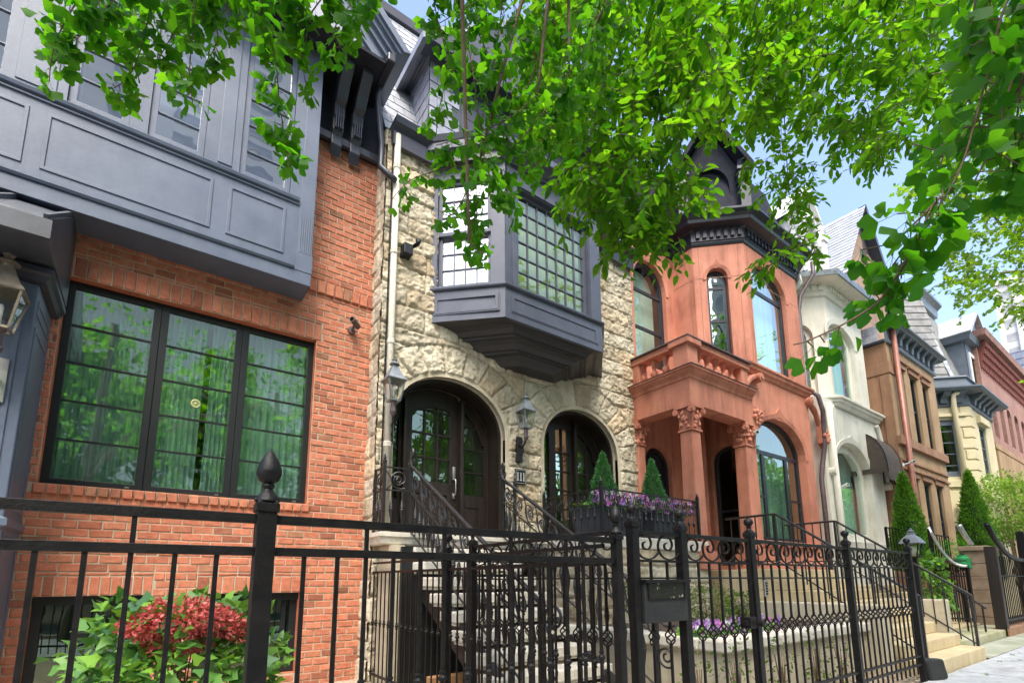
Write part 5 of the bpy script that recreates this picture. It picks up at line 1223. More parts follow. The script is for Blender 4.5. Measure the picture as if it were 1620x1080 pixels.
MB().sweep([(0, 6.6), (.12, 6.62), (.12, 6.85), (0, 6.9)], [(28.4, PY_), (38.6, PY_)]).build('string_course', M['tanstone'], pw)
mb = MB(); plate(mb, street(PY_-.16), rect(28.4, 38.6, -.2, 6.5), [rect(29.2+k*2.3, 30.4+k*2.3, 1.2, 5.6) for k in range(4)], 0, .18, .15); mb.build('stone_front', M['tanstone'], pw)
bs = thing('slate_house', 'house with tall blue grey slate mansard beyond the pink brick house', 'house', (44, 5, 0))
sz = aY(1600, 640, 4.4)[1]
MB().box(38.7, 50, 4.5, 17, -.2, sz).build('wall', M['yellow'], bs)
mb = MB(); mb.add([(38.6, 4.3, sz), (50, 4.3, sz), (50, 7.0, sz+5), (39.6, 7.0, sz+5), (38.6, 12, sz), (39.6, 12, sz+5)], [(0, 1, 2, 3), (0, 3, 5, 4)]); mb.build('mansard', pm('blue_slate', (.13, .16, .21), (.19, .22, .28), 5, .45), bs)
tiles('slates', pm('blue_slate_tiles', (.15, .18, .23), (.21, .24, .30), 5, .45, vc=True), bs, (38.55, 12, sz+.05), (0, -1, 0), (.2, 0, 1), (-1, 0, .2), 7.5, 5, .7, .45, lift=.03)
MB().sweep([(0, sz-.4), (.3, sz-.3), (.35, sz), (0, sz+.1)], [(38.7, 10), (38.7, 4.5), (50, 4.5)]).build('cornice', M['bluegrey'], bs)
# ============================================================ TOWER far behind and the block across the street (seen mirrored in the glass)
def tower(label, x0, x1, y0, y1, h, fx, fz, mt, name='apartment_tower'):
    t = thing(name, label, 'building', ((x0+x1)/2, y0, 0))
    MB().box(x0, x1, y0, y1, 0, h).build('wall', mt, t)
    wm = pm('tower_window', (.30, .31, .33), (.46, .46, .46), .6, .5)
    base = MB().box(-.5, .5, -.04, .04, -.5, .5).build('window', wm, None); base.parent = t
    me = base.data; first = True; n = 0
    return t, me, base
t, me, base = tower('pale high rise apartment tower far behind the row houses', 150, 182, 3.5, 20.3, 66, 4, 3, M['tower'])
tw, th = 1.7, 1.9; k = 0
tl = wloc(t)
for r in range(6, 19):
    for c in range(6):
        y = 4.9+c*2.8; z = 3+r*3.35
        o = base if k == 0 else bpy.data.objects.new('window', me)
        if k: COL.objects.link(o); o.parent = t
        o.location = Vector((150, y, z))-tl; o.rotation_euler.z = PI/2; o.scale = (tw, 1, th); k += 1
mb = MB()
for c in range(7): mb.box(149.6, 150, 3.5+c*2.8-.3, 3.5+c*2.8+.3, 0, 66)
mb.box(149.5, 150, 3.5, 20.3, 66, 67); mb.build('pier', M['tower'], t)
t2, me2, base2 = tower('pale concrete apartment block across the street mirrored in the upper bay glass', -22, 16, -62, -52, 92, 4, 3, pm('block_concrete', (.62, .59, .55), (.70, .67, .62), .3, .8))
tl = wloc(t2); k = 0
for r in range(10, 27):
    for c in range(6):
        o = base2 if k == 0 else bpy.data.objects.new('window', me2)
        if k: COL.objects.link(o); o.parent = t2
        o.location = Vector((-19+c*6.4, -51.97, 3+r*3.3))-tl; o.scale = (4.0, 1, 1.7); k += 1
        if k >= 100: break
    if k >= 100: break
# ============================================================ FENCES
YG_ = 2.27
def finial_acorn(o, s=1.0):
    return MB().lathe(o, [(.052*s, 0), (.050*s, .012*s), (.030*s, .035*s), (.018*s, .055*s), (.026*s, .062*s), (.026*s, .072*s), (.02*s, .078*s), (.040*s, .09*s), (.051*s, .115*s), (.050*s, .14*s), (.038*s, .175*s), (.018*s, .21*s), (.004*s, .228*s)], 8)
def finial_ball(o, s=1.0):
    return MB().lathe(o, [(.03*s, 0), (.018*s, .015*s), (.014*s, .03*s), (.02*s, .036*s)]+[(.033*s*math.sin(a)+.001, .07*s-.033*s*math.cos(a)) for a in np.linspace(.35, PI, 11)], 14)
def post(t, x, y, w, z0, z1, mt, fin='acorn', s=1):
    o = MB().box(x-w/2, x+w/2, y-w/2, y+w/2, z0, z1).build('post', mt, t, bevel=.003)
    mb = MB().box(x-w/2-.007, x+w/2+.007, y-w/2-.007, y+w/2+.007, z1-.035, z1)
    mb.lathe((x, y, z1), [(w*.55, 0), (w*.5, .012), (w*.2, .03)], 4, True); mb.build('cap', mt, o, bevel=.002)
    f = (finial_acorn if fin == 'acorn' else finial_ball)((x, y, z1+.01), s).build('finial', mt, o, smooth=True if fin == 'ball' else .9)
    return o
def proto(mb, name, mt, t, loc, smooth=False):
    o = mb.build(name, mt, None, smooth=smooth); o.parent = t; o.location = Vector(loc)-wloc(t); return o
def knuckle(mb, z, r=.013):
    mb.lathe((0, 0, z), [(r*.7, -.04), (r*1.25, -.036), (r*1.25, -.026), (r*.8, -.022), (r*1.0, -.016), (r*1.65, -.006), (r*1.65, .006), (r*1.0, .016), (r*.8, .022), (r*1.25, .026), (r*1.25, .036), (r*.7, .04)], 10)
def basket(mb, z, h=.115, R=.032, r=.0058):
    for k in range(4):
        pts = []
        for i in range(13):
            t = i/12; a = k*PI/2+t*PI*1.15; q = R*math.sin(PI*t)**.8+.004
            pts.append((q*math.cos(a), q*math.sin(a), z-h/2+h*t))
        mb.tube(pts, r, 5)
    mb.lathe((0, 0, z-h/2), [(.012, -.02), (.013, 0), (.007, .012)], 6); mb.lathe((0, 0, z+h/2), [(.007, -.012), (.013, 0), (.012, .02)], 6)
def scroll_pts(w, h, flip=1):
    """running scroll unit from its inner eye out over the top, down the left and up to the right"""
    R = w*.5; pts = []
    for i in range(44):
        t = i/43; ang = math.radians(-25-600*(1-t)); q = R*(.13+.87*t**1.25)*(1+.12*max(0, (t-.88)/.12))
        pts.append((q*math.cos(ang), q*math.sin(ang)))
    zs = [p[1] for p in pts]; z0, z1 = min(zs), max(zs); xs = [p[0] for p in pts]; x0, x1 = min(xs), max(xs)
    return [((p[0]-x0)/(x1-x0)*w*flip, (p[1]-z0)/(z1-z0)*h) for p in pts]
def flatbar(mb, pts3, wn, wt, nrm):
    """flat strip of width wn along nrm following pts3"""
    P_ = [Vector(p) for p in pts3]; nv = Vector(nrm); n = len(P_); vs = []
    for i in range(n):
        d = (P_[min(i+1, n-1)]-P_[max(i-1, 0)]).normalized(); sd = d.cross(nv).normalized()*wt/2
        vs += [P_[i]-sd-nv*wn/2, P_[i]+sd-nv*wn/2, P_[i]+sd+nv*wn/2, P_[i]-sd+nv*wn/2]
    fs = [(i*4+k, i*4+(k+1) % 4, (i+1)*4+(k+1) % 4, (i+1)*4+k) for i in range(n-1) for k in range(4)]+[(3, 2, 1, 0), (n*4-4, n*4-3, n*4-2, n*4-1)]
    mb.add(vs, fs)
I = M['iron']
# heights of the ornamental run (all measured on its plane)
zTop = aY(1229, 856, YG_)[1]; zR2 = aY(1145, 888.5, YG_)[1]; zR3 = aY(1145, 912.5, YG_)[1]; zBk = aY(1271, 983, YG_)[1]
zB1 = aY(1414, 1046, YG_)[1]; zB2 = aY(1414, 1061, YG_)[1]; zPost = aY(1190, 843, YG_)[1]
print('fence z', zTop, zR2, zR3, zBk, zB1, zB2, zPost)
# pickets
def picket_mesh(zt, zb, zk, kind, w=.0155):
    mb = MB()
    if kind == 'basket':
        h = .115; mb.box(-w/2, w/2, -w/2, w/2, zk+h/2+.0, zt); mb.box(-w/2, w/2, -w/2, w/2, zb, zk-h/2); basket(mb, zk)
    elif kind == 'knuckle':
        mb.box(-w/2, w/2, -w/2, w/2, zb, zt); knuckle(mb, zk)
    else: mb.box(-w/2, w/2, -w/2, w/2, zb, zt)
    return mb
class Orn:                                     # shares picket and scroll meshes between the runs
    pk = None; sc = None
def orn_panel(t, x0, x1, y, nb, ns, along='x', bottom=True, rails=True):
    def pt(s, z, o=0): return (s, y+o, z) if along == 'x' else (y+o, s, z)
    w = .028
    if rails:
        for z, h, ww in ((zTop-.014, .028, .04), (zR2-.008, .016, .022), (zR3-.006, .012, .02)) + (((zB1-.012, .024, .03), (zB2-.012, .024, .03)) if bottom else ()):
            mb = MB(); a, b = pt(x0, z), pt(x1, z); mb.bar(a, b, ww, h); mb.build('rail', I, t, bevel=.002)
    for k in range(nb):
        s = x0+(x1-x0)*(k+1)/(nb+1)
        if Orn.pk is None:
            o = proto(picket_mesh(0, zB2-.12-zR2, zBk-zR2, 'basket'), 'picket', I, t, pt(s, zR2)); Orn.pk = o.data
        else: inst('picket', Orn.pk, t, Vector(pt(s, zR2))-wloc(t))
    sw = abs(x1-x0)/ns; hgt = zTop-.03-zR2-.002
    for k in range(ns):
        s = x0+(x1-x0)*k/ns
        if along == 'x':
            mb = MB(); flatbar(mb, [(p[0]*1.02, 0, p[1]) for p in scroll_pts(sw, hgt)], .016, .0085, (0, 1, 0))
            o = proto(mb, 'scroll', I, t, pt(s, zR2+.004), smooth=.6)
        else:
            mb = MB(); flatbar(mb, [(0, p[0]*1.04, p[1]) for p in scroll_pts(sw, hgt, 1 if x1 > x0 else -1)], .016, .0085, (1, 0, 0))
            o = proto(mb, 'scroll', I, t, pt(s, zR2+.004), smooth=.6)
PW = .064
xp = [1.164*YG_+.03, 1.399*YG_+.03, 1.824*YG_+.03, 2.681*YG_+.03, 3.515*YG_+.03]
of = thing('ornamental_fence', 'black iron fence with running scrolls and twisted baskets between ball topped posts', 'fence', (5.5, YG_, 0), 'ornamental iron fence runs')
for x in xp: post(of, x, YG_, PW, -.02, zPost, I, 'ball', 1.15)
orn_panel(of, xp[2]+.032, xp[3]-.032, YG_, 12, 8); orn_panel(of, xp[3]+.032, xp[4]-.032, YG_, 12, 8)
# narrow mailbox section
t = of
for z, h in ((zTop-.014, .028), (zR2-.008, .016), (zR3-.006, .012)): MB().bar((xp[0]+.032, YG_, z), (xp[1]-.032, YG_, z), .035, h).build('rail', I, t)
for k in (1, 2):
    inst('picket', Orn.pk, t, Vector((xp[0]+(xp[1]-xp[0])*k/3, YG_, zR2))-wloc(t))
for k in range(2):
    mb = MB(); sw = (xp[1]-xp[0]-.064)/2; flatbar(mb, [(p[0], 0, p[1]) for p in scroll_pts(sw, zTop-.03-zR2)], .016, .0085, (0, 1, 0)); proto(mb, 'scroll', I, t, (xp[0]+.032+sw*k, YG_, zR2+.004), smooth=.6)
gt = thing('gate', 'black iron gate with scrolls and twisted baskets beside the mailbox', 'gate', (xp[1]+.03, YG_, 0))
ga, gb = xp[1]+.036, xp[2]-.036
orn_panel(gt, ga+.02, gb-.02, YG_-.002, 5, 4)
mb = MB(); mb.box(ga, ga+.025, YG_-.016, YG_+.016, zB2-.05, zTop); mb.box(gb-.025, gb, YG_-.016, YG_+.016, zB2-.05, zTop); mb.build('stile', I, gt, bevel=.002)
lx, lz = aY(1187, 984, YG_-.03)
mb = MB(); mb.box(lx-.05, lx+.05, YG_-.06, YG_+.03, lz-.045, lz+.045); mb.box(lx-.09, lx-.05, YG_-.05, YG_-.02, lz-.02, lz+.02); lk = mb.build('lock', I, gt, bevel=.006)
MB().tube([(lx+.08, YG_-.1, lz-.01), (lx+.08, YG_-.03, lz-.01)], .024, 10).build('knob', I, lk)
kx, kz = aY(1211, 930, YG_-.04); mb = MB(); mb.box(kx-.022, kx+.022, YG_-.05, YG_-.03, kz-.07, kz+.07)
kp = mb.build('keypad', M['steel'], of, bevel=.003)
mb = MB()
for i in range(2):
    for j in range(5): mb.box(kx-.013+i*.016, kx-.003+i*.016, YG_-.055, YG_-.05, kz-.052+j*.022, kz-.038+j*.022)
mb.build('button', M['frame'], kp)
# mailbox
mx0, mx1 = xp[0]+.04, xp[1]-.03; mzt = aY(1050, 916, YG_-.06)[1]; mzb = aY(1050, 984, YG_-.06)[1]
mbx = thing('mailbox', 'black steel mailbox with a scratched dark window hung in the iron fence', 'mailbox', ((mx0+mx1)/2, YG_-.05, mzb))
MB().box(mx0, mx1, YG_-.05, YG_+.10, mzb, mzt-.02).build('body', M['blacksheet'], mbx, bevel=.004)
MB().box(mx0-.012, mx1+.02, YG_-.075, YG_+.10, mzt-.02, mzt+.0).build('lid', I, mbx, bevel=.003)
mh = mzt-mzb
mb = MB(); ring(mb, street(YG_-.05), rect(mx0+.03, mx1-.02, mzt-.47*mh, mzt-.05*mh), rect(mx0+.045, mx1-.035, mzt-.44*mh, mzt-.08*mh), -.008, .012); fr = mb.build('window_frame', I, mbx)
MB().box(mx0+.045, mx1-.035, YG_-.054, YG_-.051, mzt-.44*mh, mzt-.08*mh).build('window', pm('scuffed_plastic', (.012, .014, .010), (.40, .40, .28), 16, .25, .2, 40, contrast=(.60, .66)), fr)
# side run of the ornamental fence going back beside the stoop
sf = thing('ornamental_fence', 'black iron fence with scrolls and baskets running back to the stoop', 'fence', (2.6, 3.2, 0), 'ornamental iron fence runs')
xs = 2.60; ye = xs/.617
post(sf, xs, ye, .06, -.02, zPost-.02, I, 'ball', 1.1)
orn_panel(sf, YG_+.05, ye-.03, xs, 12, 8, 'y', True)
# ---- plain fence of the brick house: double top rail, every third bar tall
pf = thing('railing_fence', 'plain black iron fence with double top rail in front of the brick house', 'fence', (.4, YG_, 0))
LPx = .172*YG_+.0; cpx = 1.106*YG_
zt1 = aY(270, 812, YG_)[1]; zt2 = aY(270, 868, YG_)[1]; zLP = aY(425, 797, YG_)[1]; zCP = aY(975, 845, YG_)[1]; zKn = aY(700, 1072, YG_)[1]; zb_ = .2
post(pf, LPx, YG_, .074, -.02, zLP, I, 'acorn', .98); post(pf, cpx, YG_, .056, -.02, zCP, I, 'acorn', .82)
for a, b in ((-2.2, LPx-.037), (LPx+.037, cpx-.028)):
    MB().bar((a, YG_, zt1), (b, YG_, zt1), .03, .038).build('rail', I, pf, bevel=.002)
    MB().bar((a, YG_, zt2), (b, YG_, zt2), .03, .036).build('rail', I, pf, bevel=.002)
    MB().bar((a, YG_, zb_), (b, YG_, zb_), .03, .03).build('rail', I, pf, bevel=.002)
pp = [(55, 875, 0), (134, 875, 0), (207, 875, 1), (277, 875, 0), (343, 875, 0), (480, 900, 0), (533, 900, 0), (579, 880, 1), (622, 900, 0), (665, 900, 0), (702.5, 900, 1), (741, 900, 0), (774, 900, 0), (808.5, 900, 1), (839, 900, 0), (867.5, 900, 0), (896, 900, 1), (922.5, 900, 1), (947.5, 900, 0)]
pxs = [(aY(x, y, YG_)[0], tl_) for x, y, tl_ in pp]; pxs = [(pxs[0][0]-.13*k, 1 if k % 3 == 1 else 0) for k in range(12, 0, -1)]+pxs
ms = {}
for x, tl_ in pxs:
    top = zt1-.01 if tl_ else zt2-.01
    if tl_ not in ms: ms[tl_] = proto(picket_mesh(0, .06-top, zKn-top, 'knuckle', .0165), 'picket', I, pf, (x, YG_, top)).data
    else: inst('picket', ms[tl_], pf, Vector((x, YG_, top))-wloc(pf))
# its return along the party line
rf = thing('railing_fence', 'black iron railing with knuckled bars running back along the brick house boundary', 'fence', (2.44, 4.3, 0))
xr = 2.44; yp = xr/.551
zr1 = aX(640, 887, xr)[1]; zr2 = aX(640, 903, xr)[1]; zrk = aX(767, 1015, xr)[1]; zrp = aX(708, 868, xr)[1]; zrb = aX(600, 1070, xr)[1]
print('side', zr1, zr2, zrk, zrp, zrb)
post(rf, xr, yp, .06, -.02, zrp, I, 'acorn', .85)
for z in (zr1, zr2, zrb): MB().bar((xr, YG_+.05, z), (xr, 6.42, z), .026, .026).build('rail', I, rf)
m0 = None; y = YG_+.16; k = 0
while y < 6.4:
    if abs(y-yp) > .05:
        if m0 is None: m0 = proto(picket_mesh(0, -zr2, zrk-zr2, 'knuckle', .0135), 'picket', I, rf, (xr, y, zr2)).data
        else: inst('picket', m0, rf, Vector((xr, y, zr2))-wloc(rf))
    y += .128
# ============================================================ WROUGHT STAIR RAILINGS OF THE STOOP
IR = M['ironr']
def spindle(z0, z1):
    mb = MB().tube([(0, 0, z0), (0, 0, z1)], .008, 5); c = (z0+z1)/2; L_ = (z1-z0)
    mb.lathe((0, 0, c), [(.008, -.17), (.030, -.02), (.034, -.0), (.030, .012), (.022, .016), (.032, .022), (.028, .04), (.010, .13)] if L_ > .3 else [(.008, -.1), (.028, -.01), (.028, .01), (.008, .1)], 8); return mb
def scroll3(mb, o, w, h, ax, sl=0, r=.009, flip=1):
    """spiral with a tail in the plane (ax, z), sheared by the slope"""
    ax = Vector(ax); o = Vector(o); pts = []
    for i in range(34):
        t = i/33; a = math.radians(-60-560*(1-t)); q = (.22+.78*t**1.1)*.5
        dx, dz = q*math.cos(a)*w*flip, q*math.sin(a)*h
        pts.append(o+ax*dx+Vector((0, 0, dz+dx*sl)))
    mb.tube(pts, r, 5)
def stair_rail(name, label, x, ytop, ybot, zt, zb, spin=True):
    t = thing(name, label, 'railing', (x, ytop, 1.87), 'scrolled iron stair railings of the stoop')
    d = Vector((0, -1, 0)); sl = (zb-zt)/(ytop-ybot)
    P_ = lambda s, dz=0: Vector((x, ytop-s, zt+s*sl+dz)); L_ = ytop-ybot
    mb = MB(); mb.tube([P_(-.02, .05), P_(0.03), P_(L_-.06), P_(L_, 0)], [.024, .024, .024, .024], 8); mb.build('handrail', IR, t, smooth=.6)
    MB().tube([P_(0, -.36), P_(L_, -.36)], .012, 6).build('rail', IR, t); MB().tube([P_(0, -.86), P_(L_, -.86)], .012, 6).build('rail', IR, t)
    mb = MB(); mb.box(x-.02, x+.02, ytop-.02, ytop+.02, 1.86, zt+.02)
    mb.tube([(x, ytop, zt), (x, ytop, zt+.10), (x, ytop-.02, zt+.2)], [.022, .02, .016], 8)
    lp = [(x, ytop-.02+.035*math.cos(a), zt+.17+.06*math.sin(a)) for a in np.linspace(-PI/2, 1.5*PI, 14)]; mb.tube(lp, .016, 6)
    for sg in (-1, 1): scroll3(mb, (x, ytop+sg*.065, zt+.05), .10, .1, (0, sg, 0))
    mb.build('newel', IR, t, smooth=.6)
    n = int(L_/.26)
    for k in range(n):
        s = .16+k*(L_-.2)/n; mb = MB(); scroll3(mb, P_(s, -.185), .25, .30, d, sl, .0095); scroll3(mb, P_(s+.02, -.185), .13, .15, d, sl, .008)
        q = [P_(s+.12+.10*u_, -.03-.33*u_*u_*(3-2*u_)*1.0) for u_ in np.linspace(0, 1, 8)]; mb.tube(q, .008, 5)
        mb.build('scroll', IR, t, smooth=.6)
        sp_ = spindle(-.40, .09)
        for h_ in (0, .13):
            mb = MB(); bb = spindle(-.43, .06); mb.v = [(P_(s+h_).x+v[0], P_(s+h_).y+v[1], P_(s+h_, -.42).z+v[2]) for v in bb.v]; mb.f = bb.f; mb.build('spindle', IR, t, smooth=.8)
    yb = ybot; mb = MB(); mb.box(x-.025, x+.025, yb-.025, yb+.025, -.05, zb+.02)
    mb.lathe((x, yb, zb+.02), [(.03, 0), (.035, .02), (.015, .03), (.028, .06), (.03, .075), (.005, .12)], 8)
    scroll3(mb, (x, yb-.16, zb-.12), .3, .3, (0, -1, 0), 0, .014); scroll3(mb, (x, yb-.12, zb-.55), .22, .22, (0, -1, 0), 0, .012); mb.build('bottom_newel', IR, t, smooth=.6)
    return t
L1 = stair_rail('stair_railing', 'scrolled iron stair railing left of the stone steps nearer the brick house', 2.76, 6.04, 3.36, 2.76, 1.06)
L2 = stair_rail('stair_railing', 'scrolled iron stair railing right of the stone steps nearer the planters', 4.24, 6.04, 3.36, 2.76, 1.06)
# landing side railing with scroll panels
lr = thing('landing_railing', 'short scrolled iron railing round the left edge of the stoop landing', 'railing', (2.45, 6.1, 1.87))
mb = MB()
for (a, b) in (((2.42, 6.44), (2.42, 6.12)), ((2.42, 6.12), (2.76, 6.06))):
    for z in (2.72, 2.42, 1.93): mb.tube([(a[0], a[1], z), (b[0], b[1], z)], .012, 5)
build_each(mb, 'rail', IR, lr)
mb = MB(); mb.box(2.40, 2.44, 6.10, 6.14, 1.86, 2.78); mb.lathe((2.42, 6.12, 2.78), [(.02, 0), (.03, .01), (.03, .03), (.015, .04), (.022, .06), (.004, .12)], 8); mb.box(2.405, 2.435, 6.42, 6.45, 1.86, 2.74); mb.build('post', IR, lr)
mb = MB(); scroll3(mb, (2.62, 6.085, 2.57), .27, .27, (1, -.17, 0), 0, .010); scroll3(mb, (2.60, 6.085, 2.56), .14, .14, (1, -.17, 0), 0, .008); scroll3(mb, (2.42, 6.28, 2.57), .26, .26, (0, -1, 0), 0, .010); mb.tube([(2.44, 6.12, 2.68), (2.5, 6.11, 2.6), (2.52, 6.1, 2.5), (2.46, 6.11, 2.43)], .009, 5); mb.build('scroll', IR, lr, smooth=.6)
for (x, y) in ((2.52, 6.10), (2.66, 6.08), (2.42, 6.22), (2.42, 6.34)):
    mb = MB(); bb = spindle(-.24, .24); mb.v = [(x+v[0], y+v[1], 2.17+v[2]) for v in bb.v]; mb.f = bb.f; mb.build('spindle', IR, lr, smooth=.8)
lr2 = thing('landing_railing', 'short scrolled iron railing on the landing beneath the house number', 'railing', (4.3, 6.3, 1.87))
mb = MB(); mb.tube([(4.28, 6.1, 2.72), (4.72, 6.38, 2.72)], .012, 5); mb.tube([(4.28, 6.1, 2.42), (4.72, 6.38, 2.42)], .01, 5); mb.tube([(4.28, 6.1, 1.93), (4.72, 6.38, 1.93)], .01, 5); build_each(mb, 'rail', IR, lr2)
mb = MB(); mb.box(4.70, 4.74, 6.36, 6.4, 1.86, 2.8); mb.lathe((4.72, 6.38, 2.8), [(.02, 0), (.032, .01), (.03, .03), (.012, .04), (.022, .07), (.004, .13)], 8); mb.build('post', IR, lr2)
mb = MB(); scroll3(mb, (4.46, 6.22, 2.57), .26, .27, (.84, .54, 0), 0, .010); scroll3(mb, (4.62, 6.32, 2.57), .2, .25, (.84, .54, 0), 0, .01, -1); mb.build('scroll', IR, lr2, smooth=.6)
for q in (.3, .6): 
    mb = MB(); bb = spindle(-.24, .24); mb.v = [(4.28+.44*q+v[0], 6.1+.28*q+v[1], 2.17+v[2]) for v in bb.v]; mb.f = bb.f; mb.build('spindle', IR, lr2, smooth=.8)
# ---- terrace railing round the planters
tr_ = thing('terrace_railing', 'black iron railing with small scrolls enclosing the terrace planters', 'railing', (6.5, 5.13, 1.9))
ZT1, ZT2, ZT3 = 2.60, 2.36, 1.98
cA, cB, cC = (5.39, 6.45), (5.39, 5.13), (7.79, 5.13)
for z, r in ((ZT1, .02), (ZT2, .012), (ZT3, .012)):
    for a, b in ((cA, cB), (cB, cC)): MB().bar((a[0], a[1], z), (b[0], b[1], z), r*1.6, r).build('rail', IR, tr_)
for (x, y) in (cA, cB, cC, (7.79, 6.4)):
    mb = MB(); mb.box(x-.022, x+.022, y-.022, y+.022, 1.88, 2.66); mb.lathe((x, y, 2.66), [(.02, 0), (.03, .01), (.03, .025), (.012, .03), (.022, .05), (.004, .09)], 8); mb.build('post', IR, tr_)
MB().bar((7.79, 5.13, ZT1), (7.79, 6.4, ZT1), .03, .02).build('rail', IR, tr_)
sm = None; bm_ = None
for (a, b) in ((cA, cB), (cB, cC)):
    A_, B_ = Vector((a[0], a[1], 0)), Vector((b[0], b[1], 0)); L_ = (B_-A_).length; dv = (B_-A_).normalized(); n = int(L_/.14)
    for k in range(1, n):
        p = A_+dv*(L_*k/n); loc = Vector((p.x, p.y, ZT2))-wloc(tr_)
        if bm_ is None:
            mb = MB().tube([(0, 0, 0), (0, 0, ZT3-ZT2)], .007, 5); mb.lathe((0, 0, -.17), [(.007, -.05), (.024, -.012), (.026, 0), (.024, .012), (.007, .05)], 6); o = proto(mb, 'baluster', IR, tr_, (p.x, p.y, ZT2), True); bm_ = o.data
        else: inst('baluster', bm_, tr_, loc)
    n = int(L_/.24)
    for k in range(n):
        p = A_+dv*(L_*(k+.5)/n); mb = MB(); scroll3(mb, (0, 0, 0), .2, .2, dv, 0, .008); scroll3(mb, (0, 0, 0), .1, .1, dv, 0, .007); mb.tube([tuple(dv*.1+Vector((0, 0, -.05))), tuple(dv*.13+Vector((0, 0, .03))), tuple(dv*.15+Vector((0, 0, .1)))], .007, 5)
        proto(mb, 'scroll', IR, tr_, (p.x, p.y, (ZT1+ZT2)/2-.005), .6)
# ============================================================ RIGHT SIDE: lamp post, neighbour gate, pier and fence
lpx = 11.15; lpy = lpx/3.62
ll_ = thing('lamp_post', 'short black post lantern beside the yellow steps at the end of the ornamental fence', 'lamp', (lpx, lpy, .5))
zl = aY(1454, 866, lpy)[1]
mb = MB(); mb.box(lpx-.05, lpx+.05, lpy-.05, lpy+.05, .3, zl-.18); mb.build('post', I, ll_, bevel=.006)
mb = MB()
for a, b in ((-1, -1), (1, -1), (1, 1), (-1, 1)): mb.bar((lpx+a*.07, lpy+b*.07, zl-.17), (lpx+a*.11, lpy+b*.11, zl+.06), .016)
mb.lathe((lpx, lpy, zl-.19), [(.11, 0), (.11, .02)], 4, True); mb.build('cage', I, ll_)
MB().lathe((lpx, lpy, zl-.17), [(.066, 0), (.105, .23)], 4, True).build('pane', M['lampglass'], ll_)
mb = MB(); mb.lathe((lpx, lpy, zl+.06), [(.16, 0), (.165, .01), (.10, .11), (.05, .16), (.05, .2)], 4, True); mb.lathe((lpx, lpy, zl+.26), [(.03, 0), (.05, .02), (.05, .04), (.02, .05), (.02, .08)], 8); mb.build('cap', M['bluegrey'], ll_, bevel=.004)
MB().lathe((lpx, lpy, zl-.16), [(.025, 0), (.03, .1), (.02, .17)], 8).build('bulb', M['whitepl'], ll_, smooth=True)
# open gate leaf with swept top
gx_, gy_ = 13.2, 3.45
ng = thing('swept_gate', 'open black iron gate leaf with a curved silver topped rail before the brownstone steps', 'gate', (gx_, gy_, .3))
ga_ = Vector(aY(1473, 840, 3.55)).to_3d() if False else None
A_ = (aY(1470, 845, 3.5)[0], 3.5); B_ = (aY(1531, 900, 3.0)[0], 3.0)
mb = MB(); top = []
zA, zB = aY(1460, 832, 3.5)[1], aY(1528, 895, 3.0)[1]
for i in range(15):
    t = i/14; x = A_[0]+(B_[0]-A_[0])*t; y = A_[1]+(B_[1]-A_[1])*t; z = zB+(zA-zB)*(1-t)**2.6; top.append((x, y, z))
mb.tube(top, .035, 6); mb.build('top_rail', M['steel'], ng, smooth=True)
mb = MB()
for z in (1.62, 1.3, .42): mb.tube([(A_[0], A_[1], z), (B_[0], B_[1], z)], .016, 5)
build_each(mb, 'rail', I, ng)
for i in range(15):
    x, y, z = top[i]
    MB().tube([(x, y, .36), (x, y, z)], .03 if i in (0, 14) else .012, 5).build('picket', I, ng)
mb = MB()
for i in range(6): scroll3(mb, (A_[0]+(B_[0]-A_[0])*(i+.5)/6, A_[1]+(B_[1]-A_[1])*(i+.5)/6, 1.46), .2, .26, ((B_[0]-A_[0]), (B_[1]-A_[1]), 0), 0, .012)
mb.build('scroll', I, ng)
M['pier'] = pm('weathered_sandstone', (.22,.155,.105), (.34,.25,.175), 3, .9, .4, 30)
prx0 = aY(1526, 900, 3.62)[0]
zpt = aY(1545, 864, 3.4)[1]
pr_ = thing('gate_pier', 'brown sandstone gate pier with flat cap between two iron gates', 'pier', (prx0+.3, 3.3, 0))
for k in range(6): MB().box(prx0, prx0+.55, 3.2, 3.62, (zpt-.12)*k/6+.004, (zpt-.12)*(k+1)/6-.004).build('block', M['pier'], pr_, bevel=.014)
MB().box(prx0-.06, prx0+.61, 3.12, 3.70, zpt-.12, zpt).build('cap', M['pier'], pr_, bevel=.02)
# fence run along the pavement at the far right
yf = 2.86; fx0 = aY(1578, 940, yf)[0]
fr_ = thing('pavement_fence', 'dense black iron fence with swept rails along the pavement at the far right', 'fence', (fx0, yf, 0))
zft = aY(1582, 866, yf)[1]
MB().box(fx0-.1, fx0+.1, yf-.1, yf+.1, 0, zft).build('post', M['wood'], fr_, bevel=.01)
for seg in range(3):
    xa = fx0+seg*3.4; mb = MB()
    crv = [(xa+3.4*i/10, yf, zft-.25+(.75*(1-i/10)**3)) for i in range(11)]; mb.tube(crv, .055, 6); mb.build('top_rail', I, fr_, smooth=True)
    mb = MB(); mb.tube([(xa, yf, 1.3), (xa+3.4, yf, 1.3)], .02, 5); mb.tube([(xa, yf, .3), (xa+3.4, yf, .3)], .03, 5); build_each(mb, 'rail', I, fr_)
    if seg: MB().box(xa-.08, xa+.08, yf-.08, yf+.08, 0, zft+.5).build('post', I, fr_)
    for i in range(1, 19):
        x = xa+3.4*i/19
        if seg == 0 and i == 1: pm0 = proto(MB().tube([(0, 0, .2), (0, 0, zft-.2)], .012, 5), 'picket', I, fr_, (x, yf, 0)).data
        else: inst('picket', pm0, fr_, Vector((x, yf, 0))-wloc(fr_))
MB().box(fx0-.1, fx0+12, yf-.12, yf+.14, -.05, .16).build('base', M['brown'], fr_)
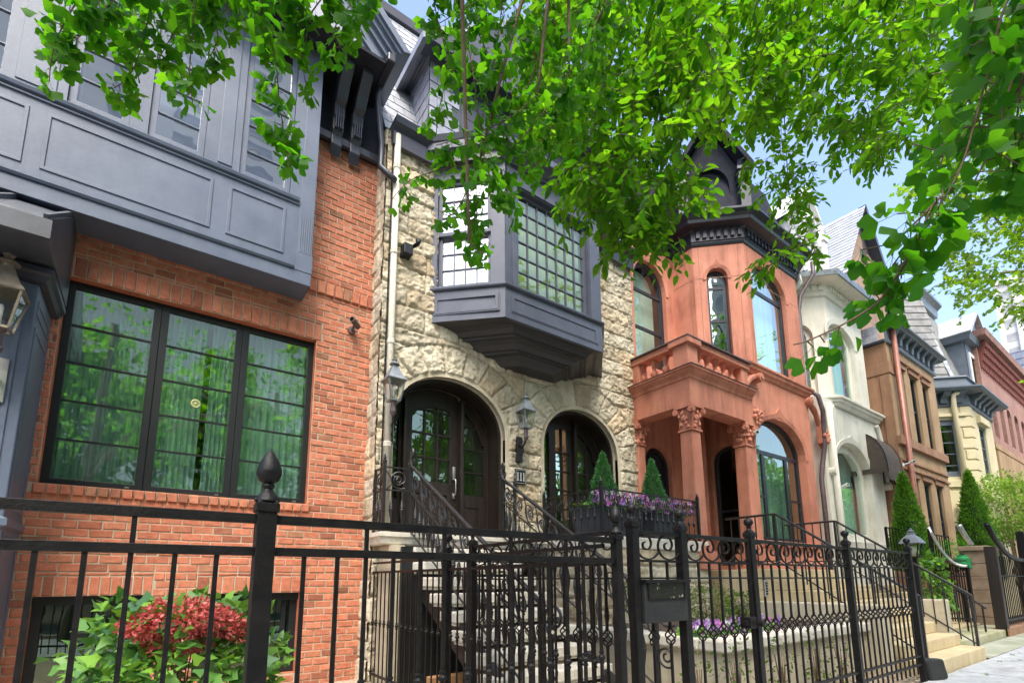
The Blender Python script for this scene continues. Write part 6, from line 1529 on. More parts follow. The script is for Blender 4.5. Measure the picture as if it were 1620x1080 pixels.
# inner terrace railing of the brownstone and swept handrail tip on the pier
ir = thing('stair_railing', 'thin black iron railing in front of the brownstone windows', 'railing', (15.5, 4.2, .8))
yv = 4.15
mb = MB(); xa, xb = aY(1402, 842, yv)[0], aY(1500, 845, yv)[0]; zz = aY(1430, 838, yv)[1]
mb.tube([(xa, yv, zz), (xb, yv, zz)], .018, 5); mb.tube([(xa, yv, zz-.8), (xb, yv, zz-.8)], .014, 5); mb.build('handrail', I, ir)
mb = MB()
n = int((xb-xa)/.2)
for i in range(n+1): MB().tube([(xa+.2*i, yv, zz-.85), (xa+.2*i, yv, zz)], .03 if i == 0 else .011, 5).build('baluster', I, ir)
pt_ = thing('handrail_end', 'upswept silver handrail end rising above the sandstone gate pier', 'railing', (prx0+.3, 3.4, zpt))
mb = MB(); x = aY(1519, 845, 3.4)[0]; q = [(x+.25*t**2, 3.4-.12*t, aY(1519, 830, 3.4)[1]*(1-t)+zpt*t) for t in np.linspace(0, 1, 10)]; mb.tube(q, .055, 7); mb.build('handrail', M['steel'], pt_, smooth=True)
# brownstone's own steps behind the gate
bst = thing('front_steps', 'sandstone steps climbing behind the swept iron gate', 'steps', (15, 4, 0))
for k in range(6): MB().box(13.4, 16.6, 3.45+.3*k, 5.2, .0 if k == 0 else .18*k, .18*(k+1)).build('step', M['ystep'], bst, bevel=.015)
MB().box(16.62, 17.2, 3.75, 5.0, 0, 1.0).build('cheek_wall', M['pier'], bst)
rh_ = [(aY(1447, 890, 3.9)[0], 3.9, aY(1447, 890, 3.9)[1]), (aY(1560, 962, 2.85)[0], 2.85, aY(1560, 962, 2.85)[1])]
t = thing('stair_handrail', 'thin diagonal iron handrail behind the lamp post', 'railing', rh_[1])
MB().tube(rh_, .02, 6).build('handrail', IR, t)
for q in (.2, .45, .7, .95):
    p = Vector(rh_[0]).lerp(Vector(rh_[1]), q); MB().tube([p, (p.x, p.y, .15)], .018, 5).build('post', I, t)
# ============================================================ GROUND
def flat(name, x0, x1, y0, y1, z, mt, kind='structure'):
    o = MB().add([(x0, y0, z), (x1, y0, z), (x1, y1, z), (x0, y1, z)], [(0, 1, 2, 3)]).build(name, mt); return tag(o, kind=kind)
flat('ground', -900, 900, -900, 900, -.16, M['soil'])
flat('road', -300, 300, -11, -3.4, -.150, M['asphalt'])
flat('pavement_edge', 11.1, 70, 2.25, 2.76, -.004, pm('mossy_paving', (.22,.25,.16), (.40,.40,.33), 2.2, .9, .3, 40))
tag(MB().box(11.3, 17.0, 2.80, 3.42, -.1, .14).build('stone_ledge', pm('mossy_ledge', (.26,.27,.13), (.42,.40,.30), 2.5, .9, .3, 40), bevel=.02), 'low mossy stone ledge between the yellow steps and the iron gate', 'ledge')
sw_ = MB()
x = -20.0
while x < 70:
    for y0, y1 in ((-1.6, -.32), (-.31, .97), (.98, 2.24)):
        sw_.box(x+.004, x+1.266, y0, y1, -.15, rnd.uniform(-.004, .004))
    x += 1.27
tag(sw_.build('pavement', M['concrete'], bevel=.006), kind='structure')
flat('parkway', -60, 90, -3.2, -1.62, -.03, M['soil'])
tag(MB().box(-60, 90, -3.4, -3.2, -.16, 0).build('kerb', M['step'], bevel=.02), kind='structure')
def relief(name, x0, x1, y0, y1, z, mt, st_=.04, amp=.05):
    nu, nv = int((x1-x0)/st_)+1, int((y1-y0)/st_)+1; U, V = np.meshgrid(np.linspace(x0, x1, nu), np.linspace(y0, y1, nv))
    Z = z+amp*(fbm(U*6, V*6, 41, 4)-.5)
    I_ = np.arange(nu*nv).reshape(nv, nu); F = np.stack([I_[:-1, :-1], I_[:-1, 1:], I_[1:, 1:], I_[1:, :-1]], -1).reshape(-1, 4)
    return mesh_np(name, np.stack([U, V, Z], -1).reshape(-1, 3), F, mt, smooth=True)
tag(relief('front_yard', -4, 8.4, 2.26, 7.2, -.03, M['gravel']), kind='structure')
flat('garden_path', 2.72, 4.3, 2.28, 3.9, .02, M['dress'])
# loose pebbles
pv = [];pf_ = []
cube = np.array([(-1,-.8,-.5),(1,-.9,-.6),(.9,1,-.5),(-1,.9,-.6),(-.6,-.5,.5),(.6,-.6,.6),(.5,.6,.5),(-.6,.5,.6)])*.5
cf = np.array([(3,2,1,0),(4,5,6,7),(0,1,5,4),(1,2,6,5),(2,3,7,6),(3,0,4,7)])
npb = 6000
px_ = nr.uniform(2.3, 8.3, npb); py_ = nr.uniform(2.3, 5.9, npb); sz_ = nr.uniform(.012, .032, npb); an = nr.uniform(0, 6.28, npb)
C_, S_ = np.cos(an)[:, None], np.sin(an)[:, None]
vx = (cube[None, :, 0]*C_-cube[None, :, 1]*S_)*sz_[:, None]+px_[:, None]; vy = (cube[None, :, 0]*S_+cube[None, :, 1]*C_)*sz_[:, None]+py_[:, None]; vz = cube[None, :, 2]*sz_[:, None]+.0+np.zeros_like(vx)
tn = nr.uniform(.5, 1.25, npb)[:, None]*np.ones((1, 8)); wm_ = nr.uniform(.75, 1.0, npb)[:, None]*np.ones((1, 8))
tag(mesh_np('pebbles', np.stack([vx, vy, vz], -1).reshape(-1, 3), (cf[None]+8*np.arange(npb)[:, None, None]).reshape(-1, 4), pm('pebble', (.38, .31, .22), (.55, .47, .36), 3, .85, vc=True), None,
    np.stack([tn, tn*(.5+.5*wm_), tn*wm_, np.ones_like(tn)], -1).reshape(-1, 4)), kind='stuff')
# raised bed in front of the terrace
bd = thing('raised_bed', 'low stone edged flower bed behind the iron gate', 'flower bed', (6.5, 3, 0))
BX, BY, BZ = 4.72, 2.92, .66
MB().box(BX, 8.3, BY, 5.1, -.1, BZ-.12).build('wall', M['dress'], bd)
mb = MB(); mb.box(BX-.06, 8.3, BY-.07, BY+.25, BZ-.12, BZ); mb.box(BX-.06, BX+.25, BY+.251, 5.1, BZ-.12, BZ); mb.build('coping', M['step'], bd, bevel=.02)
MB().box(BX+.2, 8.3, BY+.2, 5.1, BZ-.1, BZ-.03).build('soil', M['soil'], bd)
tag(MB().prism([(8.05, 2.20, 0), (8.36, 2.1, 0), (8.26, 2.3, .0), (8.08, 2.32, 0)], (-.06, .02, .26)).build('black_bag', M['blacksheet'], bevel=.03), 'crumpled black plastic sheet leaning against the last fence post by the steps', 'sheet')
# ============================================================ LEAVES
def T_(v, f): return np.array(v, float), np.array(f, int)
go = [(math.sin(a)*(1-.06*(abs(i-4) == 4)+.05*(i % 2)), math.cos(a)*(1-.34*(i == 4)-.05*(i % 2)+.10*(abs(i-4) == 2))) for i, a in enumerate(np.radians(np.linspace(-72, 72, 9)))]
GINK = T_([(0, 0, 0)]+[(x*.66, y*.9, -.26*x*x+.07*math.sin(9*x)) for x, y in go]+[(-.012, -.75, .1), (.012, -.75, .1), (.014, 0, 0), (-.014, 0, 0)],
    [(0, 1, 2, 3), (0, 3, 4, 5), (0, 5, 6, 7), (0, 7, 8, 9), (10, 11, 12, 13)])
OVAL = T_([(0, 0, 0), (.24, .28, .07), (.2, .68, .05), (0, 1.02, -.07), (-.2, .68, .05), (-.24, .28, .07)], [(0, 1, 2, 3), (0, 3, 4, 5)])
MAPL = T_([(0, 0, 0), (.55, .12, .05), (.3, .42, .02), (.42, .78, -.03), (.12, .62, 0), (0, 1.05, -.06), (-.12, .62, 0), (-.42, .78, -.03), (-.3, .42, .02), (-.55, .12, .05)],
    [(0, 1, 2, 4), (2, 3, 4, 4), (0, 4, 5, 6), (0, 6, 8, 9), (6, 7, 8, 8)])
MAPL = T_(MAPL[0], [(0, 1, 2, 4), (0, 4, 5, 6), (0, 6, 8, 9), (4, 2, 3, 5), (6, 5, 7, 8)])
IVY = T_([(0, 0, 0), (.38, -.06, -.06), (.50, .25, -.05), (.27, .45, .02), (0, 1.0, -.14), (-.27, .45, .02), (-.50, .25, -.05), (-.38, -.06, -.06)], [(0, 1, 2, 3), (0, 3, 4, 5), (0, 5, 6, 7)])
NEED = T_([(-.13, 0, 0), (.13, 0, 0), (.10, .7, .06), (-.10, .7, .06), (0, 1, 0)], [(0, 1, 2, 3)])
def unit(a): return a/np.maximum(np.linalg.norm(a, axis=-1, keepdims=True), 1e-9)
def leaves(name, parent, P, D_, Nn, S, tmpl, mt, shade=None, loc=None):
    V, F = tmpl; P = np.asarray(P, float); n = len(P); D_ = unit(np.asarray(D_, float)); Nn = np.asarray(Nn, float)
    sd = unit(np.cross(D_, Nn)); Nn = np.cross(sd, D_); S = np.asarray(S, float).reshape(-1, 1, 1)*np.ones((n, 1, 1))
    curl = nr.uniform(-.6, 1.6, (n, 1, 1)); wid = nr.uniform(.8, 1.15, (n, 1, 1))
    W = P[:, None]+S*(V[None, :, 0:1]*wid*sd[:, None]+V[None, :, 1:2]*D_[:, None]+V[None, :, 2:3]*curl*Nn[:, None])
    t = np.clip(nr.normal(.5, .24, n) if shade is None else shade, 0, 1); c = np.stack([t, t, t, np.ones(n)], -1)
    return mesh_np(name, W.reshape(-1, 3), (F[None]+len(V)*np.arange(n)[:, None, None]).reshape(-1, F.shape[1]), mt, parent, np.repeat(c, len(V), 0), smooth=True)
M['ginkgo'] = leafmat('ginkgo_leaf', (.016, .085, .007), (.042, .165, .012), (.08, .38, .005), (.25, .64, .010), .56, .6)
M['elm'] = leafmat('elm_leaf', (.018, .070, .005), (.046, .145, .008), (.10, .38, .005), (.30, .62, .011), .60, .6)
M['maple'] = leafmat('maple_leaf', (.03, .10, .010), (.08, .19, .015), (.16, .42, .010), (.46, .70, .02), .55)
M['ivy'] = leafmat('ivy_leaf', (.035, .12, .045), (.19, .40, .035), (.05, .2, .03), (.30, .55, .03), .25)
M['conifer'] = leafmat('conifer_leaf', (.022, .10, .010), (.14, .34, .02), (.05, .2, .02), (.30, .60, .03), .28)
M['spruce'] = leafmat('topiary_leaf', (.025, .13, .04), (.10, .30, .09), (.05, .2, .04), (.15, .38, .08), .25)
M['box'] = leafmat('boxwood_leaf', (.04, .09, .012), (.13, .21, .02), (.1, .25, .02), (.3, .45, .03), .3)
M['lime'] = leafmat('lime_leaf', (.09, .19, .02), (.19, .31, .04), (.2, .42, .03), (.42, .62, .06), .4)
M['neon'] = leafmat('moss_green_leaf', (.03, .20, .01), (.08, .36, .015), (.1, .4, .01), (.2, .6, .02), .25)
M['redfl'] = leafmat('red_flower', (.44, .055, .05), (.68, .19, .16), (.4, .03, .03), (.6, .08, .07), .25)
M['purple'] = leafmat('purple_petal', (.50, .11, .46), (.70, .34, .66), (.3, .05, .3), (.5, .2, .5), .25)
M['violet'] = leafmat('violet_petal', (.28, .10, .50), (.52, .32, .64), (.2, .05, .4), (.45, .3, .6), .25)
M['whitefl'] = leafmat('white_petal', (.55, .5, .58), (.7, .68, .72), (.5, .5, .55), (.7, .7, .7), .25)
def spl(pts, n):
    pts = [Vector(p) for p in pts]; out = []
    for i in range(n):
        t = i/(n-1)*(len(pts)-1); k = min(int(t), len(pts)-2); f_ = t-k
        p0, p1, p2, p3 = pts[max(k-1, 0)], pts[k], pts[k+1], pts[min(k+2, len(pts)-1)]
        out.append(.5*((2*p1)+(-p0+p2)*f_+(2*p0-5*p1+4*p2-p3)*f_*f_+(-p0+3*p1-3*p2+p3)*f_**3))
    return out
class Crown:
    def __init__(s): s.P, s.D, s.N, s.S = [], [], [], []; s.tw = MB()
    def leaf(s, p, d, n, z): s.P.append(tuple(p)); s.D.append(tuple(d)); s.N.append(tuple(n)); s.S.append(z)
    def rv(s, a=1): return Vector((rnd.gauss(0, a), rnd.gauss(0, a), rnd.gauss(0, a)))
    def branch(s, pts, r0, r1, step, size, per=4, n=24, side=.0, droop=.9, spread=.05, from_=0.0, shoots=True):
        q = spl(pts, n); s.tw.tube(q, [r0+(r1-r0)*i/(n-1) for i in range(n)], 5)
        acc = 0; nxt = 0; tot = sum((q[i+1]-q[i]).length for i in range(n-1))
        for i in range(n-1):
            seg = (q[i+1]-q[i]); L_ = seg.length
            while acc+L_ > nxt:
                if nxt/tot >= from_:
                    p = q[i]+seg*((nxt-acc)/max(L_, 1e-6)); s.shoot(p, seg.normalized(), size, per, droop, spread)
                nxt += step*rnd.uniform(.6, 1.3)
            acc += L_
    def shoot(s, p, d, size, per, droop, spread):
        out = (s.rv()+Vector((0, 0, -.3))).normalized(); b = p+out*rnd.uniform(.2, 1)*spread
        s.tw.tube([p, b], .0022, 3, False)
        for k in range(rnd.randint(max(1, per-2), per+1)):
            dd = (out*.5+s.rv(.75)+Vector((0, 0, -droop))).normalized(); z = size*rnd.choice([1, 1, .9, .8, .65, .45, 1.1])
            nn = (s.rv(.8)+Vector((-.1, -.35, .45)))
            s.leaf(b+dd*z*.75, dd, nn, z)
    def twig(s, p, d, L_, size, n, droop=.35):
        """spray of alternate leaves along a short drooping twig"""
        q = [Vector(p)]; d = Vector(d).normalized()
        for i in range(5): d = (d+Vector((0, 0, -droop*.25))+s.rv(.07)).normalized(); q.append(q[-1]+d*L_/5)
        s.tw.tube(q, [.005, .0045, .004, .003, .002, .0015], 3, False)
        hz = d.cross(Vector((0, 0, 1)))
        if hz.length < .1: hz = Vector((1, 0, 0))
        hz.normalize()
        for k in range(n):
            t = (k+.6)/n*5; i = min(int(t), 4); pp = q[i].lerp(q[i+1], t-i); sg = 1 if k % 2 else -1
            dd = (d*.55+hz*sg*.8+Vector((0, 0, -.35))+s.rv(.28)).normalized()
            s.leaf(pp+dd*.01, dd, Vector((0, 0, 1))+s.rv(.42), size*rnd.uniform(.65, 1.15))
    def done(s, tree, tmpl, mt, shade=None):
        c = leaves('crown', tree, s.P, s.D, s.N, s.S, tmpl, mt, shade); s.tw.build('branches', M['twig'], tree, smooth=True); return c
def trunk(t, x, y, h, r, limbs=()):
    mb = MB(); q = [(x+.04*math.sin(z*1.3), y+.03*math.cos(z*1.7), z) for z in np.linspace(-.1, h, 10)]; mb.tube(q, [r*(1.35 if i == 0 else 1-.05*i) for i in range(10)], 12)
    for l, ra, rb in limbs: sp = spl(l, 12); mb.tube(sp, [ra+(rb-ra)*i/11 for i in range(12)], 8)
    return mb.build('trunk', M['bark'], t, smooth=True)
def proj(p):
    v = Vector(p)-Vector((0, 0, EYE)); w = v.dot(fw)
    return (CX+FPX*v.dot(RX)/w, CY-FPX*v.dot(UX)/w, w) if w > .05 else (None, None, w)
def inpoly(x, y, pg):
    c = False; n = len(pg)
    for i in range(n):
        (x0, y0), (x1, y1) = pg[i], pg[i-1]
        if (y0 > y) != (y1 > y) and x < (x1-x0)*(y-y0)/(y1-y0)+x0: c = not c
    return c
# ---- near ginkgo, trunk on the parkway behind the viewer; drooping shoots in front of the bay and the oriel
tA = thing('ginkgo_tree', 'ginkgo whose drooping fan leaved shoots hang before the slate blue bay and the oriel', 'tree', (-1.2, -1.1, 0))
cr = Crown()
def hang(c, px, D0, D1=None, size=.068, step=.045, per=4, r=.0036, **kw):
    D1 = D1 or D0; n = len(px); pts = [aD(x, y, D0+(D1-D0)*i/(n-1)) for i, (x, y) in enumerate(px)]
    c.branch(pts, r, .002, step, size, per, **kw); return pts
hubs = []
LS = .062
for pth_, d in (([(190, -90), (130, -10), (95, 50), (82, 90), (78, 128)], 2.15), ([(240, -90), (180, 0), (120, 60), (60, 40)], 2.2), ([(260, -90), (240, 0), (225, 70), (205, 120), (180, 140)], 2.3), ([(320, -90), (310, 0), (303, 70), (300, 120), (305, 165)], 2.25),
        ([(420, -90), (340, -10), (285, 40), (250, 95)], 2.35), ([(430, -80), (413, 10), (435, 90), (442, 160), (450, 215), (458, 268)], 2.2), ([(560, -70), (500, 10), (470, 50), (440, 70)], 2.3), ([(600, -60), (560, 0), (530, 45), (545, 85)], 2.25),
        ([(470, -60), (480, 20), (478, 90), (485, 140)], 2.3), ([(150, -80), (160, 20), (190, 60), (215, 95)], 2.5), ([(300, -60), (330, 10), (345, 60), (325, 100)], 2.4), ([(60, -60), (130, -20), (180, 20)], 2.3), ([(360, -60), (270, 0), (200, 30)], 2.5), ([(520, -60), (420, -10), (350, 20)], 2.4)):
    pts = hang(cr, pth_, d, d+.1, LS, .034, 6); hubs.append(pts[0])
for pth_, d in (([(700, -90), (722, 10), (745, 95), (757, 185), (766, 262), (752, 335), (742, 395)], 2.6), ([(1000, -80), (905, 110), (850, 190), (790, 250), (710, 265), (650, 285), (618, 318)], 2.75), ([(880, -80), (862, 50), (835, 140), (805, 220), (800, 300), (805, 345)], 2.8),
        ([(960, -80), (940, 60), (900, 160), (872, 240), (850, 285)], 3.0), ([(800, -80), (792, 30), (778, 110), (765, 160)], 2.6), ([(680, -80), (688, 10), (705, 80), (715, 140)], 2.55), ([(760, -80), (830, 40), (860, 130), (880, 200)], 2.9), ([(1020, -80), (980, 60), (950, 150), (930, 240)], 3.1),
        ([(720, -60), (760, 60), (800, 130), (830, 200)], 2.8), ([(900, -80), (760, 0), (690, 40)], 2.6), ([(850, 150), (800, 190), (740, 215), (690, 230)], 2.7), ([(760, 250), (790, 300), (830, 315)], 2.7), ([(740, 300), (715, 340), (690, 330)], 2.65), ([(1040, -80), (900, 20), (830, 60)], 3.0),
        ([(742, 380), (760, 400), (775, 385)], 2.6), ([(780, -60), (725, 60), (700, 150), (690, 210)], 2.8), ([(1010, -40), (930, 40), (860, 80), (800, 90)], 2.9), ([(900, 110), (880, 190), (845, 235), (820, 270)], 2.8)):
    pts = hang(cr, pth_, d, d+.1, LS, .045, 5); hubs.append(pts[0])
top = Vector((-1.1, -1.0, 4.6)); limbs = []
mids = [Vector((-.5, .6, 4.3)), Vector((.6, 1.2, 4.7)), Vector((1.6, 1.6, 5.0))]
limbs = [([(-1.2, -1.1, 3.6), (-.9, -.4, 4.1), tuple(mids[0])], .06, .02), ([(-1.2, -1.1, 3.8), (-.4, -.2, 4.6), tuple(mids[1])], .07, .02), ([(-1.2, -1.1, 4.0), (0, .2, 5.0), tuple(mids[2])], .07, .02)]
for h_ in hubs:
    m_ = min(mids, key=lambda q: (q-h_).length); mid = (m_+h_)/2+Vector((0, 0, .25)); cr.branch([m_, mid, h_], .016, .007, .2, LS, 3, n=10)
for k in range(500):      # the rest of the crown, out of the picture
    p = Vector((rnd.gauss(-.8, 1.6), rnd.gauss(-1.4, 1.2), rnd.uniform(4.4, 8.5))); x, y, w = proj(p)
    if x is not None and -200 < x < 1800 and y > -150: continue
    cr.shoot(p, Vector((0, 0, -1)), .075, 6, .6, .15)
trunk(tA, -1.2, -1.1, 7.5, .15, limbs)
cr.done(tA, GINK, M['ginkgo'])
litter = leaves('fallen_leaves', None, np.stack([nr.uniform(5, 16, 160), nr.uniform(-1.0, 2.2, 160), np.full(160, .014)], -1), np.stack([nr.normal(0, 1, 160), nr.normal(0, 1, 160), np.zeros(160)], -1), np.tile([0, 0, 1], (160, 1))+nr.normal(0, .12, (160, 3)), nr.uniform(.03, .06, 160), GINK, M['ginkgo'])
tag(litter, kind='stuff')
# ---- second ginkgo: big dark leaves close to the lens on the right
def px_wide(p): return p[0][1] < 50
tB = thing('ginkgo_tree', 'ginkgo with large dark fan leaves hanging close by at the right edge', 'tree', (2.6, -.9, 0))
cr = Crown(); hubs = []
for pth_, d in (([(1640, -80), (1592, 4), (1568, 90), (1548, 170), (1523, 257), (1490, 320), (1450, 370), (1412, 420)], 1.3), ([(1640, 40), (1600, 130), (1575, 220), (1540, 290)], 1.32), ([(1560, -80), (1540, 20), (1530, 90)], 1.4), ([(1640, -60), (1600, 60), (1560, 110), (1500, 150)], 1.45), ([(1640, 90), (1590, 170), (1530, 200), (1480, 240)], 1.42), ([(1620, -80), (1620, 60), (1610, 180), (1600, 300)], 1.36), ([(1590, -80), (1560, 60), (1540, 140), (1500, 210)], 1.48), ([(1470, 335), (1450, 385), (1425, 430), (1415, 450)], 1.3),
        ([(1450, 380), (1400, 465), (1365, 495), (1320, 520), (1275, 540), (1255, 545)], 1.32), ([(1640, 160), (1610, 230), (1580, 290)], 1.35), ([(1490, 310), (1440, 360), (1405, 390)], 1.3)):
    dim = pth_[0] == (1450, 380)
    pts = hang(cr, pth_, d, d+.05, .056, (.040 if px_wide(pth_) else .042) if not dim else .042, 5 if not dim else 3, .0035, spread=(.11 if pth_[-1][1] < 330 else .07) if not dim else .04); hubs.append(pts[0])
mB = Vector((1.5, .1, 2.9))
for h_ in hubs[:9]: cr.branch([mB, (mB+h_)/2+Vector((0, 0, .15)), h_], .009, .0035, .3, .06, 2, n=8, from_=.5) if proj(h_)[1] < 0 or proj(h_)[0] > 1620 else None
for k in range(260):
    p = Vector((rnd.gauss(2.8, 1.2), rnd.gauss(-1.3, .8), rnd.uniform(4.0, 7.5))); x, y, w = proj(p)
    if x is not None and -200 < x < 1800 and y > -150: continue
    cr.shoot(p, Vector((0, 0, -1)), .075, 6, .6, .15)
trunk(tB, 2.6, -.9, 6.5, .13, [([(2.6, -.9, 2.6), (2.1, -.4, 2.9), tuple(mB)], .04, .014)])
cr.done(tB, GINK, M['ginkgo'], shade=np.clip(nr.normal(.34, .2, len(cr.P)), 0, 1))
# ---- street elm: bright small leaves across the top of the picture
tC = thing('elm_tree', 'street elm with small bright oval leaves over the red and cream houses', 'tree', (7.2, .2, 0))
cr = Crown()
regs = [([(850, -120), (1130, -120), (1130, 130), (1085, 260), (1040, 310), (1000, 320), (950, 290), (880, 250), (850, 180)], 560, (4.0, 5.6)),
        ([(1080, -120), (1500, -120), (1500, 130), (1440, 190), (1400, 250), (1360, 225), (1290, 185), (1230, 200), (1170, 190), (1110, 160), (1080, 130)], 860, (4.6, 7.0)),
        ([(960, 310), (1090, 300), (1075, 390), (1040, 385), (1000, 390), (975, 375)], 60, (4.6, 5.2)), ([(1090, 240), (1120, 230), (1110, 290), (1095, 300)], 8, (5.0, 5.6)),
        ([(1180, 240), (1310, 230), (1300, 290), (1255, 320), (1275, 350), (1285, 380), (1265, 370), (1230, 320), (1190, 270)], 40, (6.0, 7.5)), ([(1210, 395), (1250, 385), (1255, 410), (1225, 430)], 7, (5.2, 5.4)),
        ([(1340, 200), (1440, 190), (1420, 255), (1350, 262)], 26, (6, 7)), ([(900, 280), (960, 280), (955, 340), (915, 330)], 18, (4.2, 4.6)), ([(1260, 350), (1310, 335), (1305, 400), (1275, 405)], 10, (6, 7)),
        ([(1480, -100), (1640, -100), (1640, 140), (1480, 200)], 230, (5.5, 8))]
def gap(x, y): return any(((x-a)/c)**2+((y-b)/d)**2 < 1 for a, b, c, d in ((1385, 130, 45, 16), (1120, 155, 22, 20), (1010, 165, 14, 10), (1455, 235, 40, 22), (1240, 95, 14, 10), (1310, 262, 22, 26), (1130, 80, 10, 12), (1180, 115, 12, 10), (1340, 60, 12, 8), (1080, 60, 10, 8)))
for pg, n_, (d0, d1) in regs:
    xs = [p[0] for p in pg]; ys = [p[1] for p in pg]; k = 0
    while k < n_:
        x, y = rnd.uniform(min(xs), max(xs)), rnd.uniform(min(ys), max(ys))
        if not inpoly(x, y, pg) or gap(x, y): continue
        k += 1; p = aD(x, y, rnd.uniform(d0, d1)); d = Vector((rnd.gauss(-.2, .7), rnd.gauss(.35, .7), rnd.gauss(-.25, .35)))
        cr.twig(p, d, rnd.uniform(.25, .48), .112, rnd.randint(9, 14))
k = 0
while k < 130:
    p = Vector((rnd.gauss(6.5, 2.2), rnd.gauss(.4, 1.6), rnd.uniform(4.5, 9.5))); x, y, w = proj(p)
    if x is not None and -100 < x < 1720 and y > -130: k += .2; continue
    k += 1; cr.twig(p, cr.rv(), .5, .085, 14)
lim = []
def dpt(*a): return tuple(aD(*a))
for l in ([(1560, -140, 6), (1400, 20, 6), (1310, 55, 6), (1240, 70, 6)], [(1500, -160, 6), (1330, 20, 6), (1240, 70, 6), (1215, -10, 6)], [(1150, -140, 5.5), (1090, 30, 5.3), (1050, 130, 5.2), (1035, 240, 5)], [(1350, -120, 6), (1235, 60, 6.2), (1300, 90, 6.2)], [(1220, -120, 6), (1222, 60, 6), (1238, 150, 6.2), (1245, 260, 6.6), (1255, 330, 6.8), (1300, 350, 6.8)], [(1460, -100, 6.5), (1440, 60, 6.4), (1400, 190, 6.4)], [(1280, -120, 6), (1190, 20, 5.8), (1150, 120, 5.8), (1120, 240, 5.4)]):
    cr.tw.tube(spl([dpt(*q) for q in l], 16), [.009-.0004*i for i in range(16)], 5)
    lim.append(dpt(*l[0]))
def outside(q):
    x, y, w_ = proj(q); return x is None or y < -25 or x > 1650 or x < -30
def limb(a, b, ra, rb):                  # arch over the picture rather than through it
    a, b = Vector(a), Vector(b)
    for lift in (0, .6, 1.2, 1.8, 2.4, 3, 3.6, 4.2, 5, 6):
        l = [a, a.lerp(b, .25)+Vector((0, -.2, lift*.8)), a.lerp(b, .6)+Vector((0, 0, lift)), b]
        if all(outside(q) for q in spl(l, 20)[:-2]): return (l, ra, rb)
    return None
trunk(tC, 7.2, .2, 6.5, .2, [q for q in (limb((7.2, .2, 5.2), l, .05, .010) for l in lim) if q])
cr.done(tC, OVAL, M['elm'], shade=np.clip(nr.normal(.52, .30, len(cr.P)), 0, 1))
# ---- maple further along the street
tD = thing('maple_tree', 'sunlit maple further along the pavement against the sky at the right edge', 'tree', (16.5, 1.0, 0))
cr = Crown()
regs = [([(1640, 200), (1640, 505), (1600, 498), (1575, 470), (1540, 480), (1510, 470), (1490, 440), (1500, 380), (1455, 330), (1440, 290), (1470, 240), (1540, 200)], 430, (9, 12)), ([(1560, 340), (1640, 300), (1640, 420), (1590, 430)], 40, (10, 11)), ([(1600, 370), (1640, 370), (1640, 500), (1600, 500)], 40, (14, 15)), ([(1440, 130), (1640, 60), (1640, 240), (1450, 260)], 190, (9, 12))]
def gap2(x, y): return any(((x-a)/c)**2+((y-b)/d)**2 < 1 for a, b, c, d in ((1560, 385, 22, 16), (1540, 420, 14, 10), (1600, 440, 12, 10), (1500, 370, 16, 10), (1580, 350, 10, 8), (1530, 350, 10, 8), (1610, 400, 10, 12)))
for pg, n_, (d0, d1) in regs:
    xs = [p[0] for p in pg]; ys = [p[1] for p in pg]; k = 0
    while k < n_:
        x, y = rnd.uniform(min(xs), max(xs)), rnd.uniform(min(ys), max(ys))
        if not inpoly(x, y, pg) or gap2(x, y): continue
        k += 1; cr.twig(aD(x, y, rnd.uniform(d0, d1)), cr.rv(), rnd.uniform(.3, .5), .085, 9)
k = 0
while k < 160:
    p = Vector((rnd.gauss(17, 2.2), rnd.gauss(.6, 1.4), rnd.uniform(5, 11))); x, y, w = proj(p)
    if x is not None and -100 < x < 1650 and y > -130: k += .2; continue
    k += 1; cr.twig(p, cr.rv(), .6, .12, 12)
l1 = dpt(1650, 395, 12)
for l in ([(1650, 395, 12), (1600, 370, 12), (1570, 340, 12), (1540, 320, 12)], [(1640, 260, 12), (1580, 290, 12), (1530, 330, 12)], [(1650, 430, 13), (1600, 430, 13), (1550, 440, 13), (1520, 450, 13)]):
    cr.tw.tube(spl([dpt(*q) for q in l], 14), [.05-.003*i for i in range(14)], 5)
trunk(tD, 16.5, 1.0, 7.0, .2, [q for q in (limb((16.5, 1, 4.6), l1, .08, .05), limb((16.5, 1, 5), dpt(1640, 260, 12), .08, .05)) if q])
cr.done(tD, MAPL, M['maple'], shade=np.clip(nr.normal(.5, .25, len(cr.P)), 0, 1))
# ---- trees across the street, mirrored in the windows
def bigtree(x, y, h, r, label, seed):
    rr = np.random.default_rng(seed); t = thing('street_tree', label, 'tree', (x, y, 0), 'broadleaf trees across the street')
    n = 9000; c = rr.normal(0, 1, (26, 3)); c = unit(c)*rr.uniform(.35, 1, (26, 1))*np.array([r, r*.9, h*.44])+np.array([x, y, h*.52])
    k = rr.integers(0, 26, n); P = c[k]+unit(rr.normal(0, 1, (n, 3)))*(rr.uniform(.2, 1, (n, 1))**.5)*np.array([1.5, 1.4, 1.2])
    leaves('crown', t, P, rr.normal(0, 1, (n, 3))+[0, 0, -.3], rr.normal(0, .6, (n, 3))+[0, .4, .7], rr.uniform(.26, .46, n), OVAL, M['elm'], np.clip(rr.normal(.55, .25, n), 0, 1))
    trunk(t, x, y, h*.6, .22, [([(x, y, h*.3), (x+.6*s_, y+.2, h*.45), (x+1.6*s_, y+.4, h*.65)], .1, .03) for s_ in (-1, 1)])
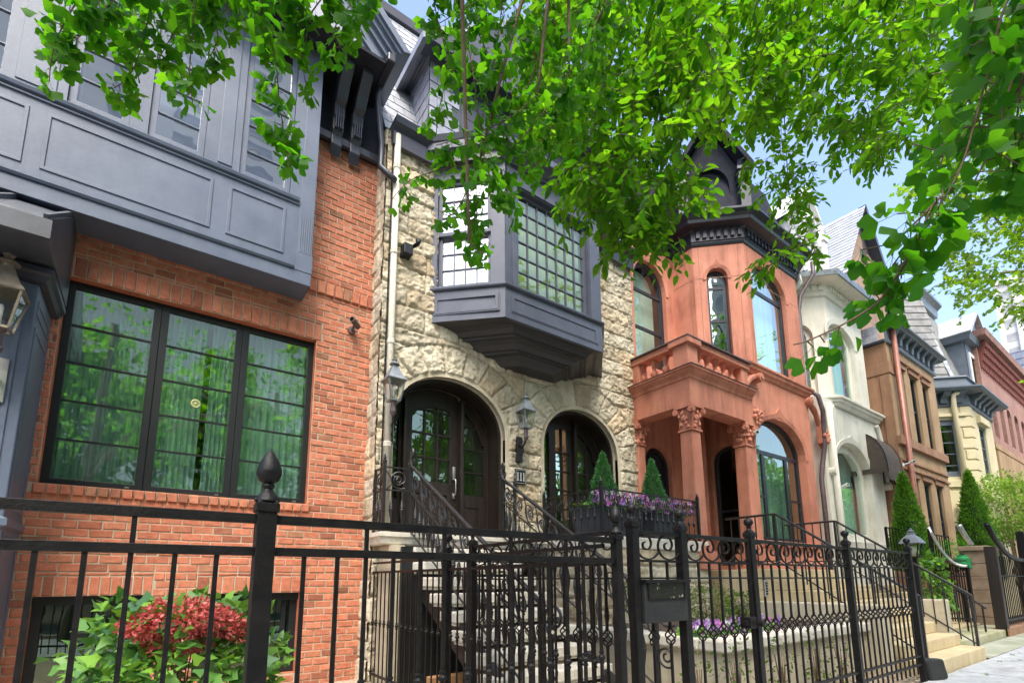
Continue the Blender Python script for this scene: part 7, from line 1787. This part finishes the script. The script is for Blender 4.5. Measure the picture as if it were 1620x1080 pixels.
for i, (x, y, h, r) in enumerate([(-9, -12.5, 14, 3.6), (-3.4, -13, 13.2, 3.5), (2.4, -12.2, 14.2, 3.6), (8.4, -13, 13.5, 3.5), (14.5, -12.4, 14, 3.6), (21, -13, 13.5, 3.6), (28, -12.5, 14.5, 3.8), (-15.5, -13, 14, 3.6), (35, -13, 14, 4), (43, -12.6, 14.5, 4), (51, -13, 14, 4), (59, -12.6, 15, 4.2), (67, -13, 14.5, 4.2), (76, -12.6, 15, 4.4), (86, -13, 15, 4.6)]):
    bigtree(x, y, h, r, 'broadleaf street tree across the road behind the viewer, mirrored in the windows', 100+i)
# ============================================================ PLANTS
def cone(name, label, x, y, z, h, r, mt, n, size, group=None, cat='topiary', squash=.85):
    t = thing(name, label, cat, (x, y, z), group); rr = nr
    a = rr.uniform(0, 2*PI, n); v = rr.uniform(0, 1, n)**1.35
    prof = np.where(v < .12, .75+v/.12*.25, (1-(v-.12)/.88)**.78)
    rad = r*prof*(.80+.2*rr.uniform(0, 1, n))*(1+.10*np.sin(a*5+v*17)+.07*np.sin(a*9-v*31))
    P = np.stack([x+rad*np.cos(a), y+rad*np.sin(a), z+.04+v*h*(1+.02*rr.normal(0, 1, n))], -1)
    D_ = np.stack([np.cos(a)*.8, np.sin(a)*.8, np.full(n, .75)], -1)+rr.normal(0, .35, (n, 3))
    leaves('foliage', t, P, D_, rr.normal(0, 1, (n, 3)), rr.uniform(.6, 1.2, n)*size, NEED, mt)
    MB().lathe((x, y, z), [(r*.5, .02), (r*.74, h*.1), (r*.6, h*.4), (r*.3, h*.75), (.005, h*.95)], 10).build('stem', pm('inner_shade_foliage', (.02, .045, .012), (.03, .06, .016), 20, .9), t)  # solid core, shade inside the foliage put into its dark colour
    return t
def at_(px, y): return aY(px, 900, y)[0]
x1, z1 = aY(952, 722, 5.62); x2, z2 = aY(1031, 733, 5.62)
x1b = aY(956, 790, 5.62)[0]
for i, (x, lab, zt_) in enumerate(((aY(955, 780, 5.62)[0], 'small cone shaped conifer in the left planter before the arched window', z1), (aY(1033, 785, 5.62)[0], 'small cone shaped conifer in the right planter beside the red portico', z2))):
    pl_ = thing('planter', ('grey blue rectangular planter at the left corner of the terrace railing', 'grey blue rectangular planter at the right end of the terrace railing')[i], 'planter', (x, 5.6, 1.9), 'terrace planters')
    zt2_ = 2.40
    a, b, c_, d_ = (5.52, 6.5, 5.25, 5.95) if i == 0 else (6.75, 7.6, 5.25, 5.95)
    mb = MB(); mb.add([(a+.05, c_+.05, 1.9), (b-.05, c_+.05, 1.9), (b-.05, d_-.05, 1.9), (a+.05, d_-.05, 1.9), (a, c_, zt2_), (b, c_, zt2_), (b, d_, zt2_), (a, d_, zt2_)], [(3,2,1,0),(0,1,5,4),(1,2,6,5),(2,3,7,6),(3,0,4,7)])
    mb.build('box', M['planter'], pl_, bevel=.008)
    mb = MB(); mb.box(a-.015, b+.015, c_-.015, c_+.04, zt2_-.05, zt2_); mb.box(a-.015, b+.015, d_-.04, d_+.015, zt2_-.05, zt2_); mb.box(a-.015, a+.04, c_+.04, d_-.04, zt2_-.05, zt2_); mb.box(b-.04, b+.015, c_+.04, d_-.04, zt2_-.05, zt2_); mb.build('rim', M['planter'], pl_, bevel=.006)
    MB().box(a+.03, b-.03, c_+.03, d_-.03, zt2_-.12, zt2_-.04).build('soil', M['soil'], pl_)
    cone('topiary', lab, x, 5.62, zt2_-.05, max(.5, zt_-zt2_+.06), .24, M['spruce'], 4200, .055, 'cone topiaries on the terrace')
    fl = thing('pansies', ('purple and white pansies spilling over the left planter', 'purple and white pansies spilling over the right planter')[i], 'flowers', (x, 5.5, zt2_), 'terrace pansies')
    n = 380; P = np.stack([nr.uniform(a-.05, b+.05, n), nr.uniform(c_-.08, d_, n), zt2_+nr.uniform(-.06, .10, n)], -1)
    leaves('foliage', fl, P, nr.normal(0, 1, (n, 3))+[0, -.3, .2], nr.normal(0, .5, (n, 3))+[0, -.3, 1], nr.uniform(.04, .075, n), IVY, M['ivy'])
    for nm, mt, cnt in (('flower', M['purple'], 55), ('flower', M['violet'], 32), ('flower', M['whitefl'], 26)):
        pp = np.stack([nr.uniform(a-.06, b+.06, cnt), nr.uniform(c_-.14, c_+.25, cnt), zt2_+nr.uniform(-.04, .19, cnt)], -1)
        P = np.repeat(pp, 5, 0); ang = np.tile(np.arange(5)*2*PI/5, cnt)+np.repeat(nr.uniform(0, 6, cnt), 5)
        D_ = np.stack([np.cos(ang), np.full(5*cnt, -.35)+nr.normal(0, .15, 5*cnt), np.sin(ang)], -1)
        leaves(nm, fl, P, D_, np.tile([0, -1, .3], (5*cnt, 1))+nr.normal(0, .2, (5*cnt, 3)), nr.uniform(.042, .062, 5*cnt), IVY, mt)
def clump(name, label, cat, c, rad, n, size, tmpl, mt, upb=.4, stems=12, smt=None, group=None, base=0):
    t = thing(name, label, cat, (c[0], c[1], base), group)
    d = unit(nr.normal(0, 1, (n, 3))); q = nr.uniform(.55, 1, (n, 1))**.6
    wob = 1+.18*np.sin(d[:, :1]*7+d[:, 1:2]*5)+.12*np.sin(d[:, 2:]*11)
    P = np.array(c)+d*q*wob*np.array(rad); 
    leaves('foliage', t, P, d*.8+nr.normal(0, .5, (n, 3))+[0, 0, -.2], d*.4+nr.normal(0, .45, (n, 3))+[0, -.2, upb+.3], nr.uniform(.6, 1.25, n)*size, tmpl, mt)
    mb = MB()
    for k in range(stems):
        a = rnd.random()*6.28; b = rnd.uniform(.1, .8); mb.tube([(c[0]+.04*math.cos(a), c[1]+.04*math.sin(a), base), (c[0]+.4*b*rad[0]*math.cos(a), c[1]+.4*b*rad[1]*math.sin(a), (base+c[2])/2), (c[0]+b*rad[0]*math.cos(a), c[1]+b*rad[1]*math.sin(a), c[2]+rad[2]*.3)], [.01, .007, .003], 5)
    mb.build('stems', smt or M['twig'], t, smooth=True); return t
# ivy and red hydrangea in front of the basement windows
IX, IZ = aY(285, 1055, 3.7)
iv = clump('ivy_shrub', 'leafy ivy shrub with glossy green leaves before the basement windows', 'shrub', (IX, 3.7, IZ-.02), (.54, .45, .46), 1900, .076, IVY, M['ivy'], .5, 14, base=-.02)
HXf, HZ = aY(290, 988, 3.5)
hy = thing('hydrangea', 'crinkled dark red flower heads rising above the ivy shrub', 'flowers', (HXf, 3.75, 0))
for j, (dx, dz, rr_, cnt) in enumerate(((0, .05, .2, 1500), (-.17, .0, .12, 520), (.17, .0, .13, 620), (.30, -.06, .10, 380), (-.02, -.09, .15, 620))):
    d = unit(nr.normal(0, 1, (cnt, 3))); P = np.array([HXf+dx, 3.42+.05*j*.3, HZ+dz])+d*np.array([rr_*1.12, rr_*.9, rr_*.52])*nr.uniform(.6, 1.05, (cnt, 1))
    leaves('flower_head', hy, P, d+nr.normal(0, .8, (cnt, 3)), d+nr.normal(0, .7, (cnt, 3)), nr.uniform(.020, .036, cnt), OVAL, M['redfl'])
MB().tube([(HXf, 3.75, 0), (HXf, 3.72, HZ)], .012, 5).build('stem', M['twig'], hy)
# boxwoods and pansies of the raised bed
for i, (px_, py_, r_, lab) in enumerate(((1120, 955, .30, 'round yellow green boxwood behind the gate, left of two'), (1172, 955, .22, 'round yellow green boxwood behind the gate, right of two'), (1003, 945, .2, 'small yellow green boxwood behind the mailbox posts'))):
    x, z = aY(px_, py_, 3.9); clump('boxwood', lab, 'shrub', (x, 3.9, z), (r_, r_, r_*.85), 1500 if i < 2 else 700, .032, OVAL, M['box'], .4, 14, group='boxwoods of the raised bed', base=BZ-.05)
for i, (pa, pb, py_, lab) in enumerate(((1098, 1135, 995, 'purple and white pansies at the left of the raised bed'), (1150, 1215, 985, 'purple and violet pansies behind the gate lock in the raised bed'))):
    a, z = aY(pa, py_, 3.25); b, _ = aY(pb, py_, 3.25)
    fl = thing('pansies', lab, 'flowers', ((a+b)/2, 3.25, BZ), 'raised bed pansies'); n = 240
    P = np.stack([nr.uniform(a, b, n), nr.uniform(3.1, 3.45, n), BZ+nr.uniform(-.03, .08, n)], -1); leaves('foliage', fl, P, nr.normal(0, 1, (n, 3)), nr.normal(0, .5, (n, 3))+[0, -.3, 1], nr.uniform(.04, .07, n), IVY, M['ivy'])
    for mt, cnt in ((M['violet'], 30), (M['purple'], 16), (M['whitefl'], 14)):
        pp = np.stack([nr.uniform(a, b, cnt), nr.uniform(3.08, 3.4, cnt), BZ+nr.uniform(.0, .16, cnt)], -1); P = np.repeat(pp, 5, 0); ang = np.tile(np.arange(5)*2*PI/5, cnt)+np.repeat(nr.uniform(0, 6, cnt), 5)
        leaves('flower', fl, P, np.stack([np.cos(ang), np.full(5*cnt, -.35), np.sin(ang)], -1)+nr.normal(0, .12, (5*cnt, 3)), np.tile([0, -1, .3], (5*cnt, 1))+nr.normal(0, .2, (5*cnt, 3)), nr.uniform(.035, .05, 5*cnt), IVY, mt)
for i, (px_, py_) in enumerate(((1105, 1055), (1165, 1050), (1235, 1035), (1290, 1020), (1330, 1030))):
    x, z = aY(px_, py_, 2.72); clump('rose_bush', 'spindly small leaved bush '+('nearest the mailbox at the foot of the raised bed', 'below the gate lock at the foot of the raised bed', 'right of the keypad at the foot of the raised bed', 'left of the last but one fence post by the raised bed', 'farthest right by the raised bed, next to the yellow steps')[i], 'shrub', (x, 2.72, .38), (.16, .12, .34), 120, .042, OVAL, M['box'], .3, 9, M['twig'], 'spindly bushes along the raised bed')
# arborvitae, mound, small tree, climber on the right
for px_, pt_y, pb_y, y, lab in ((1447, 757, 905, 4.05, 'conical arborvitae standing before the brownstone windows'), (1549, 752, 870, 3.95, 'conical arborvitae rising behind the sandstone gate pier')):
    x, zb = aY(px_, pb_y, y); _, zt_ = aY(px_-10, pt_y, y); cone('arborvitae', lab, x, y, max(zb, .2), zt_-max(zb, .2), .42, M['conifer'], 6500, .105, 'arborvitae', 'shrub')
x, z = aY(1500, 868, 4.3); cl_ = clump('shrub_mound', 'low bright green mound of fine foliage on the brownstone terrace', 'shrub', (x, 4.3, z-.1), (.95, .6, .38), 2600, .06, NEED, M['neon'], .6, 4, base=z-.5)
MB().box(x-1.3, x+1.5, 3.9, 4.9, z-1.6, z-.3).build('bed_wall', M['brown'], cl_)
x, z = aY(1478, 925, 3.5); clump('climber', 'leafy green climber beside the lamp post and the swept gate', 'plant', (x-.1, 3.5, z-.05), (.45, .3, .75), 800, .10, IVY, M['ivy'], .3, 10, base=.2)
x, z = aY(1592, 800, 4.0); st_ = clump('young_tree', 'small feathery lime green tree over the fence at the right edge', 'tree', (x+.6, 4.0, z), (2.3, .9, 1.15), 5200, .12, OVAL, M['lime'], .6, 26, M['bark'], base=.0)
gp_ = thing('watering_can', 'small green plastic garden container on the wall beside the swept gate', 'container', (aY(1523, 888, 3.6)[0], 3.6, 1.2))
x, z = aY(1523, 889, 3.6); MB().lathe((x, 3.6, z-.16), [(.14, 0), (.16, .02), (.15, .26), (.10, .3), (.10, .34)], 12).build('body', M['green'], gp_, smooth=.6)
MB().tube([(x-.05, 3.6, z+.15), (x+.02, 3.6, z+.26), (x+.12, 3.6, z+.2), (x+.14, 3.6, z)], .02, 6).build('handle', M['frame'], gp_, smooth=True)
# ============================================================ LIGHT
SUN_EL, SUN_AZ = 55, 205                     # degrees; azimuth measured from +Y towards +X
w = bpy.data.worlds.new('World'); scene.world = w; w.use_nodes = True; nt_ = w.node_tree
sky = nt_.nodes.new('ShaderNodeTexSky'); sky.sky_type = 'NISHITA'; sky.sun_disc = False
sky.sun_elevation = math.radians(SUN_EL); sky.sun_rotation = math.radians(SUN_AZ); sky.air_density = 1.0; sky.dust_density = 3.5; sky.ozone_density = 1.0
bgn = nt_.nodes['Background']; bgn.inputs[1].default_value = .15
nt_.links.new(sky.outputs[0], bgn.inputs[0])
sl_ = bpy.data.lights.new('sun', 'SUN'); sl_.energy = 2.0; sl_.angle = math.radians(36); sl_.color = (1, .95, .87)
so = bpy.data.objects.new('sun', sl_); COL.objects.link(so)
az, el = math.radians(SUN_AZ), math.radians(SUN_EL)
so.rotation_euler = Vector((math.sin(az)*math.cos(el), math.cos(az)*math.cos(el), math.sin(el))).to_track_quat('Z', 'Y').to_euler()
scene.view_settings.view_transform = 'Standard'; scene.view_settings.look = 'None'; scene.view_settings.gamma = 1; scene.view_settings.exposure = 1.72
scene.cycles.max_bounces = 10; scene.cycles.transparent_max_bounces = 12
